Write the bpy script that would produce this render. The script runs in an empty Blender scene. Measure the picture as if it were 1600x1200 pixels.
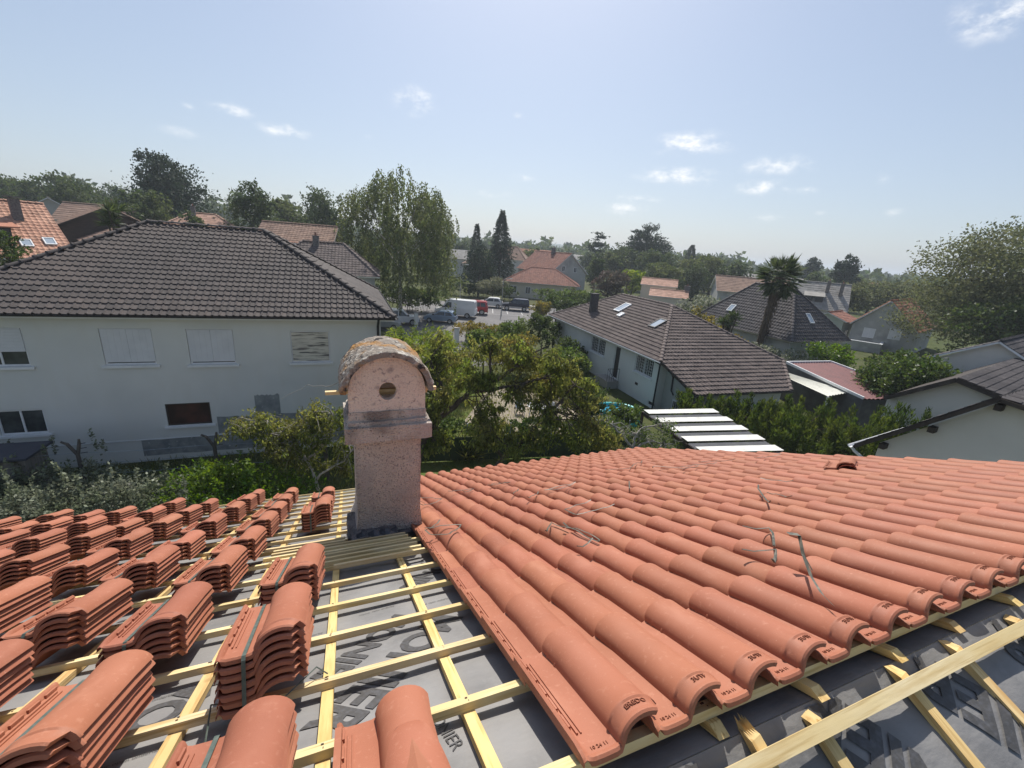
import bpy, math, random
import numpy as np
from mathutils import Vector, Matrix, noise, geometry

R = math.radians
sc = bpy.context.scene
COL = sc.collection
rnd = random.Random(7)

# ------------------------------------------------------------------ camera, sky, sun, exposure
CAM = Vector((0, 0, 9.0))
pitch, roll = R(17.531), R(4.296)
fw = Vector((0, math.cos(pitch), -math.sin(pitch)))
up0 = Vector((0, math.sin(pitch), math.cos(pitch)))
rt0 = Vector((1, 0, 0))
rt = rt0 * math.cos(roll) + up0 * math.sin(roll)
up = up0 * math.cos(roll) - rt0 * math.sin(roll)
cd = bpy.data.cameras.new('camera')
cd.sensor_width = 36
cd.lens = 36 * 672.0 / 1600
cd.clip_start, cd.clip_end = 0.05, 12000
cam = bpy.data.objects.new('camera', cd)
COL.objects.link(cam)
cam.matrix_world = Matrix(((rt.x, up.x, -fw.x, CAM.x), (rt.y, up.y, -fw.y, CAM.y), (rt.z, up.z, -fw.z, CAM.z), (0, 0, 0, 1)))
sc.camera = cam

SUN_EL, SUN_AZ = R(52), R(-1)          # azimuth measured from +Y towards +X
world = bpy.data.worlds.new('World')
sc.world = world
world.use_nodes = True
SKY_STRENGTH = 0.105
SUN_STRENGTH = 4.6
sd = bpy.data.lights.new('sun', 'SUN')
sd.energy = SUN_STRENGTH
sd.angle = R(0.6)
sd.color = (1.0, 0.955, 0.88)
so = bpy.data.objects.new('sun', sd)
COL.objects.link(so)
sdir = Vector((math.sin(SUN_AZ) * math.cos(SUN_EL), math.cos(SUN_AZ) * math.cos(SUN_EL), math.sin(SUN_EL)))
so.rotation_euler = sdir.to_track_quat('Z', 'Y').to_euler()
so.location = (0, 0, 60)
sc.view_settings.view_transform = 'Standard'
sc.view_settings.look = 'None'
sc.view_settings.exposure = 0.26
sc.view_settings.gamma = 1
sc.view_settings.use_curve_mapping = False
sc.render.engine = 'CYCLES'
sc.cycles.max_bounces = 8
sc.cycles.transparent_max_bounces = 8
sc.cycles.use_denoising = True


def build_world():
    nt = world.node_tree
    nt.nodes.clear()
    N = nt.nodes.new
    L = nt.links.new
    out = N('ShaderNodeOutputWorld')
    bg = N('ShaderNodeBackground')
    bg.inputs[1].default_value = SKY_STRENGTH
    sky = N('ShaderNodeTexSky')
    sky.sky_type = 'NISHITA'
    sky.sun_disc = False
    sky.sun_elevation = SUN_EL
    sky.sun_rotation = SUN_AZ
    sky.air_density = 1.0
    sky.dust_density = 1.6
    sky.ozone_density = 1.3
    sky.altitude = 200
    tc = N('ShaderNodeTexCoord')
    sep = N('ShaderNodeSeparateXYZ')
    L(tc.outputs['Generated'], sep.inputs[0])

    def math_(op, a, b=None, c=None):
        n = N('ShaderNodeMath')
        n.operation = op
        for i, x in enumerate((a, b, c)):
            if x is None:
                continue
            if isinstance(x, (int, float)):
                n.inputs[i].default_value = x
            else:
                L(x, n.inputs[i])
        return n.outputs[0]
    az = math_('ARCTAN2', sep.outputs[0], sep.outputs[1])
    el = math_('ARCSINE', sep.outputs[2])
    # small fair-weather clouds: azimuth, elevation, half sizes (degrees), density
    # extra ones lie outside the picture so that the sky goes on the same way
    clouds = CLOUDS
    nz = N('ShaderNodeTexNoise')
    nz.inputs['Scale'].default_value = 22
    nz.inputs['Detail'].default_value = 7
    nz.inputs['Roughness'].default_value = 0.62
    mp = N('ShaderNodeMapping')
    mp.inputs['Scale'].default_value = (1, 1, 1.9)
    L(tc.outputs['Generated'], mp.inputs[0])
    L(mp.outputs[0], nz.inputs['Vector'])
    tot = None
    for (a, e, sa, se, den) in clouds:
        dx = math_('MULTIPLY', math_('SUBTRACT', az, R(a)), 1 / R(sa))
        dy = math_('MULTIPLY', math_('SUBTRACT', el, R(e)), 1 / R(se))
        d2 = math_('ADD', math_('MULTIPLY', dx, dx), math_('MULTIPLY', dy, dy))
        g = math_('MULTIPLY', math_('EXPONENT', math_('MULTIPLY', d2, -1.0)), den)
        tot = g if tot is None else math_('MAXIMUM', tot, g)
    wob = math_('ADD', math_('MULTIPLY', nz.outputs['Fac'], 2.6), -0.85)
    m = math_('MULTIPLY', tot, wob)
    mr = N('ShaderNodeMapRange')
    mr.interpolation_type = 'SMOOTHSTEP'
    mr.inputs['From Min'].default_value = 0.08
    mr.inputs['From Max'].default_value = 1.0
    L(m, mr.inputs['Value'])
    # thin high veil near the horizon side (pale summer sky)
    veil = N('ShaderNodeMapRange')
    veil.interpolation_type = 'SMOOTHSTEP'
    veil.inputs['From Min'].default_value = R(48)
    veil.inputs['From Max'].default_value = R(-4)
    veil.inputs['To Min'].default_value = 0.08
    veil.inputs['To Max'].default_value = 0.55
    L(el, veil.inputs['Value'])
    mixv = N('ShaderNodeMix')
    mixv.data_type = 'RGBA'
    L(veil.outputs[0], mixv.inputs['Factor'])
    L(sky.outputs[0], mixv.inputs['A'])
    mixv.inputs['B'].default_value = SKY_VEIL
    mixc = N('ShaderNodeMix')
    mixc.data_type = 'RGBA'
    cf = math_('MULTIPLY', mr.outputs[0], 0.95)
    L(cf, mixc.inputs['Factor'])
    L(mixv.outputs['Result'], mixc.inputs['A'])
    mixc.inputs['B'].default_value = (9.2, 9.2, 9.2, 1)
    L(mixc.outputs['Result'], bg.inputs[0])
    L(bg.outputs[0], out.inputs[0])


SKY_VEIL = (4.3, 4.95, 5.9, 1)
CLOUDS = [(-13.3, 14.7, 2.3, 1.3, 1.15), (-27.2, 9.9, 2.6, .7, 1.0), (-31.7, 11.0, 2.1, .65, .9), (-35.2, 10.6, .7, .5, .7), (-36.0, 8.3, 2.6, .55, .55), (-18.6, 10.7, 1.0, .35, .5),
          (18.2, 12.3, 4.1, 1.25, 1.05), (17.2, 9.2, 4.3, 1.0, 1.1), (20.9, 8.7, 1.2, .8, .9), (27.3, 10.2, 3.7, 1.0, .95), (26.6, 8.1, 3.0, .8, 1.05), (30.4, 7.8, 1.3, .5, .7),
          (12.7, 5.5, 3.1, .9, .85), (13.3, 6.6, 3.3, .6, .8), (27.8, 5.1, 2.6, .6, .6), (-.7, 8.1, 1.7, .7, .6), (-4.1, 6.1, 3.1, .7, .5), (-1.6, 14.5, 1.1, .4, .6), (36.2, 8.7, 1.0, .7, .5), (38.2, 5.8, 1.1, .5, .5),
          (40.6, 20.0, 3.6, 1.5, 1.1), (32.1, 5.7, .8, .3, .5), (64, 16, 5, 1.5, .9), (85, 11, 5, 1.3, .9), (-70, 12, 5, 1.2, .9), (120, 15, 5, 1.6, .9), (-120, 13, 5, 1.5, .9), (180, 11, 6, 1.4, .8), (-160, 22, 5, 2, .8), (150, 27, 5, 2, .8)]
build_world()


# ------------------------------------------------------------------ materials
def mat(name, c, rough=0.75, var=(), bump=None, spec=0.3, rnd_v=0.0, rnd_h=0.0, isl=0.0, metal=0.0, trans=0.0, coords='Object', emit=None, bump2=None):
    m = bpy.data.materials.new(name)
    m.use_nodes = True
    nt = m.node_tree
    N, L = nt.nodes.new, nt.links.new
    nt.nodes.clear()
    out = N('ShaderNodeOutputMaterial')
    b = N('ShaderNodeBsdfPrincipled')
    b.inputs['Roughness'].default_value = rough
    b.inputs['Specular IOR Level'].default_value = spec
    b.inputs['Metallic'].default_value = metal
    tc = N('ShaderNodeTexCoord')
    vec = tc.outputs[coords]
    oi = None
    if rnd_v or rnd_h:
        oi = N('ShaderNodeObjectInfo')
        off = N('ShaderNodeVectorMath')
        off.operation = 'ADD'
        mul = N('ShaderNodeMath')
        mul.operation = 'MULTIPLY'
        mul.inputs[1].default_value = 37.0
        L(oi.outputs['Random'], mul.inputs[0])
        L(vec, off.inputs[0])
        L(mul.outputs[0], off.inputs[1])
        vec = off.outputs[0]
    rgb = N('ShaderNodeRGB')
    rgb.outputs[0].default_value = (*c, 1)
    col = rgb.outputs[0]
    for v in var:
        scale, c2, lo, hi = v[:4]
        det = v[4] if len(v) > 4 else 4
        st = v[5] if len(v) > 5 else None
        nz = N('ShaderNodeTexNoise')
        nz.inputs['Scale'].default_value = scale
        nz.inputs['Detail'].default_value = det
        if st:
            mp = N('ShaderNodeMapping')
            mp.inputs['Scale'].default_value = st
            L(vec, mp.inputs[0])
            L(mp.outputs[0], nz.inputs['Vector'])
        else:
            L(vec, nz.inputs['Vector'])
        r = N('ShaderNodeMapRange')
        r.inputs['From Min'].default_value = lo
        r.inputs['From Max'].default_value = hi
        L(nz.outputs['Fac'], r.inputs['Value'])
        mx = N('ShaderNodeMix')
        mx.data_type = 'RGBA'
        L(r.outputs[0], mx.inputs['Factor'])
        L(col, mx.inputs['A'])
        mx.inputs['B'].default_value = (*c2, 1)
        col = mx.outputs['Result']
    if rnd_v or isl or rnd_h:
        hsv = N('ShaderNodeHueSaturation')
        src = oi.outputs['Random'] if oi else None
        if isl:
            gi = N('ShaderNodeNewGeometry')
            src = gi.outputs['Random Per Island']
        amt = isl or rnd_v
        r = N('ShaderNodeMapRange')
        r.inputs['To Min'].default_value = 1 - amt
        r.inputs['To Max'].default_value = 1 + amt
        L(src, r.inputs['Value'])
        L(r.outputs[0], hsv.inputs['Value'])
        if rnd_h:
            r2 = N('ShaderNodeMapRange')
            r2.inputs['To Min'].default_value = 0.5 - rnd_h
            r2.inputs['To Max'].default_value = 0.5 + rnd_h
            fr = N('ShaderNodeMath')
            fr.operation = 'FRACT'
            m7 = N('ShaderNodeMath')
            m7.operation = 'MULTIPLY'
            m7.inputs[1].default_value = 7.13
            L(src, m7.inputs[0])
            L(m7.outputs[0], fr.inputs[0])
            L(fr.outputs[0], r2.inputs['Value'])
            L(r2.outputs[0], hsv.inputs['Hue'])
        L(col, hsv.inputs['Color'])
        col = hsv.outputs[0]
    L(col, b.inputs['Base Color'])
    nrm = None
    for bp in (bump, bump2):
        if not bp:
            continue
        nz = N('ShaderNodeTexNoise')
        nz.inputs['Scale'].default_value = bp[0]
        nz.inputs['Detail'].default_value = bp[3] if len(bp) > 3 else 5
        if len(bp) > 4:
            mp = N('ShaderNodeMapping')
            mp.inputs['Scale'].default_value = bp[4]
            L(vec, mp.inputs[0])
            L(mp.outputs[0], nz.inputs['Vector'])
        else:
            L(vec, nz.inputs['Vector'])
        bm = N('ShaderNodeBump')
        bm.inputs['Strength'].default_value = bp[1]
        bm.inputs['Distance'].default_value = bp[2]
        L(nz.outputs['Fac'], bm.inputs['Height'])
        if nrm:
            L(nrm, bm.inputs['Normal'])
        nrm = bm.outputs[0]
    if nrm:
        L(nrm, b.inputs['Normal'])
    if trans:
        tr = N('ShaderNodeBsdfTranslucent')
        hs = N('ShaderNodeHueSaturation')
        hs.inputs['Hue'].default_value = 0.485
        hs.inputs['Saturation'].default_value = 1.15
        hs.inputs['Value'].default_value = 2.3
        L(col, hs.inputs['Color'])
        L(hs.outputs[0], tr.inputs[0])
        mx = N('ShaderNodeMixShader')
        mx.inputs[0].default_value = trans
        L(b.outputs[0], mx.inputs[1])
        L(tr.outputs[0], mx.inputs[2])
        L(mx.outputs[0], out.inputs[0])
    else:
        L(b.outputs[0], out.inputs[0])
    return m


TERRA = (0.362, 0.135, 0.078)
M = {}
TVAR = [(4, (0.325, 0.118, 0.066), .40, .66, 6), (11, (0.41, 0.172, 0.105), .55, .80, 7, (1, .45, 1)), (60, (0.41, 0.175, 0.108), .58, .78, 4), (260, (0.47, 0.25, 0.175), .73, .82, 2), (30, (0.47, 0.27, 0.195), .765, .79, 3, (1, 2.2, 1))]
M['terracotta'] = mat('terracotta', TERRA, .62, TVAR, (420, .22, .002), .30, rnd_v=.075, rnd_h=.003, bump2=(18, .12, .004))
M['terracotta_stuff'] = mat('terracotta_field', TERRA, .62, TVAR, (420, .22, .002), .30, isl=.075)
M['terracotta_dark'] = mat('terracotta_letter', (0.225, 0.078, 0.043), .8)  # same clay as the tile, colour darkened for the shade of stamped relief
M['nail'] = mat('rusty_nail', (0.09, 0.075, 0.06), .5, [(40, (0.14, 0.08, 0.04), .4, .7)], None, .4, metal=.6)
M['strap'] = mat('strap_plastic', (0.075, 0.10, 0.085), .4, [(40, (0.13, 0.15, 0.13), .4, .7)])
M['strap_grey'] = mat('strap_grey_plastic', (0.085, 0.085, 0.068), .42, [(30, (0.19, 0.18, 0.14), .45, .7)])
PINE = (0.66, 0.52, 0.27)
M['pine'] = mat('treated_pine', PINE, .7, [(3, (0.74, 0.62, 0.38), .4, .7, 3), (26, (0.54, 0.38, 0.16), .5, .72, 4, (.12, 1, 1)), (9, (0.33, 0.19, 0.07), .70, .76, 2, (.5, 1, 1)), (90, (0.50, 0.36, 0.16), .55, .70, 3, (.04, 1, 1))], (60, .25, .004, 4, (.1, 1, 1)), .2, rnd_v=.14, rnd_h=.008)
M['pine_v'] = mat('treated_pine_long', (0.64, 0.46, 0.19), .7, [(3, (0.71, 0.55, 0.27), .4, .7, 3), (26, (0.50, 0.31, 0.11), .5, .72, 4, (1, .12, 1)), (9, (0.33, 0.19, 0.07), .70, .76, 2, (1, .5, 1)), (90, (0.46, 0.29, 0.10), .55, .70, 3, (1, .04, 1))], (60, .25, .004, 4, (1, .1, 1)), .2, rnd_v=.14, rnd_h=.008)
M['membrane'] = mat('roof_membrane', (0.25, 0.242, 0.234), .55, [(4, (0.172, 0.168, 0.165), .4, .7, 5), (30, (0.24, 0.234, 0.228), .55, .8, 3)], (14, .35, .012, 6, (1, 2.2, 1)), .35, bump2=(300, .15, .001))
M['membrane_print'] = mat('membrane_print', (0.075, 0.072, 0.070), .5, [(60, (0.11, 0.11, 0.118), .45, .75, 4)], (14, .35, .012, 6, (1, 2.2, 1)), .3)
M['zinc'] = mat('zinc', (0.30, 0.35, 0.40), .45, [(6, (0.22, 0.26, 0.30), .4, .7)], metal=.3)
M['roughcast'] = mat('roughcast', (0.78, 0.715, 0.625), .95, [(2.2, (0.69, 0.61, 0.53), .35, .7, 5), (85, (0.36, 0.31, 0.285), .52, .66, 5), (3.1, (0.56, 0.52, 0.49), .52, .80, 6), (1.6, (0.46, 0.42, 0.40), .60, .80, 7, (1, 1, .4))], (75, 1.0, .04, 6), .1)
M['roughcast_dirty'] = mat('roughcast_dirty', (0.70, 0.62, 0.53), .95, [(5, (0.32, 0.275, 0.235), .44, .66, 7), (70, (0.14, 0.125, 0.12), .56, .68, 5), (3, (0.62, 0.53, 0.48), .52, .8, 4)], (70, 1.0, .035, 6), .1)
M['cowl_face'] = mat('cowl_render', (0.78, 0.665, 0.555), .95, [(4, (0.70, 0.575, 0.47), .42, .75, 5), (30, (0.36, 0.29, 0.26), .60, .70, 7), (8, (0.30, 0.25, 0.23), .62, .74, 8), (90, (0.52, 0.42, 0.37), .55, .7, 3)], (70, .8, .02), .1)
M['lichen'] = mat('lichen_cap', (0.27, 0.235, 0.20), .95, [(18, (0.46, 0.43, 0.38), .52, .62, 6), (5, (0.38, 0.20, 0.065), .52, .66, 9), (13, (0.05, 0.045, 0.045), .58, .64, 6), (70, (0.18, 0.15, 0.13), .55, .7, 4)], (30, 1.0, .03, 8), .1)
M['mortar'] = mat('old_mortar', (0.19, 0.175, 0.17), .95, [(10, (0.08, 0.075, 0.075), .4, .7, 6), (40, (0.30, 0.28, 0.26), .55, .75, 4)], (40, 1.0, .02), .1)
M['flue_black'] = mat('flue_black', (0.012, 0.012, 0.012), .95)
M['white_wall'] = mat('white_wall', (0.66, 0.665, 0.64), .9, [(.6, (0.58, 0.59, 0.57), .35, .75, 6), (2.2, (0.62, 0.62, 0.585), .5, .8, 6, (1, 1, .25))], (90, .25, .01), .15)
M['white_trim'] = mat('white_trim', (0.72, 0.73, 0.74), .7, [(3, (0.62, 0.63, 0.64), .45, .75, 5)], None, .25)
M['shutter'] = mat('shutter', (0.66, 0.67, 0.69), .6, [(2, (0.60, 0.61, 0.63), .4, .7, 4)], None, .25)
M['bare_render'] = mat('bare_render', (0.30, 0.315, 0.315), .95, [(3.0, (0.20, 0.215, 0.225), .4, .65, 6), (8, (0.50, 0.52, 0.53), .62, .72, 6)], (40, .6, .02), .1)
M['foil'] = mat('silvered_blind', (0.58, 0.56, 0.49), .35, [(3.4, (0.10, 0.10, 0.10), .52, .60, 7, (.35, 1, 3.6)), (7, (0.33, 0.31, 0.27), .5, .7, 6, (.3, 1, 3))], None, .4)  # dark streaks painted into the colour stand for reflections in the metal
M['glass'] = mat('window_glass', (0.035, 0.042, 0.045), .06, [(1.5, (0.10, 0.11, 0.11), .45, .7, 4)], None, .6)
M['glass_red'] = mat('window_glass_brown_room', (0.05, 0.03, 0.024), .08, [(1.2, (0.10, 0.045, 0.035), .45, .7, 3)], None, .6)
M['sky_glass'] = mat('skylight_glass', (0.30, 0.36, 0.42), .05, [], None, .9)
M['bright_flash'] = mat('skylight_flashing', (0.75, 0.76, 0.76), .4, [], None, .4)
M['dark_trim'] = mat('dark_trim', (0.03, 0.03, 0.034), .55, [], None, .3)
M['dark_wood'] = mat('dark_stained_wood', (0.045, 0.035, 0.03), .7, [(4, (0.07, 0.055, 0.045), .45, .7, 4, (1, 1, .2))], None, .25)
M['tile_brown'] = mat('brown_roof_tile', (0.090, 0.077, 0.073), .8, [(2.0, (0.066, 0.058, 0.056), .4, .7, 5), (.35, (0.108, 0.088, 0.080), .45, .7, 4), (14, (0.15, 0.14, 0.133), .62, .75, 5)], (80, .3, .006), .3, rnd_v=.13)
M['tile_brown_stuff'] = mat('brown_roof_tile_field', (0.090, 0.077, 0.073), .8, [(2.0, (0.066, 0.058, 0.056), .4, .7, 5), (.35, (0.108, 0.088, 0.080), .45, .7, 4), (14, (0.15, 0.14, 0.133), .62, .75, 5)], (80, .3, .006), .3, isl=.13)
def roofmat(name, c, c2, c3):
    return mat(name, c, .85, [(1.2, c2, .4, .68, 6), (9, c3, .56, .72, 4), (.25, c2, .45, .7, 3)], (60, .3, .01), .2, isl=.16)
M['tile_taupe'] = roofmat('taupe_roof_tile', (0.145, 0.116, 0.106), (0.112, 0.091, 0.085), (0.185, 0.152, 0.138))
M['tile_dark'] = roofmat('dark_roof_tile', (0.10, 0.09, 0.09), (0.07, 0.065, 0.068), (0.16, 0.145, 0.14))
M['tile_orange'] = roofmat('orange_roof_tile', (0.42, 0.195, 0.12), (0.34, 0.15, 0.10), (0.52, 0.30, 0.21))
M['tile_red'] = roofmat('red_brown_roof_tile', (0.27, 0.125, 0.09), (0.20, 0.10, 0.078), (0.33, 0.18, 0.135))
M['tile_bleached'] = roofmat('bleached_orange_roof_tile', (0.47, 0.27, 0.19), (0.40, 0.21, 0.145), (0.56, 0.38, 0.29))
M['tile_tan'] = roofmat('tan_roof_tile', (0.29, 0.19, 0.14), (0.23, 0.15, 0.115), (0.36, 0.26, 0.20))
M['tile_pink'] = roofmat('pink_roof_tile', (0.44, 0.27, 0.20), (0.36, 0.21, 0.155), (0.52, 0.36, 0.28))
M['tile_grey'] = roofmat('grey_roof_tile', (0.30, 0.285, 0.265), (0.23, 0.22, 0.205), (0.37, 0.35, 0.32))
M['wall_white'] = mat('far_white_wall', (0.60, 0.60, 0.585), .9, [(.5, (0.50, 0.50, 0.49), .4, .7, 6)], (40, .3, .02), .15)
M['wall_grey'] = mat('far_grey_wall', (0.40, 0.40, 0.385), .9, [(.4, (0.27, 0.275, 0.27), .42, .68, 7), (1.2, (0.46, 0.46, 0.44), .5, .75, 5)], (40, .3, .02), .15)
M['wall_cream'] = mat('far_cream_wall', (0.58, 0.53, 0.43), .9, [(.5, (0.50, 0.45, 0.37), .4, .7, 6)], (40, .3, .02), .15)
M['wall_right'] = mat('pale_grey_wall', (0.70, 0.67, 0.62), .92, [(.5, (0.62, 0.595, 0.55), .4, .7, 6)], (60, .35, .015), .15)
M['asphalt'] = mat('asphalt', (0.155, 0.150, 0.15), .9, [(.3, (0.20, 0.19, 0.185), .4, .7, 6), (3, (0.12, 0.118, 0.12), .5, .8, 5)], (60, .4, .02), .2)
M['pave'] = mat('pavement', (0.33, 0.315, 0.295), .9, [(.6, (0.26, 0.25, 0.235), .4, .7, 5)], (60, .3, .02), .2)
M['paint'] = mat('road_paint', (0.40, 0.40, 0.39), .7, [(5, (0.4, 0.4, 0.39), .5, .7, 5)])
M['ground'] = mat('ground', (0.072, 0.088, 0.030), .95, [(.02, (0.095, 0.09, 0.045), .4, .65, 5), (.35, (0.045, 0.062, 0.02), .4, .7, 6), (3, (0.12, 0.115, 0.055), .55, .78, 6)], (8, .6, .06), .1)
M['lawn'] = mat('lawn', (0.115, 0.155, 0.04), .95, [(1.2, (0.16, 0.16, 0.06), .42, .7, 6), (14, (0.07, 0.10, 0.026), .45, .7, 5)], (50, .8, .05), .1)
M['gravel'] = mat('gravel_yard', (0.34, 0.29, 0.235), .95, [(2, (0.27, 0.235, 0.19), .4, .7, 6), (30, (0.42, 0.37, 0.31), .5, .75, 4)], (50, .7, .03), .1)
M['bark'] = mat('bark', (0.10, 0.082, 0.066), .95, [(6, (0.05, 0.042, 0.035), .42, .68, 6, (1, 1, .25)), (14, (0.17, 0.15, 0.13), .58, .75, 5)], (22, .9, .03, 6, (1, 1, .3)), .1)
M['bark_pale'] = mat('pale_bark', (0.36, 0.335, 0.30), .95, [(5, (0.17, 0.15, 0.13), .5, .68, 6), (20, (0.48, 0.46, 0.43), .55, .75, 4)], (30, .6, .02), .1)
M['bark_palm'] = mat('palm_fibre', (0.085, 0.062, 0.045), .97, [(9, (0.15, 0.115, 0.08), .48, .7, 6, (1, 1, .3))], (30, 1., .05), .05)


def leafmat(name, c, c2, trans=.35, isl=.30, rough=.5, hue=.015, scale=.8):
    return mat(name, c, rough, [(scale, c2, .40, .64, 4)], None, .18, rnd_h=hue, isl=isl, trans=trans)


LM = {
    'cherry': leafmat('cherry_leaf', (0.100, 0.130, 0.034), (0.150, 0.150, 0.050), .44, .45),
    'laurel': leafmat('laurel_leaf', (0.062, 0.118, 0.016), (0.100, 0.155, 0.028), .35, .40, .38),
    'glossy': leafmat('glossy_leaf', (0.042, 0.076, 0.018), (0.085, 0.120, 0.035), .25, .45, .35, scale=1.2),
    'silver': leafmat('silver_leaf', (0.110, 0.132, 0.078), (0.180, 0.195, 0.145), .22, .45, .45),
    'bamboo': leafmat('bamboo_leaf', (0.105, 0.150, 0.026), (0.150, 0.185, 0.042), .42, .35),
    'green': leafmat('green_leaf', (0.066, 0.105, 0.028), (0.096, 0.128, 0.038), .35, .35),
    'ochre': leafmat('ochre_leaf', (0.130, 0.125, 0.030), (0.175, 0.145, 0.040), .4, .35),
    'dark': leafmat('dark_leaf', (0.042, 0.070, 0.020), (0.066, 0.092, 0.028), .28, .35),
    'birch': leafmat('birch_leaf', (0.072, 0.096, 0.036), (0.105, 0.118, 0.054), .35, .36),
    'far': leafmat('far_leaf', (0.048, 0.072, 0.027), (0.074, 0.096, 0.036), .25, .32, .6, scale=.25),
    'far_light': leafmat('far_light_leaf', (0.076, 0.100, 0.036), (0.102, 0.120, 0.046), .28, .32, .6, scale=.25),
    'conifer': leafmat('conifer_needle', (0.026, 0.044, 0.025), (0.042, 0.060, 0.032), .12, .35, .7, scale=.4),
    'thuja': leafmat('thuja_spray', (0.046, 0.076, 0.018), (0.082, 0.108, 0.026), .28, .36, .6),
    'purple': leafmat('purple_leaf', (0.072, 0.055, 0.048), (0.090, 0.080, 0.050), .3, .3, .6, scale=.3),
    'olive': leafmat('olive_leaf', (0.140, 0.150, 0.085), (0.19, 0.19, 0.13), .25, .3),
    'willow': leafmat('willow_leaf', (0.088, 0.104, 0.048), (0.122, 0.130, 0.066), .3, .36, .65, scale=.3),
    'palm': leafmat('palm_leaf', (0.040, 0.062, 0.022), (0.066, 0.086, 0.034), .25, .35, .45),
    'whitefl': leafmat('white_flower_leaf', (0.08, 0.105, 0.045), (0.32, 0.32, 0.27), .25, .35, .5, scale=3),
    'grass': leafmat('grass_blade', (0.11, 0.135, 0.034), (0.165, 0.155, 0.055), .35, .3, .7),
}


# ------------------------------------------------------------------ mesh helpers
def link(o, parent=None):
    COL.objects.link(o)
    if parent is not None:
        o.parent = parent
    return o


def mesh_from(name, v, f, mats, smooth=False, angle=None, mi=None):
    me = bpy.data.meshes.new(name)
    me.from_pydata([tuple(x) for x in v], [], f)
    for m in (mats if isinstance(mats, (list, tuple)) else [mats]):
        me.materials.append(m)
    if mi is not None:
        me.polygons.foreach_set('material_index', mi)
    if smooth:
        me.polygons.foreach_set('use_smooth', [True] * len(me.polygons))
        if angle:
            me.set_sharp_from_angle(angle=R(angle))
    me.update()
    return me


def mesh_np(name, v, quads, m, smooth=False):
    """v (n,3) array, quads (k,4) int array"""
    me = bpy.data.meshes.new(name)
    me.vertices.add(len(v))
    me.vertices.foreach_set('co', np.asarray(v, np.float32).ravel())
    k, w = quads.shape
    me.loops.add(k * w)
    me.loops.foreach_set('vertex_index', np.asarray(quads, np.int32).ravel())
    me.polygons.add(k)
    me.polygons.foreach_set('loop_start', np.arange(0, k * w, w, dtype=np.int32))
    me.polygons.foreach_set('loop_total', np.full(k, w, np.int32))
    if smooth:
        me.polygons.foreach_set('use_smooth', np.ones(k, bool))
    me.materials.append(m)
    me.update(calc_edges=True)
    me.validate()
    return me


def obj(name, me, parent=None, loc=None, rot=None):
    o = bpy.data.objects.new(name, me)
    if loc is not None:
        o.location = loc
    if rot is not None:
        o.rotation_euler = rot
    return link(o, parent)


def tag(o, label=None, cat=None, group=None, kind=None):
    if label:
        o['label'] = label
    if cat:
        o['category'] = cat
    if group:
        o['group'] = group
    if kind:
        o['kind'] = kind
    return o


def thing(name, label, cat, loc=(0, 0, 0), rz=0.0, group=None):
    o = bpy.data.objects.new(name, None)
    o.empty_display_size = .2
    o.location = loc
    o.rotation_euler = (0, 0, rz)
    link(o)
    return tag(o, label, cat, group)


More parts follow.
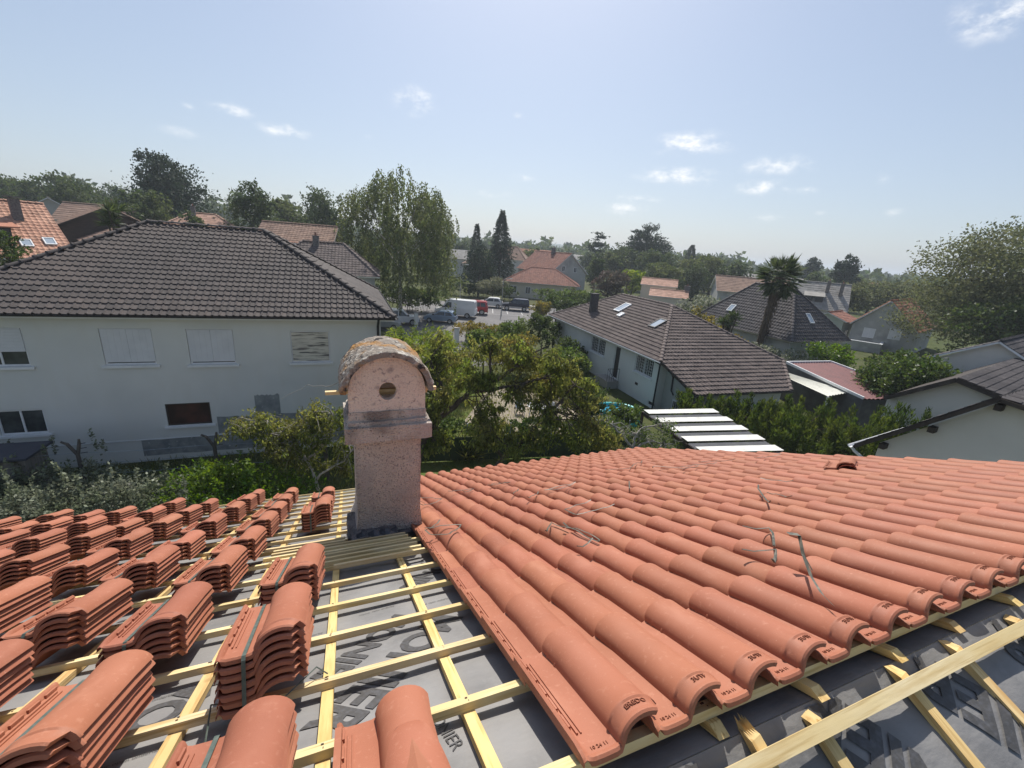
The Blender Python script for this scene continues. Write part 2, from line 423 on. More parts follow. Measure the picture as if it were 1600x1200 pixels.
class MB:
    def __init__(s):
        s.v, s.f, s.mi = [], [], []

    def add(s, vs, fs, mi=0):
        n = len(s.v)
        s.v += [tuple(x) for x in vs]
        s.f += [tuple(i + n for i in f) for f in fs]
        s.mi += [mi] * len(fs)
        return s

    def box(s, x0, x1, y0, y1, z0, z1, mi=0):
        return s.add([(x0, y0, z0), (x1, y0, z0), (x1, y1, z0), (x0, y1, z0), (x0, y0, z1), (x1, y0, z1), (x1, y1, z1), (x0, y1, z1)],
                     [(0, 3, 2, 1), (4, 5, 6, 7), (0, 1, 5, 4), (1, 2, 6, 5), (2, 3, 7, 6), (3, 0, 4, 7)], mi)

    def bar(s, a, b, w, h, upv=(0, 0, 1), mi=0):
        a, b, upv = Vector(a), Vector(b), Vector(upv)
        d = (b - a).normalized()
        sx = d.cross(upv).normalized() * (w / 2)
        sz = sx.cross(d).normalized() * (h / 2)
        vs = [a - sx - sz, a + sx - sz, a + sx + sz, a - sx + sz, b - sx - sz, b + sx - sz, b + sx + sz, b - sx + sz]
        return s.add(vs, [(0, 1, 2, 3), (7, 6, 5, 4), (0, 4, 5, 1), (1, 5, 6, 2), (2, 6, 7, 3), (3, 7, 4, 0)], mi)

    def tube(s, pts, radii, n=6, mi=0, cap=True, flat=1.0):
        pts = [Vector(p) for p in pts]
        rings = []
        prev = None
        for i, p in enumerate(pts):
            d = (pts[min(i + 1, len(pts) - 1)] - pts[max(i - 1, 0)])
            if d.length < 1e-9:
                d = Vector((0, 0, 1))
            d.normalize()
            a = prev if prev is not None else (Vector((0, 0, 1)) if abs(d.z) < .9 else Vector((1, 0, 0)))
            a = (a - d * a.dot(d))
            if a.length < 1e-6:
                a = d.orthogonal()
            a.normalize()
            prev = a
            b = d.cross(a)
            r = radii[i] if isinstance(radii, (list, tuple)) else radii
            rings.append([p + (a * math.cos(2 * math.pi * k / n) * flat + b * math.sin(2 * math.pi * k / n)) * r for k in range(n)])
        vs = [q for rg in rings for q in rg]
        fs = []
        for i in range(len(pts) - 1):
            for k in range(n):
                fs.append((i * n + k, i * n + (k + 1) % n, (i + 1) * n + (k + 1) % n, (i + 1) * n + k))
        if cap:
            fs.append(tuple(range(n - 1, -1, -1)))
            fs.append(tuple((len(pts) - 1) * n + k for k in range(n)))
        return s.add(vs, fs, mi)

    def lathe(s, prof, n=16, c=(0, 0, 0), mi=0):
        vs, fs = [], []
        for r, z in prof:
            for k in range(n):
                a = 2 * math.pi * k / n
                vs.append((c[0] + r * math.cos(a), c[1] + r * math.sin(a), c[2] + z))
        for i in range(len(prof) - 1):
            for k in range(n):
                fs.append((i * n + k, i * n + (k + 1) % n, (i + 1) * n + (k + 1) % n, (i + 1) * n + k))
        return s.add(vs, fs, mi)

    def slab(s, poly, th, mi=0):
        """polygon (3D, counter-clockwise seen from outside) thickened inwards"""
        p = [Vector(q) for q in poly]
        nrm = Vector((0, 0, 0))
        for i in range(len(p)):
            nrm += p[i].cross(p[(i + 1) % len(p)])
        nrm.normalize()
        q = [x - nrm * th for x in p]
        n = len(p)
        fs = [tuple(range(n)), tuple(range(2 * n - 1, n - 1, -1))]
        for i in range(n):
            j = (i + 1) % n
            fs.append((i, n + i, n + j, j))
        return s.add(p + q, fs, mi)

    def build(s, name, mats, parent=None, smooth=False, angle=35, loc=None, rot=None):
        me = mesh_from(name, s.v, s.f, mats, smooth, angle, s.mi)
        return obj(name, me, parent, loc, rot)

    def mesh(s, name, mats, smooth=False, angle=35):
        return mesh_from(name, s.v, s.f, mats, smooth, angle, s.mi)


def text_mesh(name, txt, size, m, depth=0.0, res=3, bold=0.0):
    cu = bpy.data.curves.new(name, 'FONT')
    cu.body = txt
    cu.size = size
    cu.extrude = depth
    cu.offset = bold
    cu.resolution_u = res
    cu.align_x = 'CENTER'
    cu.align_y = 'CENTER'
    o = bpy.data.objects.new(name, cu)
    COL.objects.link(o)
    dg = bpy.context.evaluated_depsgraph_get()
    me = bpy.data.meshes.new_from_object(o.evaluated_get(dg))
    bpy.data.objects.remove(o)
    bpy.data.curves.remove(cu)
    me.materials.clear()
    me.materials.append(m)
    me.name = name
    return me


def ordinal(n):
    return ['first', 'second', 'third', 'fourth', 'fifth', 'sixth', 'seventh', 'eighth', 'ninth', 'tenth', 'eleventh', 'twelfth', 'thirteenth', 'fourteenth', 'fifteenth', 'sixteenth', 'seventeenth', 'eighteenth', 'nineteenth', 'twentieth', 'twenty-first', 'twenty-second', 'twenty-third', 'twenty-fourth'][n - 1]


# ------------------------------------------------------------------ the setting: ground, street, hills
def sheet(name, poly, z, m, kind='structure'):
    me = mesh_from(name, [(x, y, z) for x, y in poly], [tuple(range(len(poly)))], m)
    return tag(obj(name, me), kind=kind)


def build_ground():
    v, f = [], []
    rings = [0, 12, 25, 45, 70, 110, 170, 260, 400, 650, 1000, 1500, 2050]
    n = 72
    for r in rings[1:]:
        for k in range(n):
            a = 2 * math.pi * k / n
            x, y = r * math.sin(a), r * math.cos(a)
            h = 0.0
            az = math.degrees(math.atan2(x, y))
            if -100 < az < -22 and r > 24:      # the land rises towards the houses on the left
                h = min(1, (r - 24) / 60) * 5.2 * min(1, (-22 - az) / 10)
            v.append((x, y, h))
    v.append((0, 0, 0))
    c = len(v) - 1
    for k in range(n):
        f.append((c, (k + 1) % n, k))
    for i in range(len(rings) - 2):
        for k in range(n):
            f.append((i * n + k, i * n + (k + 1) % n, (i + 1) * n + (k + 1) % n, (i + 1) * n + k))
    tag(obj('ground', mesh_from('ground', v, f, M['ground'], True)), kind='structure')
    # far low hills
    v, f = [], []
    n = 160
    for k in range(n + 1):
        az = -75 + 150 * k / n
        a = R(az)
        h = 10 + 9 * noise.noise(Vector((az * .11, 0, 0))) + 4 * noise.noise(Vector((az * .5, 3, 0)))
        h += 17 * math.exp(-((az - 4.2) / 2.8) ** 2) + 22 * math.exp(-((az + 33) / 6) ** 2) + 14 * math.exp(-((az + 27) / 3) ** 2)
        h = max(h, 4)
        for r, q in ((1100, 0), (1250, .8), (1450, 1), (1900, 0)):
            v.append((r * math.sin(a), r * math.cos(a), h * q - .5 + 1.3 * noise.noise(Vector((az * 3, q, r * .01)))))
    for k in range(n):
        for i in range(3):
            f.append((k * 4 + i, k * 4 + i + 1, (k + 1) * 4 + i + 1, (k + 1) * 4 + i))
    tag(obj('hills', mesh_from('hills', v, f, mat('hill_wood', (0.05, 0.072, 0.032), .95, [(.02, (0.075, 0.09, 0.045), .42, .68, 8)], (.1, 1, 4)), True)), kind='structure')
    # street with pavement, kerb and markings
    st = [(-16, 46), (-3.0, 32.0), (2.4, 36.5), (-2.2, 45), (2.5, 56), (9, 60), (30, 66), (30, 72.5), (4, 71.5), (-12, 70), (-30, 80), (-34, 76), (-16, 63), (-17, 52)]
    sheet('street', st, .014, M['asphalt'])
    pv = MB().box(-12, 4, 70.6, 72.3, 0, .12)
    tag(pv.build('pavement', M['pave']), kind='structure')
    sheet('road_marking', [(-6.4, 59.6), (2.6, 60.5), (2.6, 60.62), (-6.4, 59.72)], .020, M['paint'])
    for k in range(5):
        x = -5.6 + 2.1 * k
        sheet('road_marking', [(x, 60.7 + .1 * k), (x + .12, 60.7 + .1 * k), (x - .2, 65 + .1 * k), (x - .32, 65 + .1 * k)], .020, M['paint'])
    sheet('lawn', [(-4, 15), (-6, 27), (-3, 31), (2, 30), (3.6, 24), (2.6, 17)], .010, M['lawn'])
    sheet('yard', [(-2.5, 20.5), (-1.5, 27.5), (3.2, 26.5), (5.2, 24.0), (3.4, 20)], .015, M['gravel'])


# ------------------------------------------------------------------ tiled roofs
def tile_field(mb, poly, gauge, pitch, amp, step, rib=.3, seed=0, segs=4):
    """rows of overlapping tiles over a sloping polygon (first edge = eaves); real steps and waves"""
    P = [Vector(p) for p in poly]
    s_ax = (P[1] - P[0]).normalized()
    nrm = Vector((0, 0, 0))
    for i in range(len(P)):
        nrm += P[i].cross(P[(i + 1) % len(P)])
    nrm.normalize()
    t_ax = nrm.cross(s_ax)
    q = [((p - P[0]).dot(s_ax), (p - P[0]).dot(t_ax)) for p in P]
    tmax = max(b for a, b in q)

    def rng_at(t):
        xs = []
        for i in range(len(q)):
            (a0, b0), (a1, b1) = q[i], q[(i + 1) % len(q)]
            if abs(b1 - b0) < 1e-9:
                if abs(b0 - t) < 1e-6:
                    xs += [a0, a1]
            elif min(b0, b1) - 1e-9 <= t <= max(b0, b1) + 1e-9:
                xs.append(a0 + (a1 - a0) * (t - b0) / (b1 - b0))
        return (min(xs), max(xs)) if xs else (0, 0)
    nr = max(1, int(round(tmax / gauge)))
    g = tmax / nr
    rg = random.Random(seed)
    for r in range(nr):
        t0, t1 = r * g, (r + 1) * g
        a0, b0 = rng_at(min(t0 + 1e-4, tmax - 1e-4))
        a1, b1 = rng_at(min(t1, tmax) - 1e-4)
        lo, hi = min(a0, a1), max(b0, b1)
        c0, c1 = math.floor(lo / pitch), math.ceil(hi / pitch)
        for c in range(c0, c1):
            if (c + 1) * pitch <= lo or c * pitch >= hi:
                continue
            vs = []
            jit = rg.uniform(-.25, .25) * step
            for k in range(segs + 1):
                u = k / segs
                s_ = (c + u) * pitch
                w = amp * (math.sin(math.pi * min(1, u / rib)) if u < rib else 0) if rib < 1 else amp * .5 * (1 - math.cos(2 * math.pi * u))
                sb, st_ = min(max(s_, a0), b0), min(max(s_, a1), b1)
                vs.append(P[0] + s_ax * sb + t_ax * (t0 - .01) + nrm * (w - .004))
                vs.append(P[0] + s_ax * sb + t_ax * (t0 - .01) + nrm * (w + step + jit))
                vs.append(P[0] + s_ax * st_ + t_ax * (t1 + .01) + nrm * (w * .95 + jit * .3))
            fs = []
            for k in range(segs):
                a = k * 3
                fs += [(a, a + 3, a + 4, a + 1), (a + 1, a + 4, a + 5, a + 2)]
            mb.add(vs, fs)
    return mb


def cap_row(a, b, n, r, upv=(0, 0, 1)):
    """half-round ridge or hip tiles from a to b: returns list of (matrix) placements"""
    a, b = Vector(a), Vector(b)
    d = (b - a)
    L_ = d.length
    y = d.normalized()
    x = y.cross(Vector(upv)).normalized()
    z = x.cross(y)
    out = []
    for k in range(n):
        p = a + d * (k / n)
        out.append(Matrix(((x.x, y.x, z.x, p.x), (x.y, y.y, z.y, p.y), (x.z, y.z, z.z, p.z), (0, 0, 0, 1))))
    return out, L_ / n


def cap_mesh(name, ln, r, m):
    mb = MB()
    vs, fs = [], []
    n = 6
    for j, (y, rr, dz) in enumerate(((0, r * 1.08, .012), (ln * .16, r * 1.06, .012), (ln * .17, r, 0), (ln * 1.06, r * .93, -.012))):
        for k in range(n + 1):
            a = math.pi * k / n
            vs.append((rr * math.cos(a), y, rr * .62 * math.sin(a) + dz))
    for j in range(3):
        for k in range(n):
            fs.append((j * (n + 1) + k, (j + 1) * (n + 1) + k, (j + 1) * (n + 1) + k + 1, j * (n + 1) + k + 1))
    fs.append(tuple(range(n + 1)))
    mb.add(vs, fs)
    return mb.mesh(name, m, True, 40)


def wall_grid(mb, x0, x1, z0, z1, holes, y=0.0, depth=.14):
    """vertical wall in the plane y, facing -y, with rectangular openings and reveals"""
    xs = sorted({x0, x1} | {h[0] for h in holes} | {h[1] for h in holes})
    zs = sorted({z0, z1} | {h[2] for h in holes} | {h[3] for h in holes})
    xs = [x for x in xs if x0 <= x <= x1]
    zs = [z for z in zs if z0 <= z <= z1]
    for i in range(len(xs) - 1):
        for k in range(len(zs) - 1):
            cx, cz = (xs[i] + xs[i + 1]) / 2, (zs[k] + zs[k + 1]) / 2
            if any(h[0] < cx < h[1] and h[2] < cz < h[3] for h in holes):
                continue
            mb.add([(xs[i], y, zs[k]), (xs[i + 1], y, zs[k]), (xs[i + 1], y, zs[k + 1]), (xs[i], y, zs[k + 1])], [(0, 1, 2, 3)])
    for a, b, c, d in holes:
        e = y + depth
        mb.add([(a, y, c), (a, e, c), (a, e, d), (a, y, d)], [(0, 1, 2, 3)])
        mb.add([(b, y, c), (b, y, d), (b, e, d), (b, e, c)], [(0, 1, 2, 3)])
        mb.add([(a, y, c), (b, y, c), (b, e, c), (a, e, c)], [(0, 1, 2, 3)])
        mb.add([(a, y, d), (a, e, d), (b, e, d), (b, y, d)], [(0, 1, 2, 3)])
    return mb


def frame_ring(mb, x0, x1, z0, z1, w, y0, y1, mull=()):
    mb.box(x0, x0 + w, y0, y1, z0, z1)
    mb.box(x1 - w, x1, y0, y1, z0, z1)
    mb.box(x0 + w, x1 - w, y0, y1, z0, z0 + w)
    mb.box(x0 + w, x1 - w, y0, y1, z1 - w, z1)
    for q in mull:
        mb.box(q - w / 2, q + w / 2, y0 + .002, y1 - .002, z0 + w, z1 - w)
    return mb


def window(parent, x0, x1, z0, z1, y, depth=.10, kind='glass', frame='white_trim', sill=True, glass='glass', mull=True, xf=None):
    """window part in the wall plane y (facing -y): frame > pane / shutter, sill"""
    mb = frame_ring(MB(), x0, x1, z0, z1, .055, y + depth - .05, y + depth, ((x0 + x1) / 2,) if mull and kind == 'glass' else ())
    w = mb.build('window', M[frame], parent)
    if xf is not None:
        w.matrix_local = xf
    if kind == 'glass':
        MB().box(x0 + .05, x1 - .05, y + depth - .02, y + depth - .01, z0 + .05, z1 - .05).build('pane', M[glass], w)
    elif kind == 'shutter':
        xm = (x0 + x1) / 2
        for a, b in ((x0 + .02, xm - .003), (xm + .003, x1 - .02)):
            s = MB().box(a, b, y + depth - .075, y + depth - .04, z0 + .10, z1 - .03)
            for k in range(1, 4):
                xx = a + (b - a) * k / 4
                s.box(xx - .006, xx + .006, y + depth - .080, y + depth - .0755, z0 + .12, z1 - .05)
            s.build('shutter', M['shutter'], w)
        MB().box(x0 + .05, x1 - .05, y + depth - .02, y + depth - .01, z0 + .05, z1 - .05).build('pane', M[glass], w)
    if sill:
        s = MB().box(x0 - .10, x1 + .10, y - .08, y + .02, z0 - .10, z0 - .012)
        s.build('sill', M['white_trim'], w)
    return w


def simple_window(parent, x0, x1, z0, z1, xf, kind='glass'):
    """far window: proud frame, pane set back within it"""
    w = frame_ring(MB(), x0, x1, z0, z1, .07, -.05, .04, ((x0 + x1) / 2,)).build('window', M['white_trim'], parent)
    w.matrix_local = xf
    MB().box(x0 + .06, x1 - .06, -.02, .03, z0 + .06, z1 - .06).build('pane' if kind == 'glass' else 'shutter', M['glass' if kind == 'glass' else 'shutter'], w)
    return w


def side_xf(side, L_, W_):
    """matrix taking the wall frame (x along, -y outwards, z up; origin mid wall at ground) to house coordinates"""
    if side == 'f':
        return Matrix.Translation((0, -W_ / 2, 0))
    if side == 'b':
        return Matrix.Translation((0, W_ / 2, 0)) @ Matrix.Rotation(math.pi, 4, 'Z')
    if side == 'r':
        return Matrix.Translation((L_ / 2, 0, 0)) @ Matrix.Rotation(math.pi / 2, 4, 'Z')
    return Matrix.Translation((-L_ / 2, 0, 0)) @ Matrix.Rotation(-math.pi / 2, 4, 'Z')


def roof_polys(L_, W_, ov, ez, rise, hl, hr, ovg=None):
    X, Y = L_ / 2 + (ov if ovg is None else ovg), W_ / 2 + ov
    rz = ez + rise
    A, B_, C, D = Vector((-X, -Y, ez)), Vector((X, -Y, ez)), Vector((X, Y, ez)), Vector((-X, Y, ez))
    E_, F_ = Vector((-X + hl, 0, rz)), Vector((X - hr, 0, rz))
    f = [A, B_, F_, E_] if (E_ - F_).length > .05 else [A, B_, F_]
    b = [C, D, E_, F_] if (E_ - F_).length > .05 else [C, D, E_]
    out = {'f': f, 'b': b}
    if hl > 0:
        out['l'] = [D, A, E_]
    if hr > 0:
        out['r'] = [B_, C, F_]
    return out, (A, B_, C, D, E_, F_)


def build_house(name, label, cat, loc, rz, L_, W_, ez, rise, hl, hr, wall, roofm, gauge=.36, pitch=.30, amp=.04, step=.03, ov=.45, ovg=None, windows=(), chimneys=(), skylights=(), base=-1.5, group=None, rib=.5, segs=4, sides='fblr', trim='white_trim', seed=1, caps=True):
    t = thing(name, label, cat, loc, rz, group)
    w = MB()
    x, y = L_ / 2, W_ / 2
    for (a, b) in (((-x, -y), (x, -y)), ((x, -y), (x, y)), ((x, y), (-x, y)), ((-x, y), (-x, -y))):
        w.add([(*a, base), (*b, base), (*b, ez + .02), (*a, ez + .02)], [(0, 1, 2, 3)])
    sl = rise / (W_ / 2 + ov)
    for hh, s in ((hl, -1), (hr, 1)):
        if hh == 0:
            zt = ez + rise - .06
            pts = [(s * x, -y, ez + .02), (s * x, y, ez + .02), (s * x, 0, zt)]
            w.add(pts, [(0, 1, 2) if s > 0 else (1, 0, 2)])
    w.build('wall', M[wall], t)
    polys, _ = roof_polys(L_, W_, ov, ez, rise, hl, hr, ovg)
    rb = MB()
    for k, p in polys.items():
        rb.slab(p, .10)
    roof = rb.build('roof', M[trim], t)
    for k, p in polys.items():
        if k not in sides:
            continue
        mb = tile_field(MB(), [q + Vector((0, 0, .012)) for q in p], gauge, pitch, amp, step, rib, seed, segs)
        tag(mb.build('tile', M[roofm], t), kind='stuff')
    if caps:
        _, (A, B_, C, D, E_, F_) = roof_polys(L_, W_, ov, ez, rise, hl, hr, ovg)
        lines = [(E_, F_)] if (E_ - F_).length > .3 else []
        if hl > 0:
            lines += [(A, E_), (D, E_)]
        if hr > 0:
            lines += [(B_, F_), (C, F_)]
        for a, b in lines:
            n = max(1, int((b - a).length / .40))
            ms, ln = cap_row(a + Vector((0, 0, .05)), b + Vector((0, 0, .05)), n, .12)
            me = cap_mesh('ridge_tile', ln, .13, M[roofm])
            for m_ in ms:
                o = obj('ridge_tile', me, t)
                o.matrix_local = m_
    for (side, xc, zc, ww, hh, kind) in windows:
        simple_window(t, xc - ww / 2, xc + ww / 2, zc - hh / 2, zc + hh / 2, side_xf(side, L_, W_), kind)
    for (cx, cy, cw, cdp, z0, z1) in chimneys:
        c = MB().box(cx - cw / 2, cx + cw / 2, cy - cdp / 2, cy + cdp / 2, z0, z1)
        c.box(cx - cw / 2 - .05, cx + cw / 2 + .05, cy - cdp / 2 - .05, cy + cdp / 2 + .05, z1, z1 + .08)
        ch = c.build('chimney', M['mortar'], t)
        MB().lathe([(.09, 0), (.08, .28), (.06, .28), (.055, .05)], 8, (cx, cy, z1 + .08)).build('chimney_pot', M['tile_red'], ch)
    for (side, s, u, ww, hh, bright) in skylights:
        p = polys[side]
        P0 = p[0]
        sx = (p[1] - p[0]).normalized()
        nrm = sx.cross(p[2] - p[0]).normalized()
        ty = nrm.cross(sx)
        o = P0 + sx * s + ty * u + nrm * .05
        xf = Matrix(((sx.x, ty.x, nrm.x, o.x), (sx.y, ty.y, nrm.y, o.y), (sx.z, ty.z, nrm.z, o.z), (0, 0, 0, 1)))
        k = MB()
        for (a, b, c, d) in ((-ww / 2, -ww / 2 + .07, 0, hh), (ww / 2 - .07, ww / 2, 0, hh), (-ww / 2 + .07, ww / 2 - .07, 0, .07), (-ww / 2 + .07, ww / 2 - .07, hh - .07, hh)):
            k.box(a, b, c, d, 0, .09)
        fr = k.build('skylight', M['bright_flash' if bright else 'dark_trim'], t)
        fr.matrix_local = xf
        MB().box(-ww / 2 + .065, ww / 2 - .065, .065, hh - .065, .01, .06).build('pane', M['sky_glass'], fr)
    return t, polys


def gutter(parent, a, b, m='dark_trim', r=.07):
    a, b = Vector(a), Vector(b)
    d = (b - a).normalized()
    sx = d.cross(Vector((0, 0, 1))).normalized()
    vs, fs = [], []
    n = 6
    for p in (a, b):
        for rr in (r, r * .86):
            for k in range(n + 1):
                an = math.pi + math.pi * k / n
                vs.append(p + sx * (rr * math.cos(an)) + Vector((0, 0, rr * math.sin(an))))
    N1 = n + 1
    for k in range(n):
        fs.append((k, k + 1, 2 * N1 + k + 1, 2 * N1 + k))
        fs.append((N1 + k + 1, N1 + k, 3 * N1 + k, 3 * N1 + k + 1))
    for e in (0, 2):
        for k in range(n):
            fs.append((e * N1 + k, e * N1 + k + 1, (e + 1) * N1 + k + 1, (e + 1) * N1 + k))
    for s in (0, n):
        fs.append((s, N1 + s, 3 * N1 + s, 2 * N1 + s))
    return MB().add(vs, fs).build('gutter', M[m], parent)


# ------------------------------------------------------------------ white neighbour house on the left
def brown_tile_mesh(pitch, gauge, m):
    prof = [(0, .006), (.010, .044), (.052, .052), (.078, .014), (pitch - .03, .003), (pitch + .008, .012)]
    v, f = [], []
    n = len(prof)
    for x, z in prof:
        v.append((x, -gauge * .10, z + .034))
        v.append((x, -gauge * .10, z - .012))
        v.append((x, gauge * 1.0, z - .004))
    for k in range(n - 1):
        a = k * 3
        f += [(a, a + 2, a + 5, a + 3), (a + 1, a, a + 3, a + 4)]
    f += [(0, 1, 2), ((n - 1) * 3 + 1, (n - 1) * 3, (n - 1) * 3 + 2)]
    return v, f


def build_left_house():
    rz = R(21.7)
    W0 = Vector((-5.75, 18.05, 0))
    t = thing('white_house', 'long white two-storey house with brown hipped tile roof and closed shutters', 'house', W0, rz)
    x0 = -13.8
    WX = [(-12.9, -11.47, 3.99, 5.30), (-9.47, -7.97, 3.96, 5.30), (-6.93, -5.44, 3.92, 5.28), (-3.48, -2.05, 3.92, 5.22), (-12.75, -11.48, 1.50, 2.42), (-7.97, -6.52, 1.48, 2.38)]
    wb = MB()
    wall_grid(wb, x0, 0, 0, 5.84, WX)
    wb.add([(0, 0, 0), (0, 9.46, 0), (0, 9.46, 5.84), (0, 0, 5.84)], [(0, 1, 2, 3)])
    wb.add([(x0, 0, 0), (x0, 9.46, 0), (x0, 9.46, 5.84), (x0, 0, 5.84)], [(3, 2, 1, 0)])
    wb.add([(x0, 9.46, 0), (0, 9.46, 0), (0, 9.46, 5.84), (x0, 9.46, 5.84)], [(3, 2, 1, 0)])
    wb.build('wall', M['white_wall'], t)
    # proud plinth line and cornice under the eaves
    MB().box(x0, -.0, -.025, -.003, .96, .99).build('string_course', M['white_trim'], t)
    MB().box(x0 - .5, .5, -.5, -.003, 5.72, 5.80).build('soffit', M['white_trim'], t)
    # bare render patches where the paint has gone
    for a, b, c, d in ((-4.97, -4.07, 1.76, 2.60), (-6.35, -1.5, 1.02, 1.74), (-8.9, -.6, .30, .94)):
        n = 14
        top = [(a + (b - a) * k / n, d + rnd.uniform(-.05, .05)) for k in range(n + 1)]
        bot = [(a + (b - a) * k / n, c + rnd.uniform(-.03, .03)) for k in range(n + 1)]
        vs = [(x, -.004, z) for x, z in bot] + [(x, -.004, z) for x, z in top]
        MB().add(vs, [(k, k + 1, n + 2 + k, n + 1 + k) for k in range(n)]).build('bare_render', M['bare_render'], t)
    # windows
    w = window(t, -12.9, -11.47, 3.99, 5.30, 0, kind='glass')
    s = MB()
    for k in range(16):
        z = 4.49 + k * .05
        s.box(-12.85, -11.52, .02, .045, z + .003, z + .05)
    s.build('roller_shutter', M['shutter'], w)
    window(t, -9.47, -7.97, 3.96, 5.30, 0, kind='shutter')
    window(t, -6.93, -5.44, 3.92, 5.28, 0, kind='shutter')
    w = window(t, -3.48, -2.05, 3.92, 5.22, 0, kind='none')
    s = MB()
    n, mrow = 26, 30
    vs = [(-3.44 + 1.35 * i / n, .035 + .014 * noise.noise(Vector((i * .16, j * .75, 4))), 3.97 + 1.2 * j / mrow) for j in range(mrow + 1) for i in range(n + 1)]
    s.add(vs, [(j * (n + 1) + i, j * (n + 1) + i + 1, (j + 1) * (n + 1) + i + 1, (j + 1) * (n + 1) + i) for j in range(mrow) for i in range(n)])
    s.build('blind', M['foil'], w, True, 80)
    window(t, -12.75, -11.48, 1.50, 2.42, 0, kind='glass')
    w = window(t, -7.97, -6.52, 1.48, 2.38, 0, kind='glass', glass='glass_red', frame='dark_wood', mull=False)
    # roof
    L_, W_, ov, ez, rise = 13.8, 9.46, .55, 5.86, 3.04
    c = Vector((-6.9, 4.73, 0))
    polys, (A, B_, C, D, E_, F_) = roof_polys(L_, W_, ov, ez, rise, 5.28, 5.28)
    rb = MB()
    for p in polys.values():
        rb.slab([q + c for q in p], .08)
    roof = rb.build('roof', M['dark_wood'], t)
    pitch_, g = .222, .300
    tv, tf = brown_tile_mesh(pitch_, g, None)
    me_tile = mesh_from('tile', tv, tf, M['tile_brown'])
    P = [q + c for q in polys['f']]
    sx = (P[1] - P[0]).normalized()
    nrm = sx.cross(P[2] - P[0]).normalized()
    ty = nrm.cross(sx)
    rotm = Matrix(((sx.x, ty.x, nrm.x, 0), (sx.y, ty.y, nrm.y, 0), (sx.z, ty.z, nrm.z, 0), (0, 0, 0, 1)))
    slope_len = (P[2] - P[1] - sx * (P[2] - P[1]).dot(sx)).length
    Lx = (P[1] - P[0]).length
    nr = int(slope_len / g)
    g2 = slope_len / nr
    stuff = MB()
    count = 0
    run = 5.28
    for r in range(nr):
        tt = r * g2
        a = run * (tt + g2 * .5) / slope_len
        for k in range(int(Lx / pitch_) + 1):
            s_ = k * pitch_
            if s_ + pitch_ * .6 < a or s_ + pitch_ * .4 > Lx - a:
                continue
            p = P[0] + sx * s_ + ty * tt + nrm * (.016 + rnd.uniform(-.003, .003))
            inview = s_ > 2.6
            if count < 300 and inview:
                o = obj('tile', me_tile, t)
                o.matrix_local = Matrix.Translation(p) @ rotm @ Matrix.Rotation(rnd.uniform(-.012, .012), 4, 'Z')
                count += 1
            else:
                mm = Matrix.Translation(p) @ rotm @ Matrix.Rotation(rnd.uniform(-.012, .012), 4, 'Z')
                stuff.add([mm @ Vector(q) for q in tv], tf)
    tag(stuff.build('tile', M['tile_brown_stuff'], t), kind='stuff')
    for k in ('b', 'l', 'r'):
        mb = tile_field(MB(), [q + c + Vector((0, 0, .012)) for q in polys[k]], g, pitch_, .03, .03, .3, 3, 4)
        tag(mb.build('tile', M['tile_brown_stuff'], t), kind='stuff')
    for a, b in ((E_, F_), (A, E_), (B_, F_), (C, F_), (D, E_)):
        n = int((b - a).length / .40)
        ms, ln = cap_row(a + c + Vector((0, 0, .06)), b + c + Vector((0, 0, .06)), n, .12)
        me = cap_mesh('ridge_tile', ln, .125, M['tile_brown'])
        for m_ in ms:
            obj('ridge_tile', me, t).matrix_local = m_
    gutter(t, (x0 - .55, -.60, 5.86), (.55, -.60, 5.86))
    gutter(t, (.60, -.55, 5.86), (.60, 10.0, 5.86))
    MB().tube([(-.12, -.56, 5.80), (-.12, -.40, 5.66), (-.12, -.07, 5.45), (-.12, -.07, .2)], .05, 8).build('downpipe', M['dark_trim'], t, True)


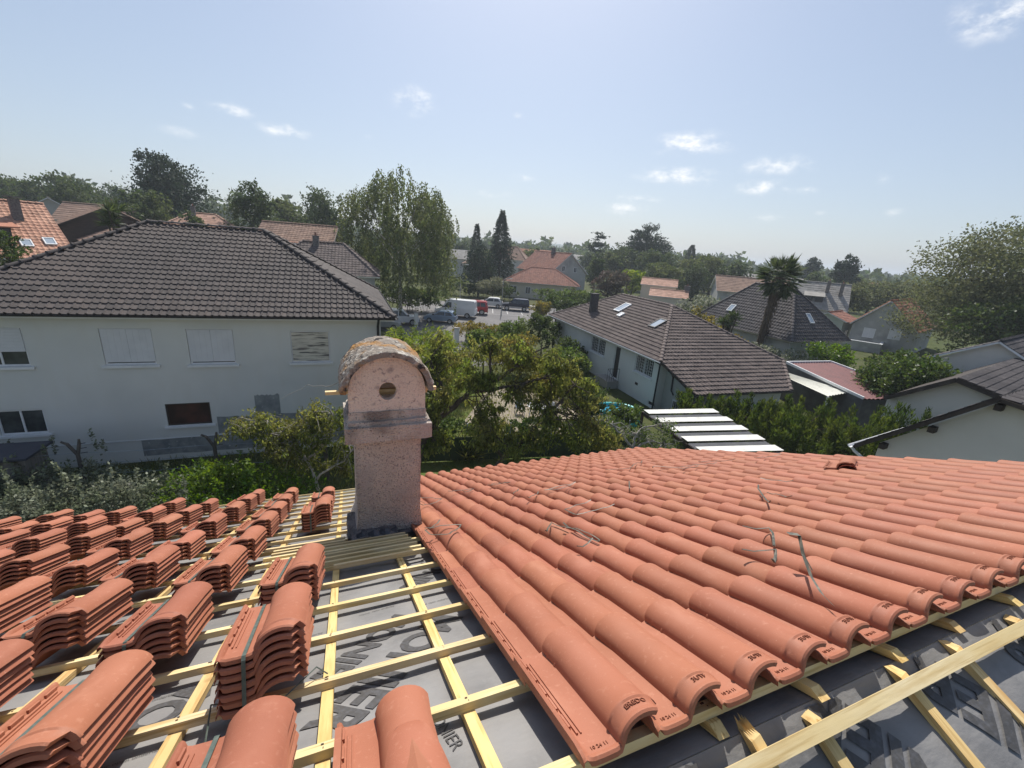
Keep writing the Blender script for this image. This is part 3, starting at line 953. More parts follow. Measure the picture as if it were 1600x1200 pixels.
# ------------------------------------------------------------------ low house with taupe roof in the middle
def build_middle_house():
    F2 = Vector((8.64, 24.79, 0))
    ang = math.atan2(.94439, -.32884)            # local x = along the front from the corner, away from the camera
    t = thing('bungalow', 'white bungalow with taupe hipped roof, two skylights and barred windows', 'house', F2, ang)
    # local frame: x along the front, y to the LEFT of it (towards the camera side), so the house lies at y < 0
    ez, rz = 3.2, 5.8
    NB = 4.8
    roofF = Vector((0, 0, ez))
    Lq = Vector((17.1, 0, ez))
    B_ = Vector((5.9, -NB, rz))
    A = Vector((12.6, -NB, rz))
    slope_r = (rz - ez) / 5.9
    G = Vector((-2.65, -.55, ez - slope_r * 2.65))
    R_ = Vector((-2.65, -2 * NB + 2.0, ez - slope_r * 2.65))
    Rb = Vector((0, -2 * NB, ez))
    Lb = Vector((17.1, -2 * NB, ez))
    front = [Lq, roofF, B_, A]
    right = [R_, Rb, B_, roofF, G]
    back = [Rb, Lb, A, B_]
    left = [Lb, Lq, A]
    rb = MB()
    for p in (front, back, left):
        rb.slab(p, .10)
    # the right slope is one plane: use it from its own eaves
    rb.slab([G, R_, Rb, B_, roofF], .10)
    rb.build('roof', M['dark_wood'], t)
    up_ = Vector((0, 0, .014))
    for p, nm in ((front, 1), ([G, R_, Rb, B_, roofF], 2), (back, 3), (left, 4)):
        mb = tile_field(MB(), [q + up_ for q in p], .35, .25, .042, .052, .55, nm, 4)
        tag(mb.build('tile', M['tile_taupe'], t), kind='stuff')
    for a, b in ((A, B_), (roofF, B_), (Lq, A), (Rb, B_), (Lb, A), (R_, Rb)):
        n = int((b - a).length / .38)
        ms, ln = cap_row(a + Vector((0, 0, .05)), b + Vector((0, 0, .05)), n, .12)
        me = cap_mesh('ridge_tile', ln, .12, M['tile_taupe'])
        for m_ in ms:
            obj('ridge_tile', me, t).matrix_local = m_
    # walls: front at y = -.45, side at x = .45
    xf = Matrix.Rotation(math.pi, 4, 'Z')        # wall frame: x -> -x, outward -y -> +y
    yw = .45
    wl = MB()
    holes = [(-9.27, -7.08, 1.70, 2.88), (-5.70, -4.98, .55, 2.90), (-3.08, -1.15, 1.82, 2.94), (-1.05, -.35, .18, .40)]
    wall_grid(wl, -16.6, -.45, -.2, 3.12, holes, yw, .14)
    w = wl.build('wall', M['white_wall'], t)
    w.matrix_local = xf
    MB().box(-.25, 0, 0, .001, 0, .001)
    for (a, b, c, d) in (holes[0], holes[2]):
        ww = window(t, a, b, c, d, yw, kind='glass', xf=xf)
        g = MB()
        for k in range(9):
            x = a + (b - a) * (k + .5) / 9
            g.tube([(x, yw - .02, c), (x, yw - .02, d)], .010, 5)
        for k in range(6):
            for q in range(2):
                z0_, z1_ = c + (d - c) * k / 6, c + (d - c) * (k + 1) / 6
                g.tube([(a + .02, yw - .03, z0_ if q else z1_), (b - .02, yw - .03, z1_ if q else z0_)], .006, 4)
        g.build('grille', M['white_trim'], ww)
    dr = frame_ring(MB(), -5.70, -4.98, .55, 2.90, .06, yw + .05, yw + .10).build('door', M['white_trim'], t)
    dr.matrix_local = xf
    MB().box(-5.64, -5.04, yw + .07, yw + .09, .61, 2.84).build('door_leaf', M['dark_trim'], dr)
    MB().box(-1.05, -.35, yw + .06, yw + .10, .18, .40).build('vent', M['dark_trim'], t).matrix_local = xf
    MB().box(-2.72, -2.42, yw - .02, yw - .001, .95, 1.12).build('vent', M['dark_wood'], t).matrix_local = xf
    # side wall towards the camera, under the lower slope
    side = MB()
    zs = lambda x: ez + slope_r * x - .12
    side.add([(.45, -.45, -.2), (.45, -9.0, -.2), (.45, -9.0, zs(.45)), (.45, -.45, zs(.45))], [(3, 2, 1, 0)])
    gx = -2.3
    side.add([(.45, -.95, -.2), (gx, -.95, -.2), (gx, -.95, zs(gx)), (.45, -.95, zs(.45))], [(0, 1, 2, 3), (3, 2, 1, 0)])
    side.add([(gx, -.95, -.2), (gx, -7.3, -.2), (gx, -7.3, zs(gx)), (gx, -.95, zs(gx))], [(3, 2, 1, 0)])
    side.add([(.45, -9.05, -.2), (16.6, -9.05, -.2), (16.6, -9.05, 3.1), (.45, -9.05, 3.1)], [(0, 1, 2, 3)])
    side.add([(16.6, -.45, -.2), (16.6, -9.05, -.2), (16.6, -9.05, 3.1), (16.6, -.45, 3.1)], [(0, 1, 2, 3)])
    side.build('side_wall', M['white_wall'], t)
    xs = Matrix.Translation((0, -.95, 0)) @ Matrix.Rotation(math.pi, 4, 'Z')
    ww = simple_window(t, .55, 1.75, .35, 1.05, xs)
    g = MB()
    for k in range(7):
        g.tube([(.6 + k * .18, -.08, .35), (.6 + k * .18, -.08, 1.05)], .012, 5)
    g.build('grille', M['white_trim'], ww)
    gutter(t, (17.2, .06, ez), (0, .06, ez), 'white_trim', .06)
    gutter(t, (-2.72, -.5, G.z + .0), (-2.72, -7.7, G.z + .0), 'dark_trim', .06)
    MB().tube([(.45, -.02, 3.1), (.5, -.40, 2.9), (.5, -.40, 0)], .05, 8).build('downpipe', M['dark_trim'], t, True)
    MB().tube([(.1, -.90, 2.7), (-.25, -.90, 2.3), (-.30, -.90, 1.5), (-.55, -.90, 1.3)], .045, 8).build('downpipe', M['dark_trim'], t, True)
    MB().tube([(16.9, -.02, 3.1), (16.4, -.38, 2.9), (16.4, -.38, 0)], .05, 8).build('downpipe', M['dark_trim'], t, True)
    # chimney, skylights on the front slope
    c = MB().box(12.2, 12.7, -2.3, -1.75, 3.6, 5.75)
    c.box(12.15, 12.75, -2.35, -1.70, 5.75, 5.83)
    c.build('chimney', M['tile_dark'], t)
    P0 = Lq
    sx = Vector((-1, 0, 0))
    nrm = sx.cross(B_ - Lq).normalized()
    ty = nrm.cross(sx)
    for (s, u, ww, hh, m1, m2) in ((7.2, 3.1, .85, 1.25, 'bright_flash', 'sky_glass'), (8.3, 2.6, .5, .5, 'bright_flash', 'bright_flash'), (12.7, 2.55, .80, 1.1, 'dark_trim', 'sky_glass')):
        o = P0 + sx * s + ty * u + nrm * .06
        xm = Matrix(((sx.x, ty.x, nrm.x, o.x), (sx.y, ty.y, nrm.y, o.y), (sx.z, ty.z, nrm.z, o.z), (0, 0, 0, 1)))
        k = MB()
        for (a, b, c_, d) in ((-ww / 2, -ww / 2 + .08, 0, hh), (ww / 2 - .08, ww / 2, 0, hh), (-ww / 2 + .08, ww / 2 - .08, 0, .08), (-ww / 2 + .08, ww / 2 - .08, hh - .08, hh)):
            k.box(a, b, c_, d, 0, .09)
        fr = k.build('skylight', M[m1], t)
        fr.matrix_local = xm
        MB().box(-ww / 2 + .075, ww / 2 - .075, .075, hh - .075, .01, .06).build('pane', M[m2], fr)
    # front step with rail
    MB().box(4.6, 6.4, -.40, .5, 0, .55).build('step', M['pave'], t)
    rl = MB()
    for k in range(6):
        rl.tube([(4.6 + k * .02, -.35 + k * .17, .55), (4.6 + k * .02, -.35 + k * .17, 1.45)], .014, 5)
    rl.tube([(4.6, -.35, 1.45), (4.7, .5, 1.45), (3.6, .55, .9)], .018, 5)
    rl.build('rail', M['dark_trim'], t)


# ------------------------------------------------------------------ sheds and gables on the right
def build_right_side():
    # shed roof in white and grey stripes
    t = thing('striped_shed', 'open shed with roof of alternating white and grey corrugated sheets', 'shed', (0, 0, 0))
    a, b, c, d = Vector((5.99, 18.26, 2.45)), Vector((9.50, 19.15, 2.45)), Vector((11.2, 13.0, 2.25)), Vector((7.85, 12.35, 2.25))
    n = 14
    for k in range(n):
        f0, f1 = k / n, (k + 1) / n
        p0, p1, p2, p3 = a.lerp(d, f0), b.lerp(c, f0), b.lerp(c, f1), a.lerp(d, f1)
        lower = k % 2
        sub = MB()
        m_ = 8
        vs = []
        for i in range(m_ + 1):
            g = i / m_
            w = (.028 * abs(math.sin(i * math.pi / 2)) if lower else .035 + .012 * (i % 2))
            vs += [p0.lerp(p3, g) + Vector((0, 0, w - .05 * lower)), p1.lerp(p2, g) + Vector((0, 0, w - .05 * lower))]
        sub.add(vs, [(2 * i, 2 * i + 2, 2 * i + 3, 2 * i + 1) for i in range(m_)])
        sub.build('roof_sheet', M['shed_grey'] if lower else M['shed_white'], t)
    for p in (a, b, c, d, a.lerp(d, .5), b.lerp(c, .5)):
        MB().box(p.x - .05, p.x + .05, p.y - .05, p.y + .05, 0, p.z - .06).build('post', M['dark_wood'], t)
    MB().bar(a - Vector((0, 0, .12)), d - Vector((0, 0, .12)), .06, .14).build('beam', M['dark_wood'], t)
    MB().bar(b - Vector((0, 0, .12)), c - Vector((0, 0, .12)), .06, .14).build('beam', M['dark_wood'], t)
    # red corrugated shed
    t = thing('red_roof_shed', 'small shed with dark walls and red corrugated roof edged in white', 'shed', (0, 0, 0))
    a, b, c, d = Vector((19.3, 30.0, 2.6)), Vector((23.4, 31.4, 2.6)), Vector((25.9, 25.6, 1.9)), Vector((21.0, 24.7, 1.9))
    n = 17
    for k in range(n):
        p0, p1, p2, p3 = a.lerp(b, k / n), a.lerp(b, (k + 1) / n), d.lerp(c, (k + 1) / n), d.lerp(c, k / n)
        u_ = Vector((0, 0, .05))
        q0, q1 = p0.lerp(p1, .25), p0.lerp(p1, .55)
        r0, r1 = p3.lerp(p2, .25), p3.lerp(p2, .55)
        vs = [p0, p3, q0 + u_, r0 + u_, q1 + u_, r1 + u_, p0.lerp(p1, .8), p3.lerp(p2, .8), p1, p2]
        MB().add(vs, [(2 * i, 2 * i + 1, 2 * i + 3, 2 * i + 2) for i in range(4)]).build('roof_sheet', M['red_sheet'], t)
    e = MB()
    for p, q in ((a, d), (b, c), (a, b)):
        e.bar(p + Vector((0, 0, .06)), q + Vector((0, 0, .06)), .10, .16)
    e.build('verge', M['white_trim'], t)
    w = MB()
    for p, q in ((a, d), (d, c), (c, b), (b, a)):
        w.add([(p.x, p.y, 0), (q.x, q.y, 0), (q.x, q.y, q.z - .05), (p.x, p.y, p.z - .05)], [(0, 1, 2, 3)])
    w.build('wall', M['dark_block'], t)
    # white ribbed lean-to roof beside it
    t = thing('white_canopy', 'white ribbed plastic canopy beside the red roofed shed', 'canopy', (0, 0, 0))
    a, b, c, d = Vector((17.6, 28.4, 2.3)), Vector((18.0, 29.2, 2.3)), Vector((21.2, 26.0, 1.9)), Vector((18.9, 24.7, 1.9))
    n = 8
    for k in range(n):
        p0, p1, p2, p3 = a.lerp(b, k / n), a.lerp(b, (k + 1) / n), d.lerp(c, (k + 1) / n), d.lerp(c, k / n)
        m0, m1 = p0.lerp(p1, .5) + Vector((0, 0, .06)), p3.lerp(p2, .5) + Vector((0, 0, .06))
        MB().add([p0, p3, m0, m1, p1, p2], [(0, 1, 3, 2), (2, 3, 5, 4)]).build('roof_sheet', M['canopy_white'], t)
    for p in (a, b, c, d):
        MB().box(p.x - .05, p.x + .05, p.y - .05, p.y + .05, 0, p.z - .02).build('post', M['white_trim'], t)


M['shed_white'] = mat('shed_white_sheet', (0.74, 0.73, 0.68), .7, [(2.5, (0.60, 0.59, 0.53), .45, .72, 7), (14, (0.50, 0.49, 0.43), .62, .78, 5)], (40, .3, .01))
M['shed_grey'] = mat('shed_grey_sheet', (0.15, 0.15, 0.155), .7, [(3, (0.20, 0.20, 0.20), .45, .75, 6)], (40, .3, .01))
M['red_sheet'] = mat('red_sheet', (0.21, 0.075, 0.072), .6, [(2, (0.16, 0.06, 0.06), .4, .7, 5)], None, .3)
M['dark_block'] = mat('dark_blockwork', (0.10, 0.10, 0.10), .9, [(2, (0.15, 0.15, 0.145), .4, .7, 6)], (30, .5, .02))
M['canopy_white'] = mat('canopy_sheet', (0.70, 0.69, 0.60), .5, [(3, (0.55, 0.54, 0.45), .5, .75, 5)], None, .3)


def build_gables():
    # gable wall close on the right: local x to the right along the wall, y into depth
    t = thing('gable_house', 'grey rendered gable end with dark verge and gutter beside the tiled roof', 'house', (11.24, 12.63, 0), R(-60))
    ez, ax, az_ = 3.86, 2.42, 6.32
    dep = 7.0
    w = MB()
    w.add([(.35, 0, -.2), (8.2, 0, -.2), (8.2, 0, 5.40), (ax, 0, az_ - .13), (.35, 0, ez + .25)], [(0, 1, 2, 3, 4)])
    w.add([(.35, 0, -.2), (.35, dep, -.2), (.35, dep, ez + .05), (.35, 0, ez + .05)], [(3, 2, 1, 0)])
    w.build('wall', M['wall_right'], t)
    sl = Vector((ax, 0, az_ - ez)).normalized()
    rf = MB()
    rf.slab([(-.1, -.35, ez), (ax, -.35, az_), (ax, dep, az_), (-.1, dep, ez)][::-1], .06)
    rf.slab([(ax, -.35, az_), (ax, dep, az_), (9.0, dep, 5.4), (9.0, -.35, 5.4)][::-1], .07)
    rf.build('roof', M['dark_wood'], t)
    for p, s in (([(-.1, dep, ez + .01), (-.1, -.35, ez + .01), (ax, -.35, az_ + .01), (ax, dep, az_ + .01)], 1), ([(9.0, -.35, 5.41), (9.0, dep, 5.41), (ax, dep, az_ + .01), (ax, -.35, az_ + .01)], 2)):
        tag(tile_field(MB(), p, .34, .28, .035, .03, .5, s).build('tile', M['tile_dark'], t), kind='stuff')
    v = MB()
    v.bar((-.12, -.37, ez - .045), (ax, -.37, az_ - .045), .04, .10)
    v.bar((ax, -.37, az_ - .06), (9.0, -.37, 5.34), .04, .10)
    v.build('verge', M['dark_wood'], t)
    for x in (.5, 1.4, 2.42):
        z = ez + (az_ - ez) * x / ax - .25
        MB().box(x - .07, x + .07, -.28, .0, z - .10, z + .06).build('purlin', M['dark_wood'], t)
    gutter(t, (-.2, dep, ez - .02), (-.2, -.4, ez - .02), 'white_trim', .075)
    MB().tube([(-.2, -.3, ez - .08), (-.1, -.25, ez - .2), (.55, -.06, ez - .62), (.62, -.06, ez - .75), (.62, -.06, 0)], .045, 8).build('downpipe', M['white_trim'], t, True)
    # second gable behind it, its ridge running away to the right
    t = thing('low_roof_house', 'house with low dark grey tiled roof slope behind the grey gable end', 'house', (0, 0, 0))
    A2, V2, R2 = Vector((19.24, 18.29, 5.0)), Vector((23.11, 20.04, 4.2)), Vector((31.01, 26.24, 5.0))
    V2 = A2 + (V2 - A2) * 1.0
    dn = Vector((.5, -.866, 0))
    V3 = A2 + dn * 3.2 + Vector((0, 0, -.75))
    p = [V3, V3 + (R2 - A2), R2, A2]
    MB().slab(p, .14).build('roof', M['dark_wood'], t)
    tag(tile_field(MB(), [q + Vector((0, 0, .014)) for q in p], .30, .26, .03, .03, .5, 4).build('tile', M['tile_dark'], t), kind='stuff')
    back = A2 - dn * 2.2 + Vector((0, 0, -1.6))
    MB().slab([A2, R2, back + (R2 - A2), back], .14).build('roof', M['dark_wood'], t)
    in_ = Vector((.866, .5, 0)) * .4
    w = MB()
    for a, b in ((back, A2), (A2, V3)):
        a2, b2 = a + in_, b + in_
        w.add([(a2.x, a2.y, 0), (b2.x, b2.y, 0), (b2.x, b2.y, b2.z - .1), (a2.x, a2.y, a2.z - .1)], [(0, 1, 2, 3)])
    w.build('wall', M['wall_right'], t)
    v = MB()
    v.bar(A2 - Vector((0, 0, .08)), V3 - Vector((0, 0, .08)), .05, .2)
    v.bar(A2 - Vector((0, 0, .08)), back - Vector((0, 0, .08)), .05, .2)
    v.build('verge', M['dark_wood'], t)
    # farther gable with pale verge boards
    u_ = Vector((math.sin(R(56)), math.cos(R(56)), 0))
    c = Vector((28.28, 25.38, 0)) + u_ * 4.3
    build_house('pale_gable_house', 'pale gable end with white verge boards under the big spreading tree', 'house', c, R(34), 8, 6.0, 3.85, 1.98, 0, 0, 'wall_right', 'tile_dark', ov=.4, ovg=.35, trim='white_trim', segs=3)


# ------------------------------------------------------------------ houses farther off
def build_far_houses():
    H = build_house
    # pyramid roof behind the palm
    H('hipped_house', 'house with steep dark hipped roof and grey skylights behind the palm', 'house', (26.7, 46.8, 0), R(-67.4), 11.9, 7.5, 2.6, 4.6, 4.15, 4.15, 'wall_grey', 'tile_dark', ov=.45, pitch=.30, gauge=.36, amp=.04, step=.05, skylights=[('r', 4.0, 2.0, .6, 1.1, True), ('f', 4.0, 2.0, .7, .9, True)], segs=4)
    H('grey_brown_house', 'house with grey-brown roof and dark stack left of the palm crown', 'house', (43.5, 84, 0), R(-15), 12, 8, 4.2, 2.6, 0, 0, 'wall_grey', 'tile_tan', ov=.4, segs=2, pitch=.5, gauge=.5, chimneys=[(2.2, -1.0, .5, .5, 5, 7.6)])
    # terrace house with orange roof
    u_ = Vector((math.sin(R(50)), math.cos(R(50)), 0))
    c = Vector((44.99, 53.63, 0)) + u_ * 6.3
    t, _ = H('terrace_house', 'grey rendered house with orange roof slope and walled terrace', 'house', c, R(40), 12, 6.2, 2.85, 3.33, 0, 0, 'wall_grey', 'tile_orange', ov=.3, ovg=.3, pitch=.4, gauge=.45, amp=.05, step=.05, windows=[('l', -1.2, 2.0, 1.2, 1.2, 'shutter'), ('l', 1.3, 2.3, 1.2, 1.3, 'shutter'), ('l', .6, -.9, 1.0, 1.0, 'glass')], segs=3, base=-4)
    build_terrace()
    # grey roof with dormers
    t, p = H('dormer_house', 'house with pale grey roof carrying dark dormers and two stacks', 'house', (51.5, 77.5, 0), R(-30), 9, 9, 2.9, 4.2, 2.0, 0, 'wall_grey', 'tile_grey', ov=.3, pitch=.5, gauge=.5, segs=2, chimneys=[(1.5, -1.6, .5, .5, 5, 7.4), (3.4, -2.0, .5, .5, 4.8, 7.2)])
    for x in (-.9, .6):
        d = MB().box(x - .55, x + .55, -3.6, -1.9, 3.9, 5.0).build('dormer', M['dark_trim'], t)
        MB().slab([(x - .75, -3.8, 4.95), (x + .75, -3.8, 4.95), (x + .75, -1.6, 5.6), (x - .75, -1.6, 5.6)], .08).build('dormer_roof', M['tile_grey'], d)
    # low pink roofs
    H('pink_roof_annex', 'low annexe with pink tiled roof, upper one of two among the trees', 'house', (24.2, 77, 0), R(-18), 5.6, 5, 4.7, 1.0, 0, 0, 'wall_cream', 'tile_pink', ov=.3, ovg=.2, segs=2, pitch=.4, gauge=.5)
    H('pink_roof_garage', 'low garage with pink tiled roof, lower one of two among the trees', 'house', (23.6, 69.6, 0), R(-18), 5.4, 4.4, 3.5, .95, 0, 0, 'wall_cream', 'tile_pink', ov=.3, ovg=.2, segs=2, pitch=.4, gauge=.5, chimneys=[(2.6, .5, .8, .6, 3, 5.2)])
    # brown hip roof and gable house by the street
    H('brown_hip_house', 'cream bungalow with low red-brown hipped roof beyond the parked cars', 'house', (4.4, 88.0, 0), R(-4), 13.5, 9, 2.9, 2.7, 5, 5, 'wall_cream', 'tile_red', ov=.6, pitch=.4, gauge=.42, segs=3, windows=[('f', -5.2, 1.5, 1.3, 1.3, 'glass'), ('f', -2.4, 1.5, 1.0, 1.3, 'glass'), ('l', 2, 1.5, 1.2, 1.2, 'glass')])
    H('red_gable_house', 'tall house with red-brown roof and stained grey gable wall', 'house', (6.9, 100.5, 0), R(-58), 13, 9.4, 4.6, 4.1, 0, 0, 'wall_grey', 'tile_red', ov=.4, ovg=.4, pitch=.4, gauge=.45, segs=3, windows=[('r', -1.6, 5.6, .8, 1.1, 'glass'), ('r', 1.6, 5.4, .8, 1.1, 'glass')], chimneys=[(0.6, -.3, .7, .7, 8, 9.6)])
    H('grey_hip_house', 'white house with steep grey-brown hipped roof near the tall spruce', 'house', (-2.6, 113, 0), R(-10), 8.5, 7.5, 6.2, 3.1, 3.6, 3.2, 'wall_white', 'tile_tan', ov=.4, segs=2, pitch=.5, gauge=.5, windows=[('f', -2.4, 4.6, 1.1, 1.3, 'glass'), ('f', 1.2, 4.6, 1.1, 1.3, 'glass')])
    H('orange_row_house', 'distant house with faded orange roof above the red gable house', 'house', (4.0, 150, 0), R(10), 12, 9, 6.0, 3.0, 0, 0, 'wall_cream', 'tile_orange', segs=2, pitch=.6, gauge=.6, caps=False)
    H('long_grey_house', 'distant long pale building with grey roof behind the birch', 'house', (-17.5, 128, 0), R(4), 12, 8, 5.0, 2.4, 0, 0, 'wall_white', 'tile_grey', segs=2, pitch=.6, gauge=.6, caps=False, windows=[('f', -3, 3.6, 1.3, 1.2, 'glass'), ('f', 1, 3.6, 1.3, 1.2, 'glass')])
    H('flat_grey_house', 'distant low house with brown roof beside the small spruce', 'house', (-10.5, 116, 0), R(-12), 7, 7, 4.4, 2.0, 3, 3, 'wall_grey', 'tile_tan', segs=2, pitch=.6, gauge=.6, caps=False)
    # behind the white neighbour
    t, p = H('orange_roof_house', 'house with sun-bleached orange roof, dormer window and white skylights', 'house', (-40.9, 27.4, 3.9), R(58), 16, 11, 2.1, 3.6, 0, 0, 'wall_cream', 'tile_bleached', ov=.5, ovg=.3, segs=3, pitch=.3, gauge=.36, skylights=[('f', 14.4, 1.3, .6, .8, True), ('f', 15.6, 1.6, .6, .8, True)], base=-5)
    c = MB().box(6.2, 6.7, -2.2, -1.6, 3.6, 5.9)
    c.box(6.05, 6.85, -2.35, -1.45, 5.95, 6.03)
    c.build('chimney', M['mortar'], t)
    d = MB().box(3.4, 5.6, -4.2, -2.6, 3.1, 4.0).build('dormer', M['dark_trim'], t)
    MB().box(3.5, 4.45, -4.22, -4.201, 3.2, 3.9).build('pane', M['glass'], d)
    MB().box(4.55, 5.5, -4.22, -4.201, 3.2, 3.9).build('pane', M['glass'], d)
    MB().slab([(3.0, -4.5, 4.05), (6.0, -4.5, 4.05), (6.0, -2.0, 4.40), (3.0, -2.0, 4.40)], .08).build('dormer_roof', M['tile_orange'], d)
    H('brown_gable_house', 'house with dark boarded gable and brown tiled roof behind the ridge', 'house', (-43.2, 46.5, 4.5), R(-42), 8, 7, 3.4, 2.1, 0, 0, 'dark_gable', 'tile_tan', ov=.5, ovg=.6, segs=3, base=-5, trim='dark_wood')
    H('small_gable_house', 'low house with dark gable and tan roof below the brown gable house', 'house', (-38.6, 42.5, 4.0), R(-42), 6, 4.5, 2.8, 1.3, 0, 0, 'dark_gable', 'tile_tan', ov=.5, ovg=.6, segs=3, base=-5, trim='dark_wood')
    H('grey_gable_house', 'distant grey house with pale gable on the rise', 'house', (-74.2, 71, 5.0), R(-45), 8, 7, 3.6, 2.6, 0, 0, 'wall_grey', 'tile_grey', segs=2, pitch=.5, gauge=.5, base=-5)
    H('tan_roof_house', 'distant house with tan roof among dark trees on the rise', 'house', (-61.0, 66, 5.0), R(20), 8.5, 7, 3.2, 2.4, 0, 0, 'wall_cream', 'tile_tan', segs=2, pitch=.5, gauge=.5, base=-5, chimneys=[(1, 0, .6, .6, 5, 6.2)])
    H('salmon_roof_house', 'house with salmon tiled hip roof just above the brown ridge', 'house', (-43.8, 62, 4.2), R(30), 8, 7, 4.2, 2.0, 3, 3, 'wall_cream', 'tile_pink', segs=2, pitch=.45, gauge=.45, base=-5, chimneys=[(-1, -.5, .5, .5, 5.4, 7.0)])
    t, p = H('tan_gable_house', 'house with tan tiled gable roof and orange extension behind the hip', 'house', (-24.8, 50.5, 3.0), R(12), 7, 8, 4.3, 2.5, 0, 0, 'wall_cream', 'tile_tan', segs=3, pitch=.35, gauge=.4, base=-4)
    H('orange_extension', 'small extension with bright orange roof and dark glazed strip', 'house', (-22.2, 44.5, 2.4), R(38), 5.2, 4.4, 3.9, 1.6, 0, 0, 'wall_cream', 'tile_orange', ov=.3, segs=3, base=-4, skylights=[('f', 2.8, .4, 1.1, 2.4, False)])
    H('dark_hip_house', 'low house with dark brown hip roof and vent beside the birch', 'house', (-18.6, 42.0, 1.4), R(18), 9, 7.4, 4.2, 2.6, 3.2, 3.2, 'wall_grey', 'tile_taupe', segs=3, base=-4, chimneys=[(-.6, -.4, .5, .5, 5.8, 7.3)])
    # tiny roofs in the distance to the right
    for x, y, l, w_, e, r, m, lab in ((86, 142, 9, 7, 5.6, .6, 'wall_white', 'distant flat white building beside the palm crown'), (114, 172, 10, 7, 5.6, .7, 'wall_white', 'distant white building between the two dark conifers'), (103, 152, 10, 8, 4.0, 1.8, 'wall_cream', 'distant salmon roof near the tall conifers'), (133, 172, 12, 8, 4.2, 1.9, 'wall_cream', 'distant bright orange roof right of the leaning conifer'), (146, 176, 9, 7, 4.0, 1.7, 'wall_grey', 'distant tan roof at the edge of the far wood'), (70, 150, 18, 9, 5.2, 1.2, 'wall_white', 'distant long pale shed roof left of the palm crown'), (20, 210, 14, 9, 6, 2, 'wall_white', 'distant white house under the wooded hill'), (32, 230, 12, 9, 6, 2, 'wall_cream', 'distant cream house under the wooded hill')):
        H('distant_house', lab, 'house', (x, y, 0), R(rnd.uniform(-35, 35)), l, w_, e, r, 0, 0, m, {'distant salmon roof near the tall conifers': 'tile_pink', 'distant bright orange roof right of the leaning conifer': 'tile_orange', 'distant tan roof at the edge of the far wood': 'tile_tan'}.get(lab, 'tile_grey'), segs=2, pitch=.8, gauge=.8, caps=False, windows=[('f', -1.5, e - 1.6, 1.2, 1.2, 'glass'), ('f', 1.8, e - 1.6, 1.2, 1.2, 'glass')])


M['dark_gable'] = mat('dark_boarding', (0.055, 0.045, 0.04), .8, [(2, (0.08, 0.065, 0.055), .4, .7, 4, (1, 1, 8))], None, .2)


def build_terrace():
    t = thing('terrace', 'walled roof terrace with white coping in front of the grey rendered house', 'terrace', (40.6, 54.2, 0), R(-42))
    MB().box(0, 4.2, 0, 3.6, -4, .3).build('base', M['wall_grey'], t)
    p = MB()
    p.box(0, 4.2, 0, .2, .3, 1.1)
    p.box(4.0, 4.2, .2, 3.6, .3, 1.1)
    p.build('parapet', M['wall_grey'], t)
    c = MB()
    c.box(-.05, 4.25, -.05, .25, 1.1, 1.18)
    c.box(3.95, 4.25, .25, 3.6, 1.1, 1.18)
    c.build('coping', M['white_trim'], t)
    t2, _ = build_house('green_grey_house', 'small pale green-grey house with red roof beside the terrace', 'house', (43.0, 59.5, 0), R(40), 5, 3.6, 3.0, .9, 0, 0, 'wall_green', 'tile_red', segs=2, base=-3, windows=[('f', 0, 1.2, 1.2, 1.2, 'glass'), ('l', 0, 1.2, 1.0, 1.2, 'glass')])


M['wall_green'] = mat('green_grey_wall', (0.42, 0.46, 0.41), .9, [(.5, (0.34, 0.38, 0.34), .4, .7, 6)], None, .15)
build_ground()
build_left_house()
build_middle_house()
build_right_side()
build_gables()
build_far_houses()


# ------------------------------------------------------------------ the house being re-roofed
OX, OY, OZ = 0.10641, 0.76449, 7.79979
YAW, SL = R(22.575), R(24.345)
GA, PI_ = 0.366, 0.22                       # tile gauge down the slope and pitch across
U_EDGE = 0.105                              # left edge of the laid tiles
NCOL, NROW = 24, 18
V_RIDGE = -0.115
house = thing('tiled_house', 'house being re-roofed, half its roof laid with new terracotta tiles round a rendered chimney', 'house', (OX, OY, 0), YAW)
SLOPE_M = Matrix.Translation((0, 0, OZ)) @ Matrix.Rotation(-SL, 4, 'X')       # roof frame (u, v, n) -> house frame
WORLD_M = Matrix.Translation((OX, OY, 0)) @ Matrix.Rotation(YAW, 4, 'Z')
RIDGE = SLOPE_M @ Vector((0, V_RIDGE, -.09))
NEAR_M = Matrix.Translation((0, RIDGE.y, RIDGE.z)) @ Matrix.Rotation(SL, 4, 'X') @ Matrix.Scale(1, 4)   # near slope: y negative = down


def on_slope(o, u, v, n, extra=None):
    m = SLOPE_M @ Matrix.Translation((u, v, n))
    if extra is not None:
        m = m @ extra
    o.matrix_local = m
    return o


def tile_profile(xs=None):
    pts = [(0, .006), (.002, .019), (.009, .022), (.015, .018), (.020, .006), (.030, .003), (.060, .002), (.095, .003), (.109, .007)]
    r, cx, cz = .0745, .186, .008
    for k in range(1, 14):
        a = math.pi - (math.pi - .40) * k / 13
        pts.append((cx + r * math.cos(a) * 1.01, cz + (r - .014) * max(0, math.sin(a)) ** .92))
    return pts


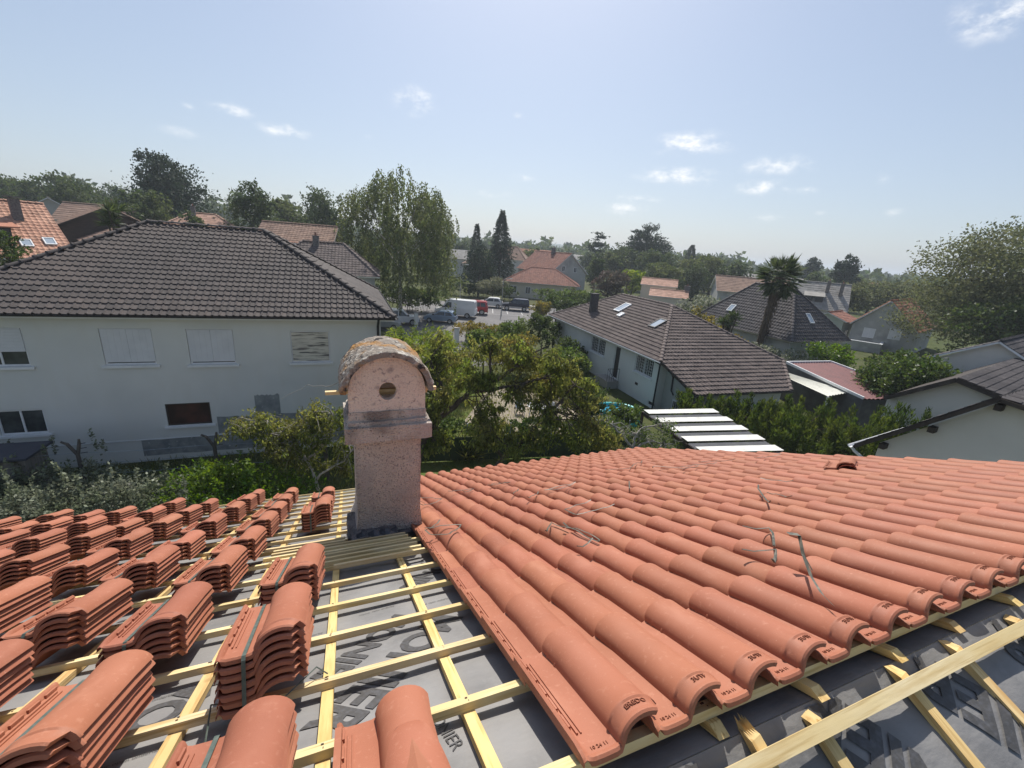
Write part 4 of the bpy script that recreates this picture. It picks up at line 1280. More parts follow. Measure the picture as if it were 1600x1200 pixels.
def make_tile(detail=True):
    prof = tile_profile()
    n = len(prof)
    L_ = .47
    if detail:
        ys = [0, .005, .012, .020, .024, .055, .060, .066, .074, .24, .36, L_ - .012, L_]
        def roll_add(y):
            for a, b in ((0, .000), (.005, .005), (.012, .005), (.020, .0015), (.024, .0015), (.055, .0015), (.060, .0055), (.066, .0055)):
                if abs(y - a) < 1e-6:
                    return b
            return .0 if y < .36 else .0075 * (y - .36) / .11 - (.004 if y == L_ else 0)
    else:
        ys = [0, .012, .07, .24, .36, L_ - .012, L_]
        def roll_add(y):
            return .003 if y == .012 else (.0 if y < .36 else .0075 * (y - .36) / .11 - (.004 if y == L_ else 0))
    top, bot = [], []
    th = .0125
    for y in ys:
        for i, (x, z) in enumerate(prof):
            dz = roll_add(y)
            dx = 0
            if 8 < i < n:
                ang = math.atan2(z - .008, x - .186)
                dx, dzz = dz * math.cos(ang), dz * math.sin(ang)
            else:
                dzz = (.006 if y in (.005, .012) else 0) if 4 <= i <= 8 else 0
            if i < 4 and y < .05:
                dzz -= .010 * (1 - y / .05) if i > 0 else 0
            yy = y
            if i > n - 4 and y < .052:
                yy = .052 + (y * .02)                      # cut corner at the head
            top.append((x + dx, yy, z + dzz))
            if 8 < i < n:
                an = math.atan2(max(z - .008, 0), x - .186)
                bot.append((x - th * .9 * math.cos(an), yy, z - th * .9 * math.sin(an)))
            else:
                bot.append((x - (th if i >= n - 2 else 0), yy, z - th * (.5 if i >= n - 2 else 1)))
    m = len(ys)
    fs = []
    for j in range(m - 1):
        for i in range(n - 1):
            a = j * n + i
            fs.append((a, a + 1, a + n + 1, a + n))
            b = m * n + a
            fs.append((b, b + n, b + n + 1, b + 1))
    o = m * n
    for i in range(n - 1):
        fs.append((i, o + i, o + i + 1, i + 1))
        e = (m - 1) * n + i
        fs.append((e, e + 1, o + e + 1, o + e))
    for j in range(m - 1):
        fs.append((j * n, (j + 1) * n, o + (j + 1) * n, o + j * n))
        e = j * n + n - 1
        fs.append((e, o + e, o + e + n, e + n))
    return top + bot, fs


TV, TF = make_tile(True)
SV, SF = make_tile(False)
# lugs along the left lip
LUG = MB()
for y in (.11, .185, .255, .325, .40):
    LUG.box(.0175, .0235, y, y + .050, .004, .0155)
LUG.box(.030, .0345, .09, .43, .002, .0085)
LUG.box(.042, .0455, .09, .43, .002, .0065)
TILT = Matrix.Rotation(R(2.5), 4, 'X')


def tile_mesh(name, v, f, m, lugs=True):
    mb = MB().add(v, f)
    if lugs:
        mb.add(LUG.v, LUG.f)
    return mb.mesh(name, m, True, 38)


ME_TILE = tile_mesh('tile', TV, TF, M['terracotta'])
ME_TILE_S = tile_mesh('tile', SV, SF, M['terracotta'])


def build_roof():
    # walls below
    u0, u1 = -8.2, NCOL * PI_ + U_EDGE - .12
    z_e = OZ - 6.3 * math.sin(SL) - .25
    y1 = 6.3 * math.cos(SL) - .35
    w = MB()
    y0 = -y1 - .5
    w.box(u0, u1, y0, y1, 0, z_e)
    for u in (u0, u1):
        w.add([(u, y0, z_e), (u, y1, z_e), (u, RIDGE.y, RIDGE.z - .12)], [(0, 1, 2), (2, 1, 0)])
    w.build('wall', M['wall_cream'], house)
    # membrane on the far slope, sagging a little between the counter battens, creased
    def membrane(name, ua, ub, va, vb, nu, nv, mtx, sign, amp):
        vs, fs = [], []
        for j in range(nv + 1):
            for i in range(nu + 1):
                u = ua + (ub - ua) * i / nu
                v = va + (vb - va) * j / nv
                n = -.088 + amp * noise.noise(Vector((u * 2.1, v * 3.4, sign))) + amp * .5 * noise.noise(Vector((u * 5 + v * 4, v * 7 - u * 3, 5 * sign)))
                if sign > 1:
                    n += amp * 1.3 * (1 - abs(noise.noise(Vector((u * 2.3 + v * 1.4, v * 1.1 - u * .9, 9))) * 2.4)) * min(1, abs(v) * 6)
                if abs(v - va) < 1e-6 and sign == 1 or (abs(v) < 1e-6 and sign > 1):
                    n = -.088 if sign == 1 else 0
                elif sign > 1:
                    n = n + .088 - .004
                vs.append((u, v, n))
        for j in range(nv):
            for i in range(nu):
                a = j * (nu + 1) + i
                fs.append((a, a + 1, a + nu + 2, a + nu + 1))
        me = mesh_from(name, vs, fs, M['membrane'], True)
        o = obj(name, me, house)
        o.matrix_local = mtx

        def height(u, v):
            fi, fj = (u - ua) / (ub - ua) * nu, (v - va) / (vb - va) * nv
            i, j = min(max(int(fi), 0), nu - 1), min(max(int(fj), 0), nv - 1)
            a, b = fi - i, fj - j
            g = lambda ii, jj: vs[jj * (nu + 1) + ii][2]
            return (g(i, j) * (1 - a) + g(i + 1, j) * a) * (1 - b) + (g(i, j + 1) * (1 - a) + g(i + 1, j + 1) * a) * b
        return o, height
    mem, h1 = membrane('membrane', -8.0, u1 + .05, V_RIDGE, 6.60, 190, 100, SLOPE_M, 1, .007)
    mem2, h2 = membrane('membrane', -8.0, u1 + .05, 0, -3.2, 260, 70, NEAR_M, 2, .014)
    # lettering printed on the membrane
    big = text_mesh('print', 'MONIER', .165, M['membrane_print'], 0, 3, .006)
    wide = text_mesh('print', 'MONIER', .22, M['membrane_print'], 0, 3, .007)
    small = text_mesh('print', 'MONIER', .055, M['membrane_print'])
    line = text_mesh('print', 'vapour open underlay', .020, M['membrane_print'])

    def drape(me, u, v, ang, mtx, sign, amp, parent, inv):
        """lay flat lettering on the creased membrane"""
        m2 = me.copy()
        ca, sa = math.cos(ang), math.sin(ang)
        for vert in m2.vertices:
            x, y = vert.co.x, vert.co.y
            uu, vv = u + x * ca - y * sa, v + x * sa + y * ca
            vert.co = (uu, vv, (h1 if sign == 1 else h2)(uu, vv) + (.0030 if sign == 1 else .0055))
        if sign > 1:
            import bmesh
            bm = bmesh.new()
            bm.from_mesh(m2)
            bmesh.ops.delete(bm, geom=[v for v in bm.verts if v.co.y > -.006], context='VERTS')
            bm.to_mesh(m2)
            bm.free()
        m2.update()
        obj('print', m2, parent)

    def dense(me):
        import bmesh
        bm = bmesh.new()
        bm.from_mesh(me)
        bmesh.ops.triangulate(bm, faces=bm.faces[:])
        for _ in range(5):
            lng = [e for e in bm.edges if e.calc_length() > .024]
            if not lng:
                break
            bmesh.ops.subdivide_edges(bm, edges=lng, cuts=1)
            bmesh.ops.triangulate(bm, faces=[f for f in bm.faces if len(f.verts) > 3])
        bm.to_mesh(me)
        bm.free()
    dense(big)
    dense(wide)
    for (u, v, a, b) in ((-.36, .97, 229, big), (-.235, .78, 229, wide), (.06, 1.75, 229, big), (-1.35, 2.2, 229, big), (-.9, 3.4, 229, wide), (-2.3, 1.2, 229, big), (-1.15, .75, 229, wide)):
        drape(b, u, v, R(a), SLOPE_M, 1, .007, mem, None)
    drape(small, -.155, .30, R(-78), SLOPE_M, 1, .007, mem, None)
    drape(small, -.86, 1.62, R(10), SLOPE_M, 1, .007, mem, None)
    for (u, v, a) in ((-.62, 1.22, 6), (-.60, 1.17, 6), (.0, 1.28, 6), (-.72, 1.95, 6), (-1.12, .98, 6), (-.28, 1.34, 6), (-.18, 1.40, 6), (-1.05, .63, 6)):
        drape(line, u, v, R(a), SLOPE_M, 1, .007, mem, None)
    for (u, v, a, b) in ((1.10, -.30, 128, wide), (1.60, -.34, 128, wide), (.60, -.34, 128, wide), (2.1, -.36, 128, wide), (.98, -.75, 128, big), (1.9, -.80, 128, wide)):
        drape(b, u, v, R(a), NEAR_M, 2, .010, mem2, None)
    # counter battens down the far slope (start at the ridge with a slanted cut end)
    rg = random.Random(3)
    us = [-7.1 + .43 * k for k in range(14)] + [-.93, -.49, -.075, .53, .905, 1.31, 1.68, 2.10, 2.52, 2.95, 3.38, 3.8, 4.2, 4.62, 5.05]
    for i, u in enumerate(us):
        sk = rg.uniform(-.012, .012)
        hw, h = .019, .026
        v0, v1 = -.128 + rg.uniform(-.018, .014), 6.56
        x0, x1 = u, u + sk
        m = MB().add([(x0 - hw, v0, -.083), (x0 + hw, v0, -.083), (x1 + hw, v1, -.083), (x1 - hw, v1, -.083),
                      (x0 - hw, v0 + .03, -.083 + h), (x0 + hw, v0 + .03, -.083 + h), (x1 + hw, v1, -.083 + h), (x1 - hw, v1, -.083 + h)],
                     [(0, 3, 2, 1), (4, 5, 6, 7), (0, 1, 5, 4), (1, 2, 6, 5), (2, 3, 7, 6), (3, 0, 4, 7)])
        o = m.build('counter_batten', M['pine_v'], house)
        o.matrix_local = SLOPE_M
    for u, top in ((.385, -.03), (.605, .012), (.825, -.012), (1.25, -.004), (1.57, -.006), (1.98, -.01), (-.1, -.012), (-.6, -.012), (2.4, -.01), (2.85, -.01)):
        hw, h = .019, .026
        rag = rg.uniform(-.01, .01)
        m = MB().add([(u - hw, top + rag, .004), (u + hw, top, .004), (u + hw + .03, -3.0, .004), (u - hw + .03, -3.0, .004),
                      (u - hw, top - .035, .004 + h), (u + hw, top - .028, .004 + h), (u + hw + .03, -3.0, .004 + h), (u - hw + .03, -3.0, .004 + h)],
                     [(0, 3, 2, 1)[::-1], (4, 5, 6, 7)[::-1], (0, 1, 5, 4)[::-1], (1, 2, 6, 5)[::-1], (2, 3, 7, 6)[::-1], (3, 0, 4, 7)[::-1]])
        if abs(u - .605) < .01:                 # snapped end: splinters
            for k in range(5):
                x = u - hw + .0076 * k
                m.add([(x, top, .006), (x + .007, top, .006), (x + .0035, top + rg.uniform(.012, .035), .012), (x + .0035, top - .02, .028)], [(0, 1, 2), (1, 3, 2), (3, 0, 2)])
        o = m.build('counter_batten', M['pine_v'], house)
        o.matrix_local = NEAR_M
    # battens along the far slope
    for k in range(19):
        v = -.075 + k * .3645
        bend = rg.uniform(-.008, .008)
        bw, bh = .036, .026
        ua, ub = -7.6, u1 - .02
        m = MB().add([(ua, v, -.0565), (ub, v + bend, -.0565), (ub, v + bw + bend, -.0565), (ua, v + bw, -.0565), (ua, v, -.0565 + bh), (ub, v + bend, -.0565 + bh), (ub, v + bw + bend, -.0565 + bh), (ua, v + bw, -.0565 + bh)],
                     [(0, 3, 2, 1), (4, 5, 6, 7), (0, 1, 5, 4), (1, 2, 6, 5), (2, 3, 7, 6), (3, 0, 4, 7)])
        o = m.build('batten', M['pine'], house)
        o.matrix_local = SLOPE_M
    # ridge-side batten on the near slope
    m = MB().box(-3.5, u1 - .02, -.080, -.044, .0305, .058)
    o = m.build('batten', M['pine'], house)
    o.matrix_local = NEAR_M
    nl = MB()
    for u in us:
        if u < -4 or u > 2.5:
            continue
        for k in range(12):
            v = -.075 + k * .3645
            for q in (.011, .026):
                nl.box(u + rg.uniform(-.008, .008) - .0028, u + .0028, v + q, v + q + .0056, -.0304, -.0285)
    nails = tag(nl.build('nail', M['nail'], house), kind='stuff')
    nails.matrix_local = SLOPE_M
    # laid tiles: the 300 that show largest are objects, the rest one field
    cells = [(c, r) for r in range(NROW) for c in range(NCOL)]
    cells.sort(key=lambda q: (q[1] * GA) ** 2 + ((q[0] - 1) * PI_ * .8) ** 2)
    field = MB()
    for idx, (c, r) in enumerate(cells):
        u = U_EDGE + c * PI_
        v = -.104 + r * GA
        ex = Matrix.Rotation(rg.uniform(-.006, .006), 4, 'Z') @ TILT @ Matrix.Rotation(rg.uniform(-.008, .008), 4, 'Y')
        n = -.016 + rg.uniform(-.0015, .0015)
        if idx < 300:
            o = on_slope(obj('tile', ME_TILE if r < 8 else ME_TILE_S, house), u, v, n, ex)
            if r == 0 and c < 13:
                t1 = obj('lettering', ME_TXT1 if c else ME_TXT0, o)
                t1.matrix_local = Matrix.Translation((.184, .040, .0722)) @ Matrix.Rotation(R(0), 4, 'X')
                t2 = obj('lettering', ME_TXT2, o)
                t2.matrix_local = Matrix.Translation((.064, .036, .0035))
        else:
            mm = SLOPE_M @ Matrix.Translation((u, v, n)) @ ex
            field.add([mm @ Vector(q) for q in SV], SF)
    tag(field.build('tile', M['terracotta_stuff'], house, True, 38), kind='stuff')
    # zinc drip edge at the open eaves
    m = MB().box(-7.8, U_EDGE, 6.60, 6.88, -.095, -.075)
    m.box(-7.8, U_EDGE, 6.84, 6.88, -.16, -.0951)
    o = m.build('drip_edge', M['zinc'], house)
    o.matrix_local = SLOPE_M
    gutter(house, (-7.8, 6.03, OZ - 2.90), (u1, 6.03, OZ - 2.90), 'zinc', .08)


ME_TXT0 = text_mesh('lettering', 'EREDO', .022, M['terracotta_dark'], .0012, 2)
ME_TXT1 = text_mesh('lettering', '3UTF', .022, M['terracotta_dark'], .0012, 2)
ME_TXT2 = text_mesh('lettering', '10 24 11', .015, M['terracotta_dark'], .0012, 2)
# bend the stamped word round the roll
for me_ in (ME_TXT0, ME_TXT1):
    for vert in me_.vertices:
        a = vert.co.x / .078
        vert.co = (math.sin(a) * (.0765 + vert.co.z), vert.co.y, (math.cos(a) - 1) * .064 + vert.co.z * math.cos(a))
build_roof()


# ------------------------------------------------------------------ chimney with arched cowl
def build_chimney():
    u0, u1, y0, y1 = -.325, .185, 2.58, 3.05
    zt = OZ - .31
    zb = OZ - 1.52
    # stem: rings with a flare at the foot, rough surface
    rows = [(zb - .25, .075), (zb + .10, .070), (zb + .22, .060), (zb + .30, .038), (zb + .38, .014), (zb + .46, .003)]
    z = zb + .52
    while z < zt - .02:
        rows.append((z, 0))
        z += .05
    rows.append((zt, 0))
    vs, fs = [], []
    per = []
    n = 12
    for k in range(n):
        per.append((u0 + (u1 - u0) * k / n, y0, 0, -1))
    for k in range(n):
        per.append((u1, y0 + (y1 - y0) * k / n, 1, 0))
    for k in range(n):
        per.append((u1 - (u1 - u0) * k / n, y1, 0, 1))
    for k in range(n):
        per.append((u0, y1 - (y1 - y0) * k / n, -1, 0))
    m = len(per)
    for z, fl in rows:
        for i, (x, y, nx, ny) in enumerate(per):
            cx, cy = (u0 + u1) / 2, (y0 + y1) / 2
            ex = fl * (1 if nx or abs(x - cx) > .2 else 1)
            dx = (x - cx) / ((u1 - u0) / 2) * fl
            dy = (y - cy) / ((y1 - y0) / 2) * fl
            r = .006 * noise.noise(Vector((x * 14, y * 14, z * 14))) + .003 * noise.noise(Vector((x * 40, y * 40, z * 40)))
            vs.append((x + dx + nx * r, y + dy + ny * r, z))
    for j in range(len(rows) - 1):
        for i in range(m):
            fs.append((j * m + i, j * m + (i + 1) % m, (j + 1) * m + (i + 1) % m, (j + 1) * m + i))
    chim = obj('chimney', mesh_from('chimney', vs, fs, M['roughcast'], True), house)

    def rough_box(name, x0, x1, ya, yb, za, zb_, mm, amp=.005, seg=10, seed=0, parent=chim):
        import bmesh
        bm = bmesh.new()
        bmesh.ops.create_cube(bm, size=1)
        bmesh.ops.subdivide_edges(bm, edges=bm.edges[:], cuts=seg, use_grid_fill=True)
        for v in bm.verts:
            v.co = (x0 + (v.co.x + .5) * (x1 - x0), ya + (v.co.y + .5) * (yb - ya), za + (v.co.z + .5) * (zb_ - za))
            q = Vector((v.co.x * 17 + seed, v.co.y * 17, v.co.z * 17))
            v.co += Vector((noise.noise(q), noise.noise(q + Vector((9, 0, 0))), noise.noise(q + Vector((0, 9, 0))))) * amp
        me = bpy.data.meshes.new(name)
        bm.to_mesh(me)
        bm.free()
        me.materials.append(mm)
        me.polygons.foreach_set('use_smooth', [True] * len(me.polygons))
        me.set_sharp_from_angle(angle=R(50))
        return obj(name, me, parent)
    # collar
    rough_box('collar', u0 - .070, u1 + .078, y0 - .065, y1 + .06, zt, zt + .125, M['roughcast_dirty'], .006, 12, 2)
    zc = zt + .125
    rough_box('flaunching', u0 - .045, u1 + .045, y0 - .035, y1 + .03, zc, zc + .035, M['roughcast_dirty'], .012, 12, 5)
    # cowl: front and back walls with a round hole, open sides
    cx = (u0 + u1) / 2 + .0
    hw = .288
    z0, zs, Rr = zc + .03, OZ + .075, .290
    for yy, th in ((y0 + .005, .06), (y1 - .04, .06)):
        outer = [(cx - hw, z0), (cx + hw, z0), (cx + hw, zs)]
        for k in range(1, 20):
            a = math.pi * k / 20
            outer.append((cx + hw * math.cos(a), zs + .285 * math.sin(a)))
        outer.append((cx - hw, zs))
        hr = 1 if yy < y0 + .1 else .02
        hole = [(cx + hr * .066 * math.cos(2 * math.pi * k / 24), OZ + .080 + hr * .072 * math.sin(2 * math.pi * k / 24)) for k in range(24)]
        allp = outer + hole
        tris = geometry.tessellate_polygon([[Vector((x, z, 0)) for x, z in outer], [Vector((x, z, 0)) for x, z in hole]])
        k = len(allp)
        v = [(x, yy, z) for x, z in allp] + [(x, yy + th, z) for x, z in allp]
        f = [tuple(t) for t in tris] + [tuple(i + k for i in t[::-1]) for t in tris]
        no = len(outer)
        for i in range(no):
            j = (i + 1) % no
            f.append((i, j, k + j, k + i))
        for i in range(24):
            j = (i + 1) % 24
            f.append((no + j, no + i, k + no + i, k + no + j))
        import bmesh
        me = mesh_from('cowl', v, f, M['cowl_face'])
        bm = bmesh.new()
        bm.from_mesh(me)
        bmesh.ops.recalc_face_normals(bm, faces=bm.faces[:])
        bm.to_mesh(me)
        bm.free()
        obj('cowl', me, chim)
    # dirty band at the foot of the cowl, in low relief, and a near-black slab for the flue behind it
    rough_box('mortar_band', cx - hw - .004, cx + hw + .004, y0 - .008, y0 + .02, z0 - .02, z0 + .075, M['roughcast_dirty'], .007, 14, 8)
    MB().box(cx - hw + .03, cx + hw - .03, y0 + .075, y1 - .05, z0 - .02, z0 + .02).build('flue', M['flue_black'], chim)
    # curved cap slab
    na, nd = 44, 22
    Ro, Ri = .342, .296
    vs, fs = [], []
    ya, yb = y0 - .065, y1 + .045
    a0, a1 = R(3), R(177)
    zc2 = zs - .0
    for side in (0, 1):
        for j in range(nd + 1):
            y = ya + (yb - ya) * j / nd
            for i in range(na + 1):
                a = a0 + (a1 - a0) * i / na
                rr = Ro if side == 0 else Ri
                edge = 1 if j in (0, nd) else 0
                if side == 0:
                    q = Vector((a * 5, y * 14, 3))
                    rr += .012 * noise.noise(q) + .009 * noise.noise(q * 2.7) + .006 * noise.noise(q * 6) - edge * .008
                x = cx + rr * math.cos(a) * 1.02
                z = zc2 + rr * math.sin(a) * .98
                vs.append((x, y + (.008 * noise.noise(Vector((a * 9, j, 1))) if edge else 0), z))
    K = (nd + 1) * (na + 1)
    for j in range(nd):
        for i in range(na):
            a = j * (na + 1) + i
            fs.append((a, a + na + 1, a + na + 2, a + 1)[::-1])
            fs.append((K + a, K + a + 1, K + a + na + 2, K + a + na + 1)[::-1])
    for i in range(na):
        fs.append((i, i + 1, K + i + 1, K + i)[::-1])
        e = nd * (na + 1) + i
        fs.append((e + 1, e, K + e, K + e + 1)[::-1])
    for j in range(nd):
        for e in (0, na):
            a = j * (na + 1) + e
            fs.append((a, a + na + 1, K + a + na + 1, K + a)[::(1 if e == 0 else -1)])
    me = mesh_from('cap', vs, fs, M['lichen'], True)
    me.set_sharp_from_angle(angle=R(55))
    obj('cap', me, chim)
    # broken mortar flashing at the foot
    zf = OZ - 1.165
    rough_box('flashing', u0 - .05, u0 + .30, y0 - .125, y0 + .02, zf - .06, zf + .045, M['mortar'], .016, 8, 11)
    rough_box('flashing', u0 + .04, u0 + .30, y0 - .19, y0 - .09, zf - .05, zf - .005, M['mortar'], .008, 6, 12)
    rough_box('flashing', u0 + .28, u1 + .07, y0 - .085, y0 + .02, zf - .045, zf - .005, M['mortar'], .006, 8, 13)
    rough_box('flashing', u0 - .085, u0 + .02, y0 - .06, y0 + .3, zf - .20, zf + .02, M['mortar'], .014, 8, 14)
    ld = MB()
    for k in range(7):
        x = u0 - .02 + .045 * k
        ld.add([(x, y0 - .082, zf + .055 + .02 * (k % 2)), (x + .045, y0 - .082, zf + .075 - .02 * (k % 2)), (x + .045, y0 - .135, zf + .04 - .01 * (k % 2)), (x, y0 - .135, zf + .02 + .01 * (k % 2))], [(0, 1, 2, 3), (3, 2, 1, 0)])
    ld.build('lead_strip', M['lead'], chim)


M['lead'] = mat('lead', (0.085, 0.088, 0.095), .5, [(8, (0.14, 0.14, 0.15), .45, .7, 4)], (20, .5, .02), .4, metal=.3)
build_chimney()


# ------------------------------------------------------------------ things lying on the roof
def world_of(u, v, n):
    return WORLD_M @ (SLOPE_M @ Vector((u, v, n)))


def roof_thing(name, label, cat, u, v, n, group=None, rz=0.0, extra=None):
    o = bpy.data.objects.new(name, None)
    o.empty_display_size = .1
    link(o)
    m = WORLD_M @ SLOPE_M @ Matrix.Translation((u, v, n)) @ Matrix.Rotation(rz, 4, 'Z')
    if extra is not None:
        m = m @ extra
    o.matrix_world = m
    return tag(o, label, cat, group)


STRAP_CACHE = {}


def strap_mesh(h):
    if h in STRAP_CACHE:
        return STRAP_CACHE[h]
    x0, x1 = .074, .086
    top = h + .0045
    path = [(-.006, -.004), (-.006, h - .008), (.002, top), (.24, top + .001), (.465, top), (.475, h - .008), (.475, -.004)]
    vs, fs = [], []
    for y, z in path:
        vs += [(x0, y, z), (x1, y, z)]
    for i in range(len(path) - 1):
        fs.append((2 * i, 2 * i + 1, 2 * i + 3, 2 * i + 2))
    me = mesh_from('strap', vs, fs, M['strap'])
    STRAP_CACHE[h] = me
    return me


def build_stacks():
    cu = [-.62, -1.09, -1.56, -2.05, -2.49, -2.95, -3.38, -3.80, -4.25]
    cols = {0: [(.28, 5), (1.05, 7), (1.81, 7), (3.88, 7), (4.52, 6), (5.19, 6)],
            1: [(.76, 6), (1.49, 6), (2.23, 6), (2.88, 6), (3.62, 6), (4.27, 6), (4.93, 6), (5.62, 6)],
            2: [(.36, 6), (1.12, 6), (1.85, 6), (2.60, 6), (3.26, 6), (3.95, 6), (4.78, 6), (5.46, 6), (5.99, 6)],
            3: [(1.49, 6), (2.23, 6), (3.00, 6), (3.62, 6), (4.34, 6), (4.97, 6), (5.74, 6)],
            4: [(1.9, 6), (2.64, 6), (3.36, 6), (4.1, 6), (4.68, 6), (5.34, 6), (6.06, 6)],
            5: [(3.02, 6), (3.64, 6), (4.37, 6), (5.10, 6), (5.78, 6)],
            6: [(3.95, 6), (4.68, 6), (5.40, 6), (6.10, 6)],
            7: [(4.95, 6), (5.66, 6), (6.35, 6)],
            8: [(5.55, 6), (6.22, 6)]}
    rg = random.Random(11)
    dn = .0262
    for c, lst in cols.items():
        for k, (vn, cnt) in enumerate(lst):
            if cnt == 6 and vn > 2.5 and rg.random() < .28:
                cnt = 5
            where = 'column beside the chimney' if c == 0 else '%s column from the chimney' % ordinal(c + 1)
            lab = 'strapped tile stack, %s down from the ridge in the %s' % (ordinal(k + 1), where)
            st = roof_thing('tile_stack', lab, 'tile stack', cu[c] - .186 + rg.uniform(-.008, .008), vn - .47 + (.006 if cnt == 6 else 0), -.028, 'strapped tile stacks waiting on the battens', rg.uniform(-.035, .035), Matrix.Rotation(rg.uniform(-.012, .012), 4, 'Y'))
            for q in range(cnt):
                o = obj('tile', ME_TILE if (q == cnt - 1 or vn < 2) else ME_TILE_S, st)
                o.location = (rg.uniform(-.003, .003), rg.uniform(-.006, .006), q * dn + .010)
                o.rotation_euler = (rg.uniform(-.004, .004), rg.uniform(-.006, .006), rg.uniform(-.008, .008))
            obj('strap', strap_mesh(round((cnt - 1) * dn + .016, 4)), st)


def build_vent_tile():
    t = roof_thing('vent_tile', 'single loose terracotta tile with a raised vent hood on its roll', 'roof tile', -.462, -.135, -.018, None, R(-1))
    obj('tile', ME_TILE, t)
    # hood growing out of the roll: an arch in plan with a soft step round its edge
    vs, fs = [], []
    na, nb = 16, 12
    for j in range(nb + 1):
        f = j / nb
        y = .300 - .296 * f
        span = R(84) * min(1, .10 + f * 1.25) ** .55
        for i in range(na + 1):
            g = -1 + 2 * i / na
            a = math.pi / 2 - g * span
            r = (.072 if abs(g) > .99 or j == 0 else .0815 + .006 * f)
            vs.append((.186 + r * math.cos(a) * 1.01, y, .008 + (r - .0105) * math.sin(a) ** .92))
    for j in range(nb):
        for i in range(na):
            a = j * (na + 1) + i
            fs.append((a, a + 1, a + na + 2, a + na + 1))
    fs.append(tuple(nb * (na + 1) + i for i in range(na + 1)))
    obj('hood', mesh_from('hood', vs, fs, M['terracotta'], True, 40), t)
    MB().add([(.186, .215, .0818), (.240, .01, .0770), (.186, .005, .0930), (.132, .01, .0770)], [(0, 3, 2), (0, 2, 1), (3, 1, 2)]).build('vent_panel', M['terracotta'], t)
    MB().box(.001, .018, -.004, .40, .026, .050).build('rib', M['terracotta'], t)


def build_loose_tile():
    t = roof_thing('loose_tile', 'single spare terracotta tile lying across the finished tiles near the verge', 'roof tile', 4.22, 1.98, .078, None, R(-62), Matrix.Rotation(R(4), 4, 'Y'))
    obj('tile', ME_TILE, t)
    o = obj('tile', ME_TILE_S, t)
    o.location = (.01, .015, -.026)


def build_loose_battens():
    rg = random.Random(21)
    vs = [2.02, 2.13, 2.235, 2.34, 2.42, 2.53, 2.63, 2.72, 2.83]
    names = {0: 'lowest on the ridge side, with a dark notch', }
    for k, v in enumerate(vs):
        ub = (.09 - .01 * k) if v < 2.70 else -.43
        ua = -.83 - .02 * k + rg.uniform(-.05, .05)
        if k == 0:
            ua = -.50
        lab = 'loose pine batten in the pile at the chimney foot, %s from the ridge' % ordinal(k + 1)
        o = bpy.data.objects.new('loose_batten', None)
        bw, bh = .036, .026
        m = MB()
        tilt = rg.uniform(-.02, .02)
        m.add([(ua, v, 0), (ub, v + tilt, 0), (ub, v + bw + tilt, 0), (ua, v + bw, 0), (ua, v, bh), (ub, v + tilt, bh), (ub, v + bw + tilt, bh), (ua, v + bw, bh)],
              [(0, 3, 2, 1), (4, 5, 6, 7), (0, 1, 5, 4), (1, 2, 6, 5), (2, 3, 7, 6), (3, 0, 4, 7)])
        ob = m.build('loose_batten', M['pine'])
        ob.matrix_world = WORLD_M @ SLOPE_M @ Matrix.Translation((0, 0, -.029))
        tag(ob, lab, 'batten', 'loose battens piled at the chimney foot')
    # battens resting in the open cowl
    for k, (z, y, xa, xb) in enumerate(((.038, 2.72, -.52, .335), (.0, 2.86, -.30, .285))):
        m = MB().box(xa, xb, y, y + .036, OZ + z - .013 - (0 if k == 0 else .03), OZ + z + .013 - (0 if k == 0 else .03))
        ob = m.build('loose_batten', M['pine'])
        ob.matrix_world = WORLD_M
        tag(ob, ['upper pine batten poking through the chimney cowl on both sides', 'lower short pine batten poking out of the chimney cowl'][k], 'batten', 'battens laid through the chimney cowl')


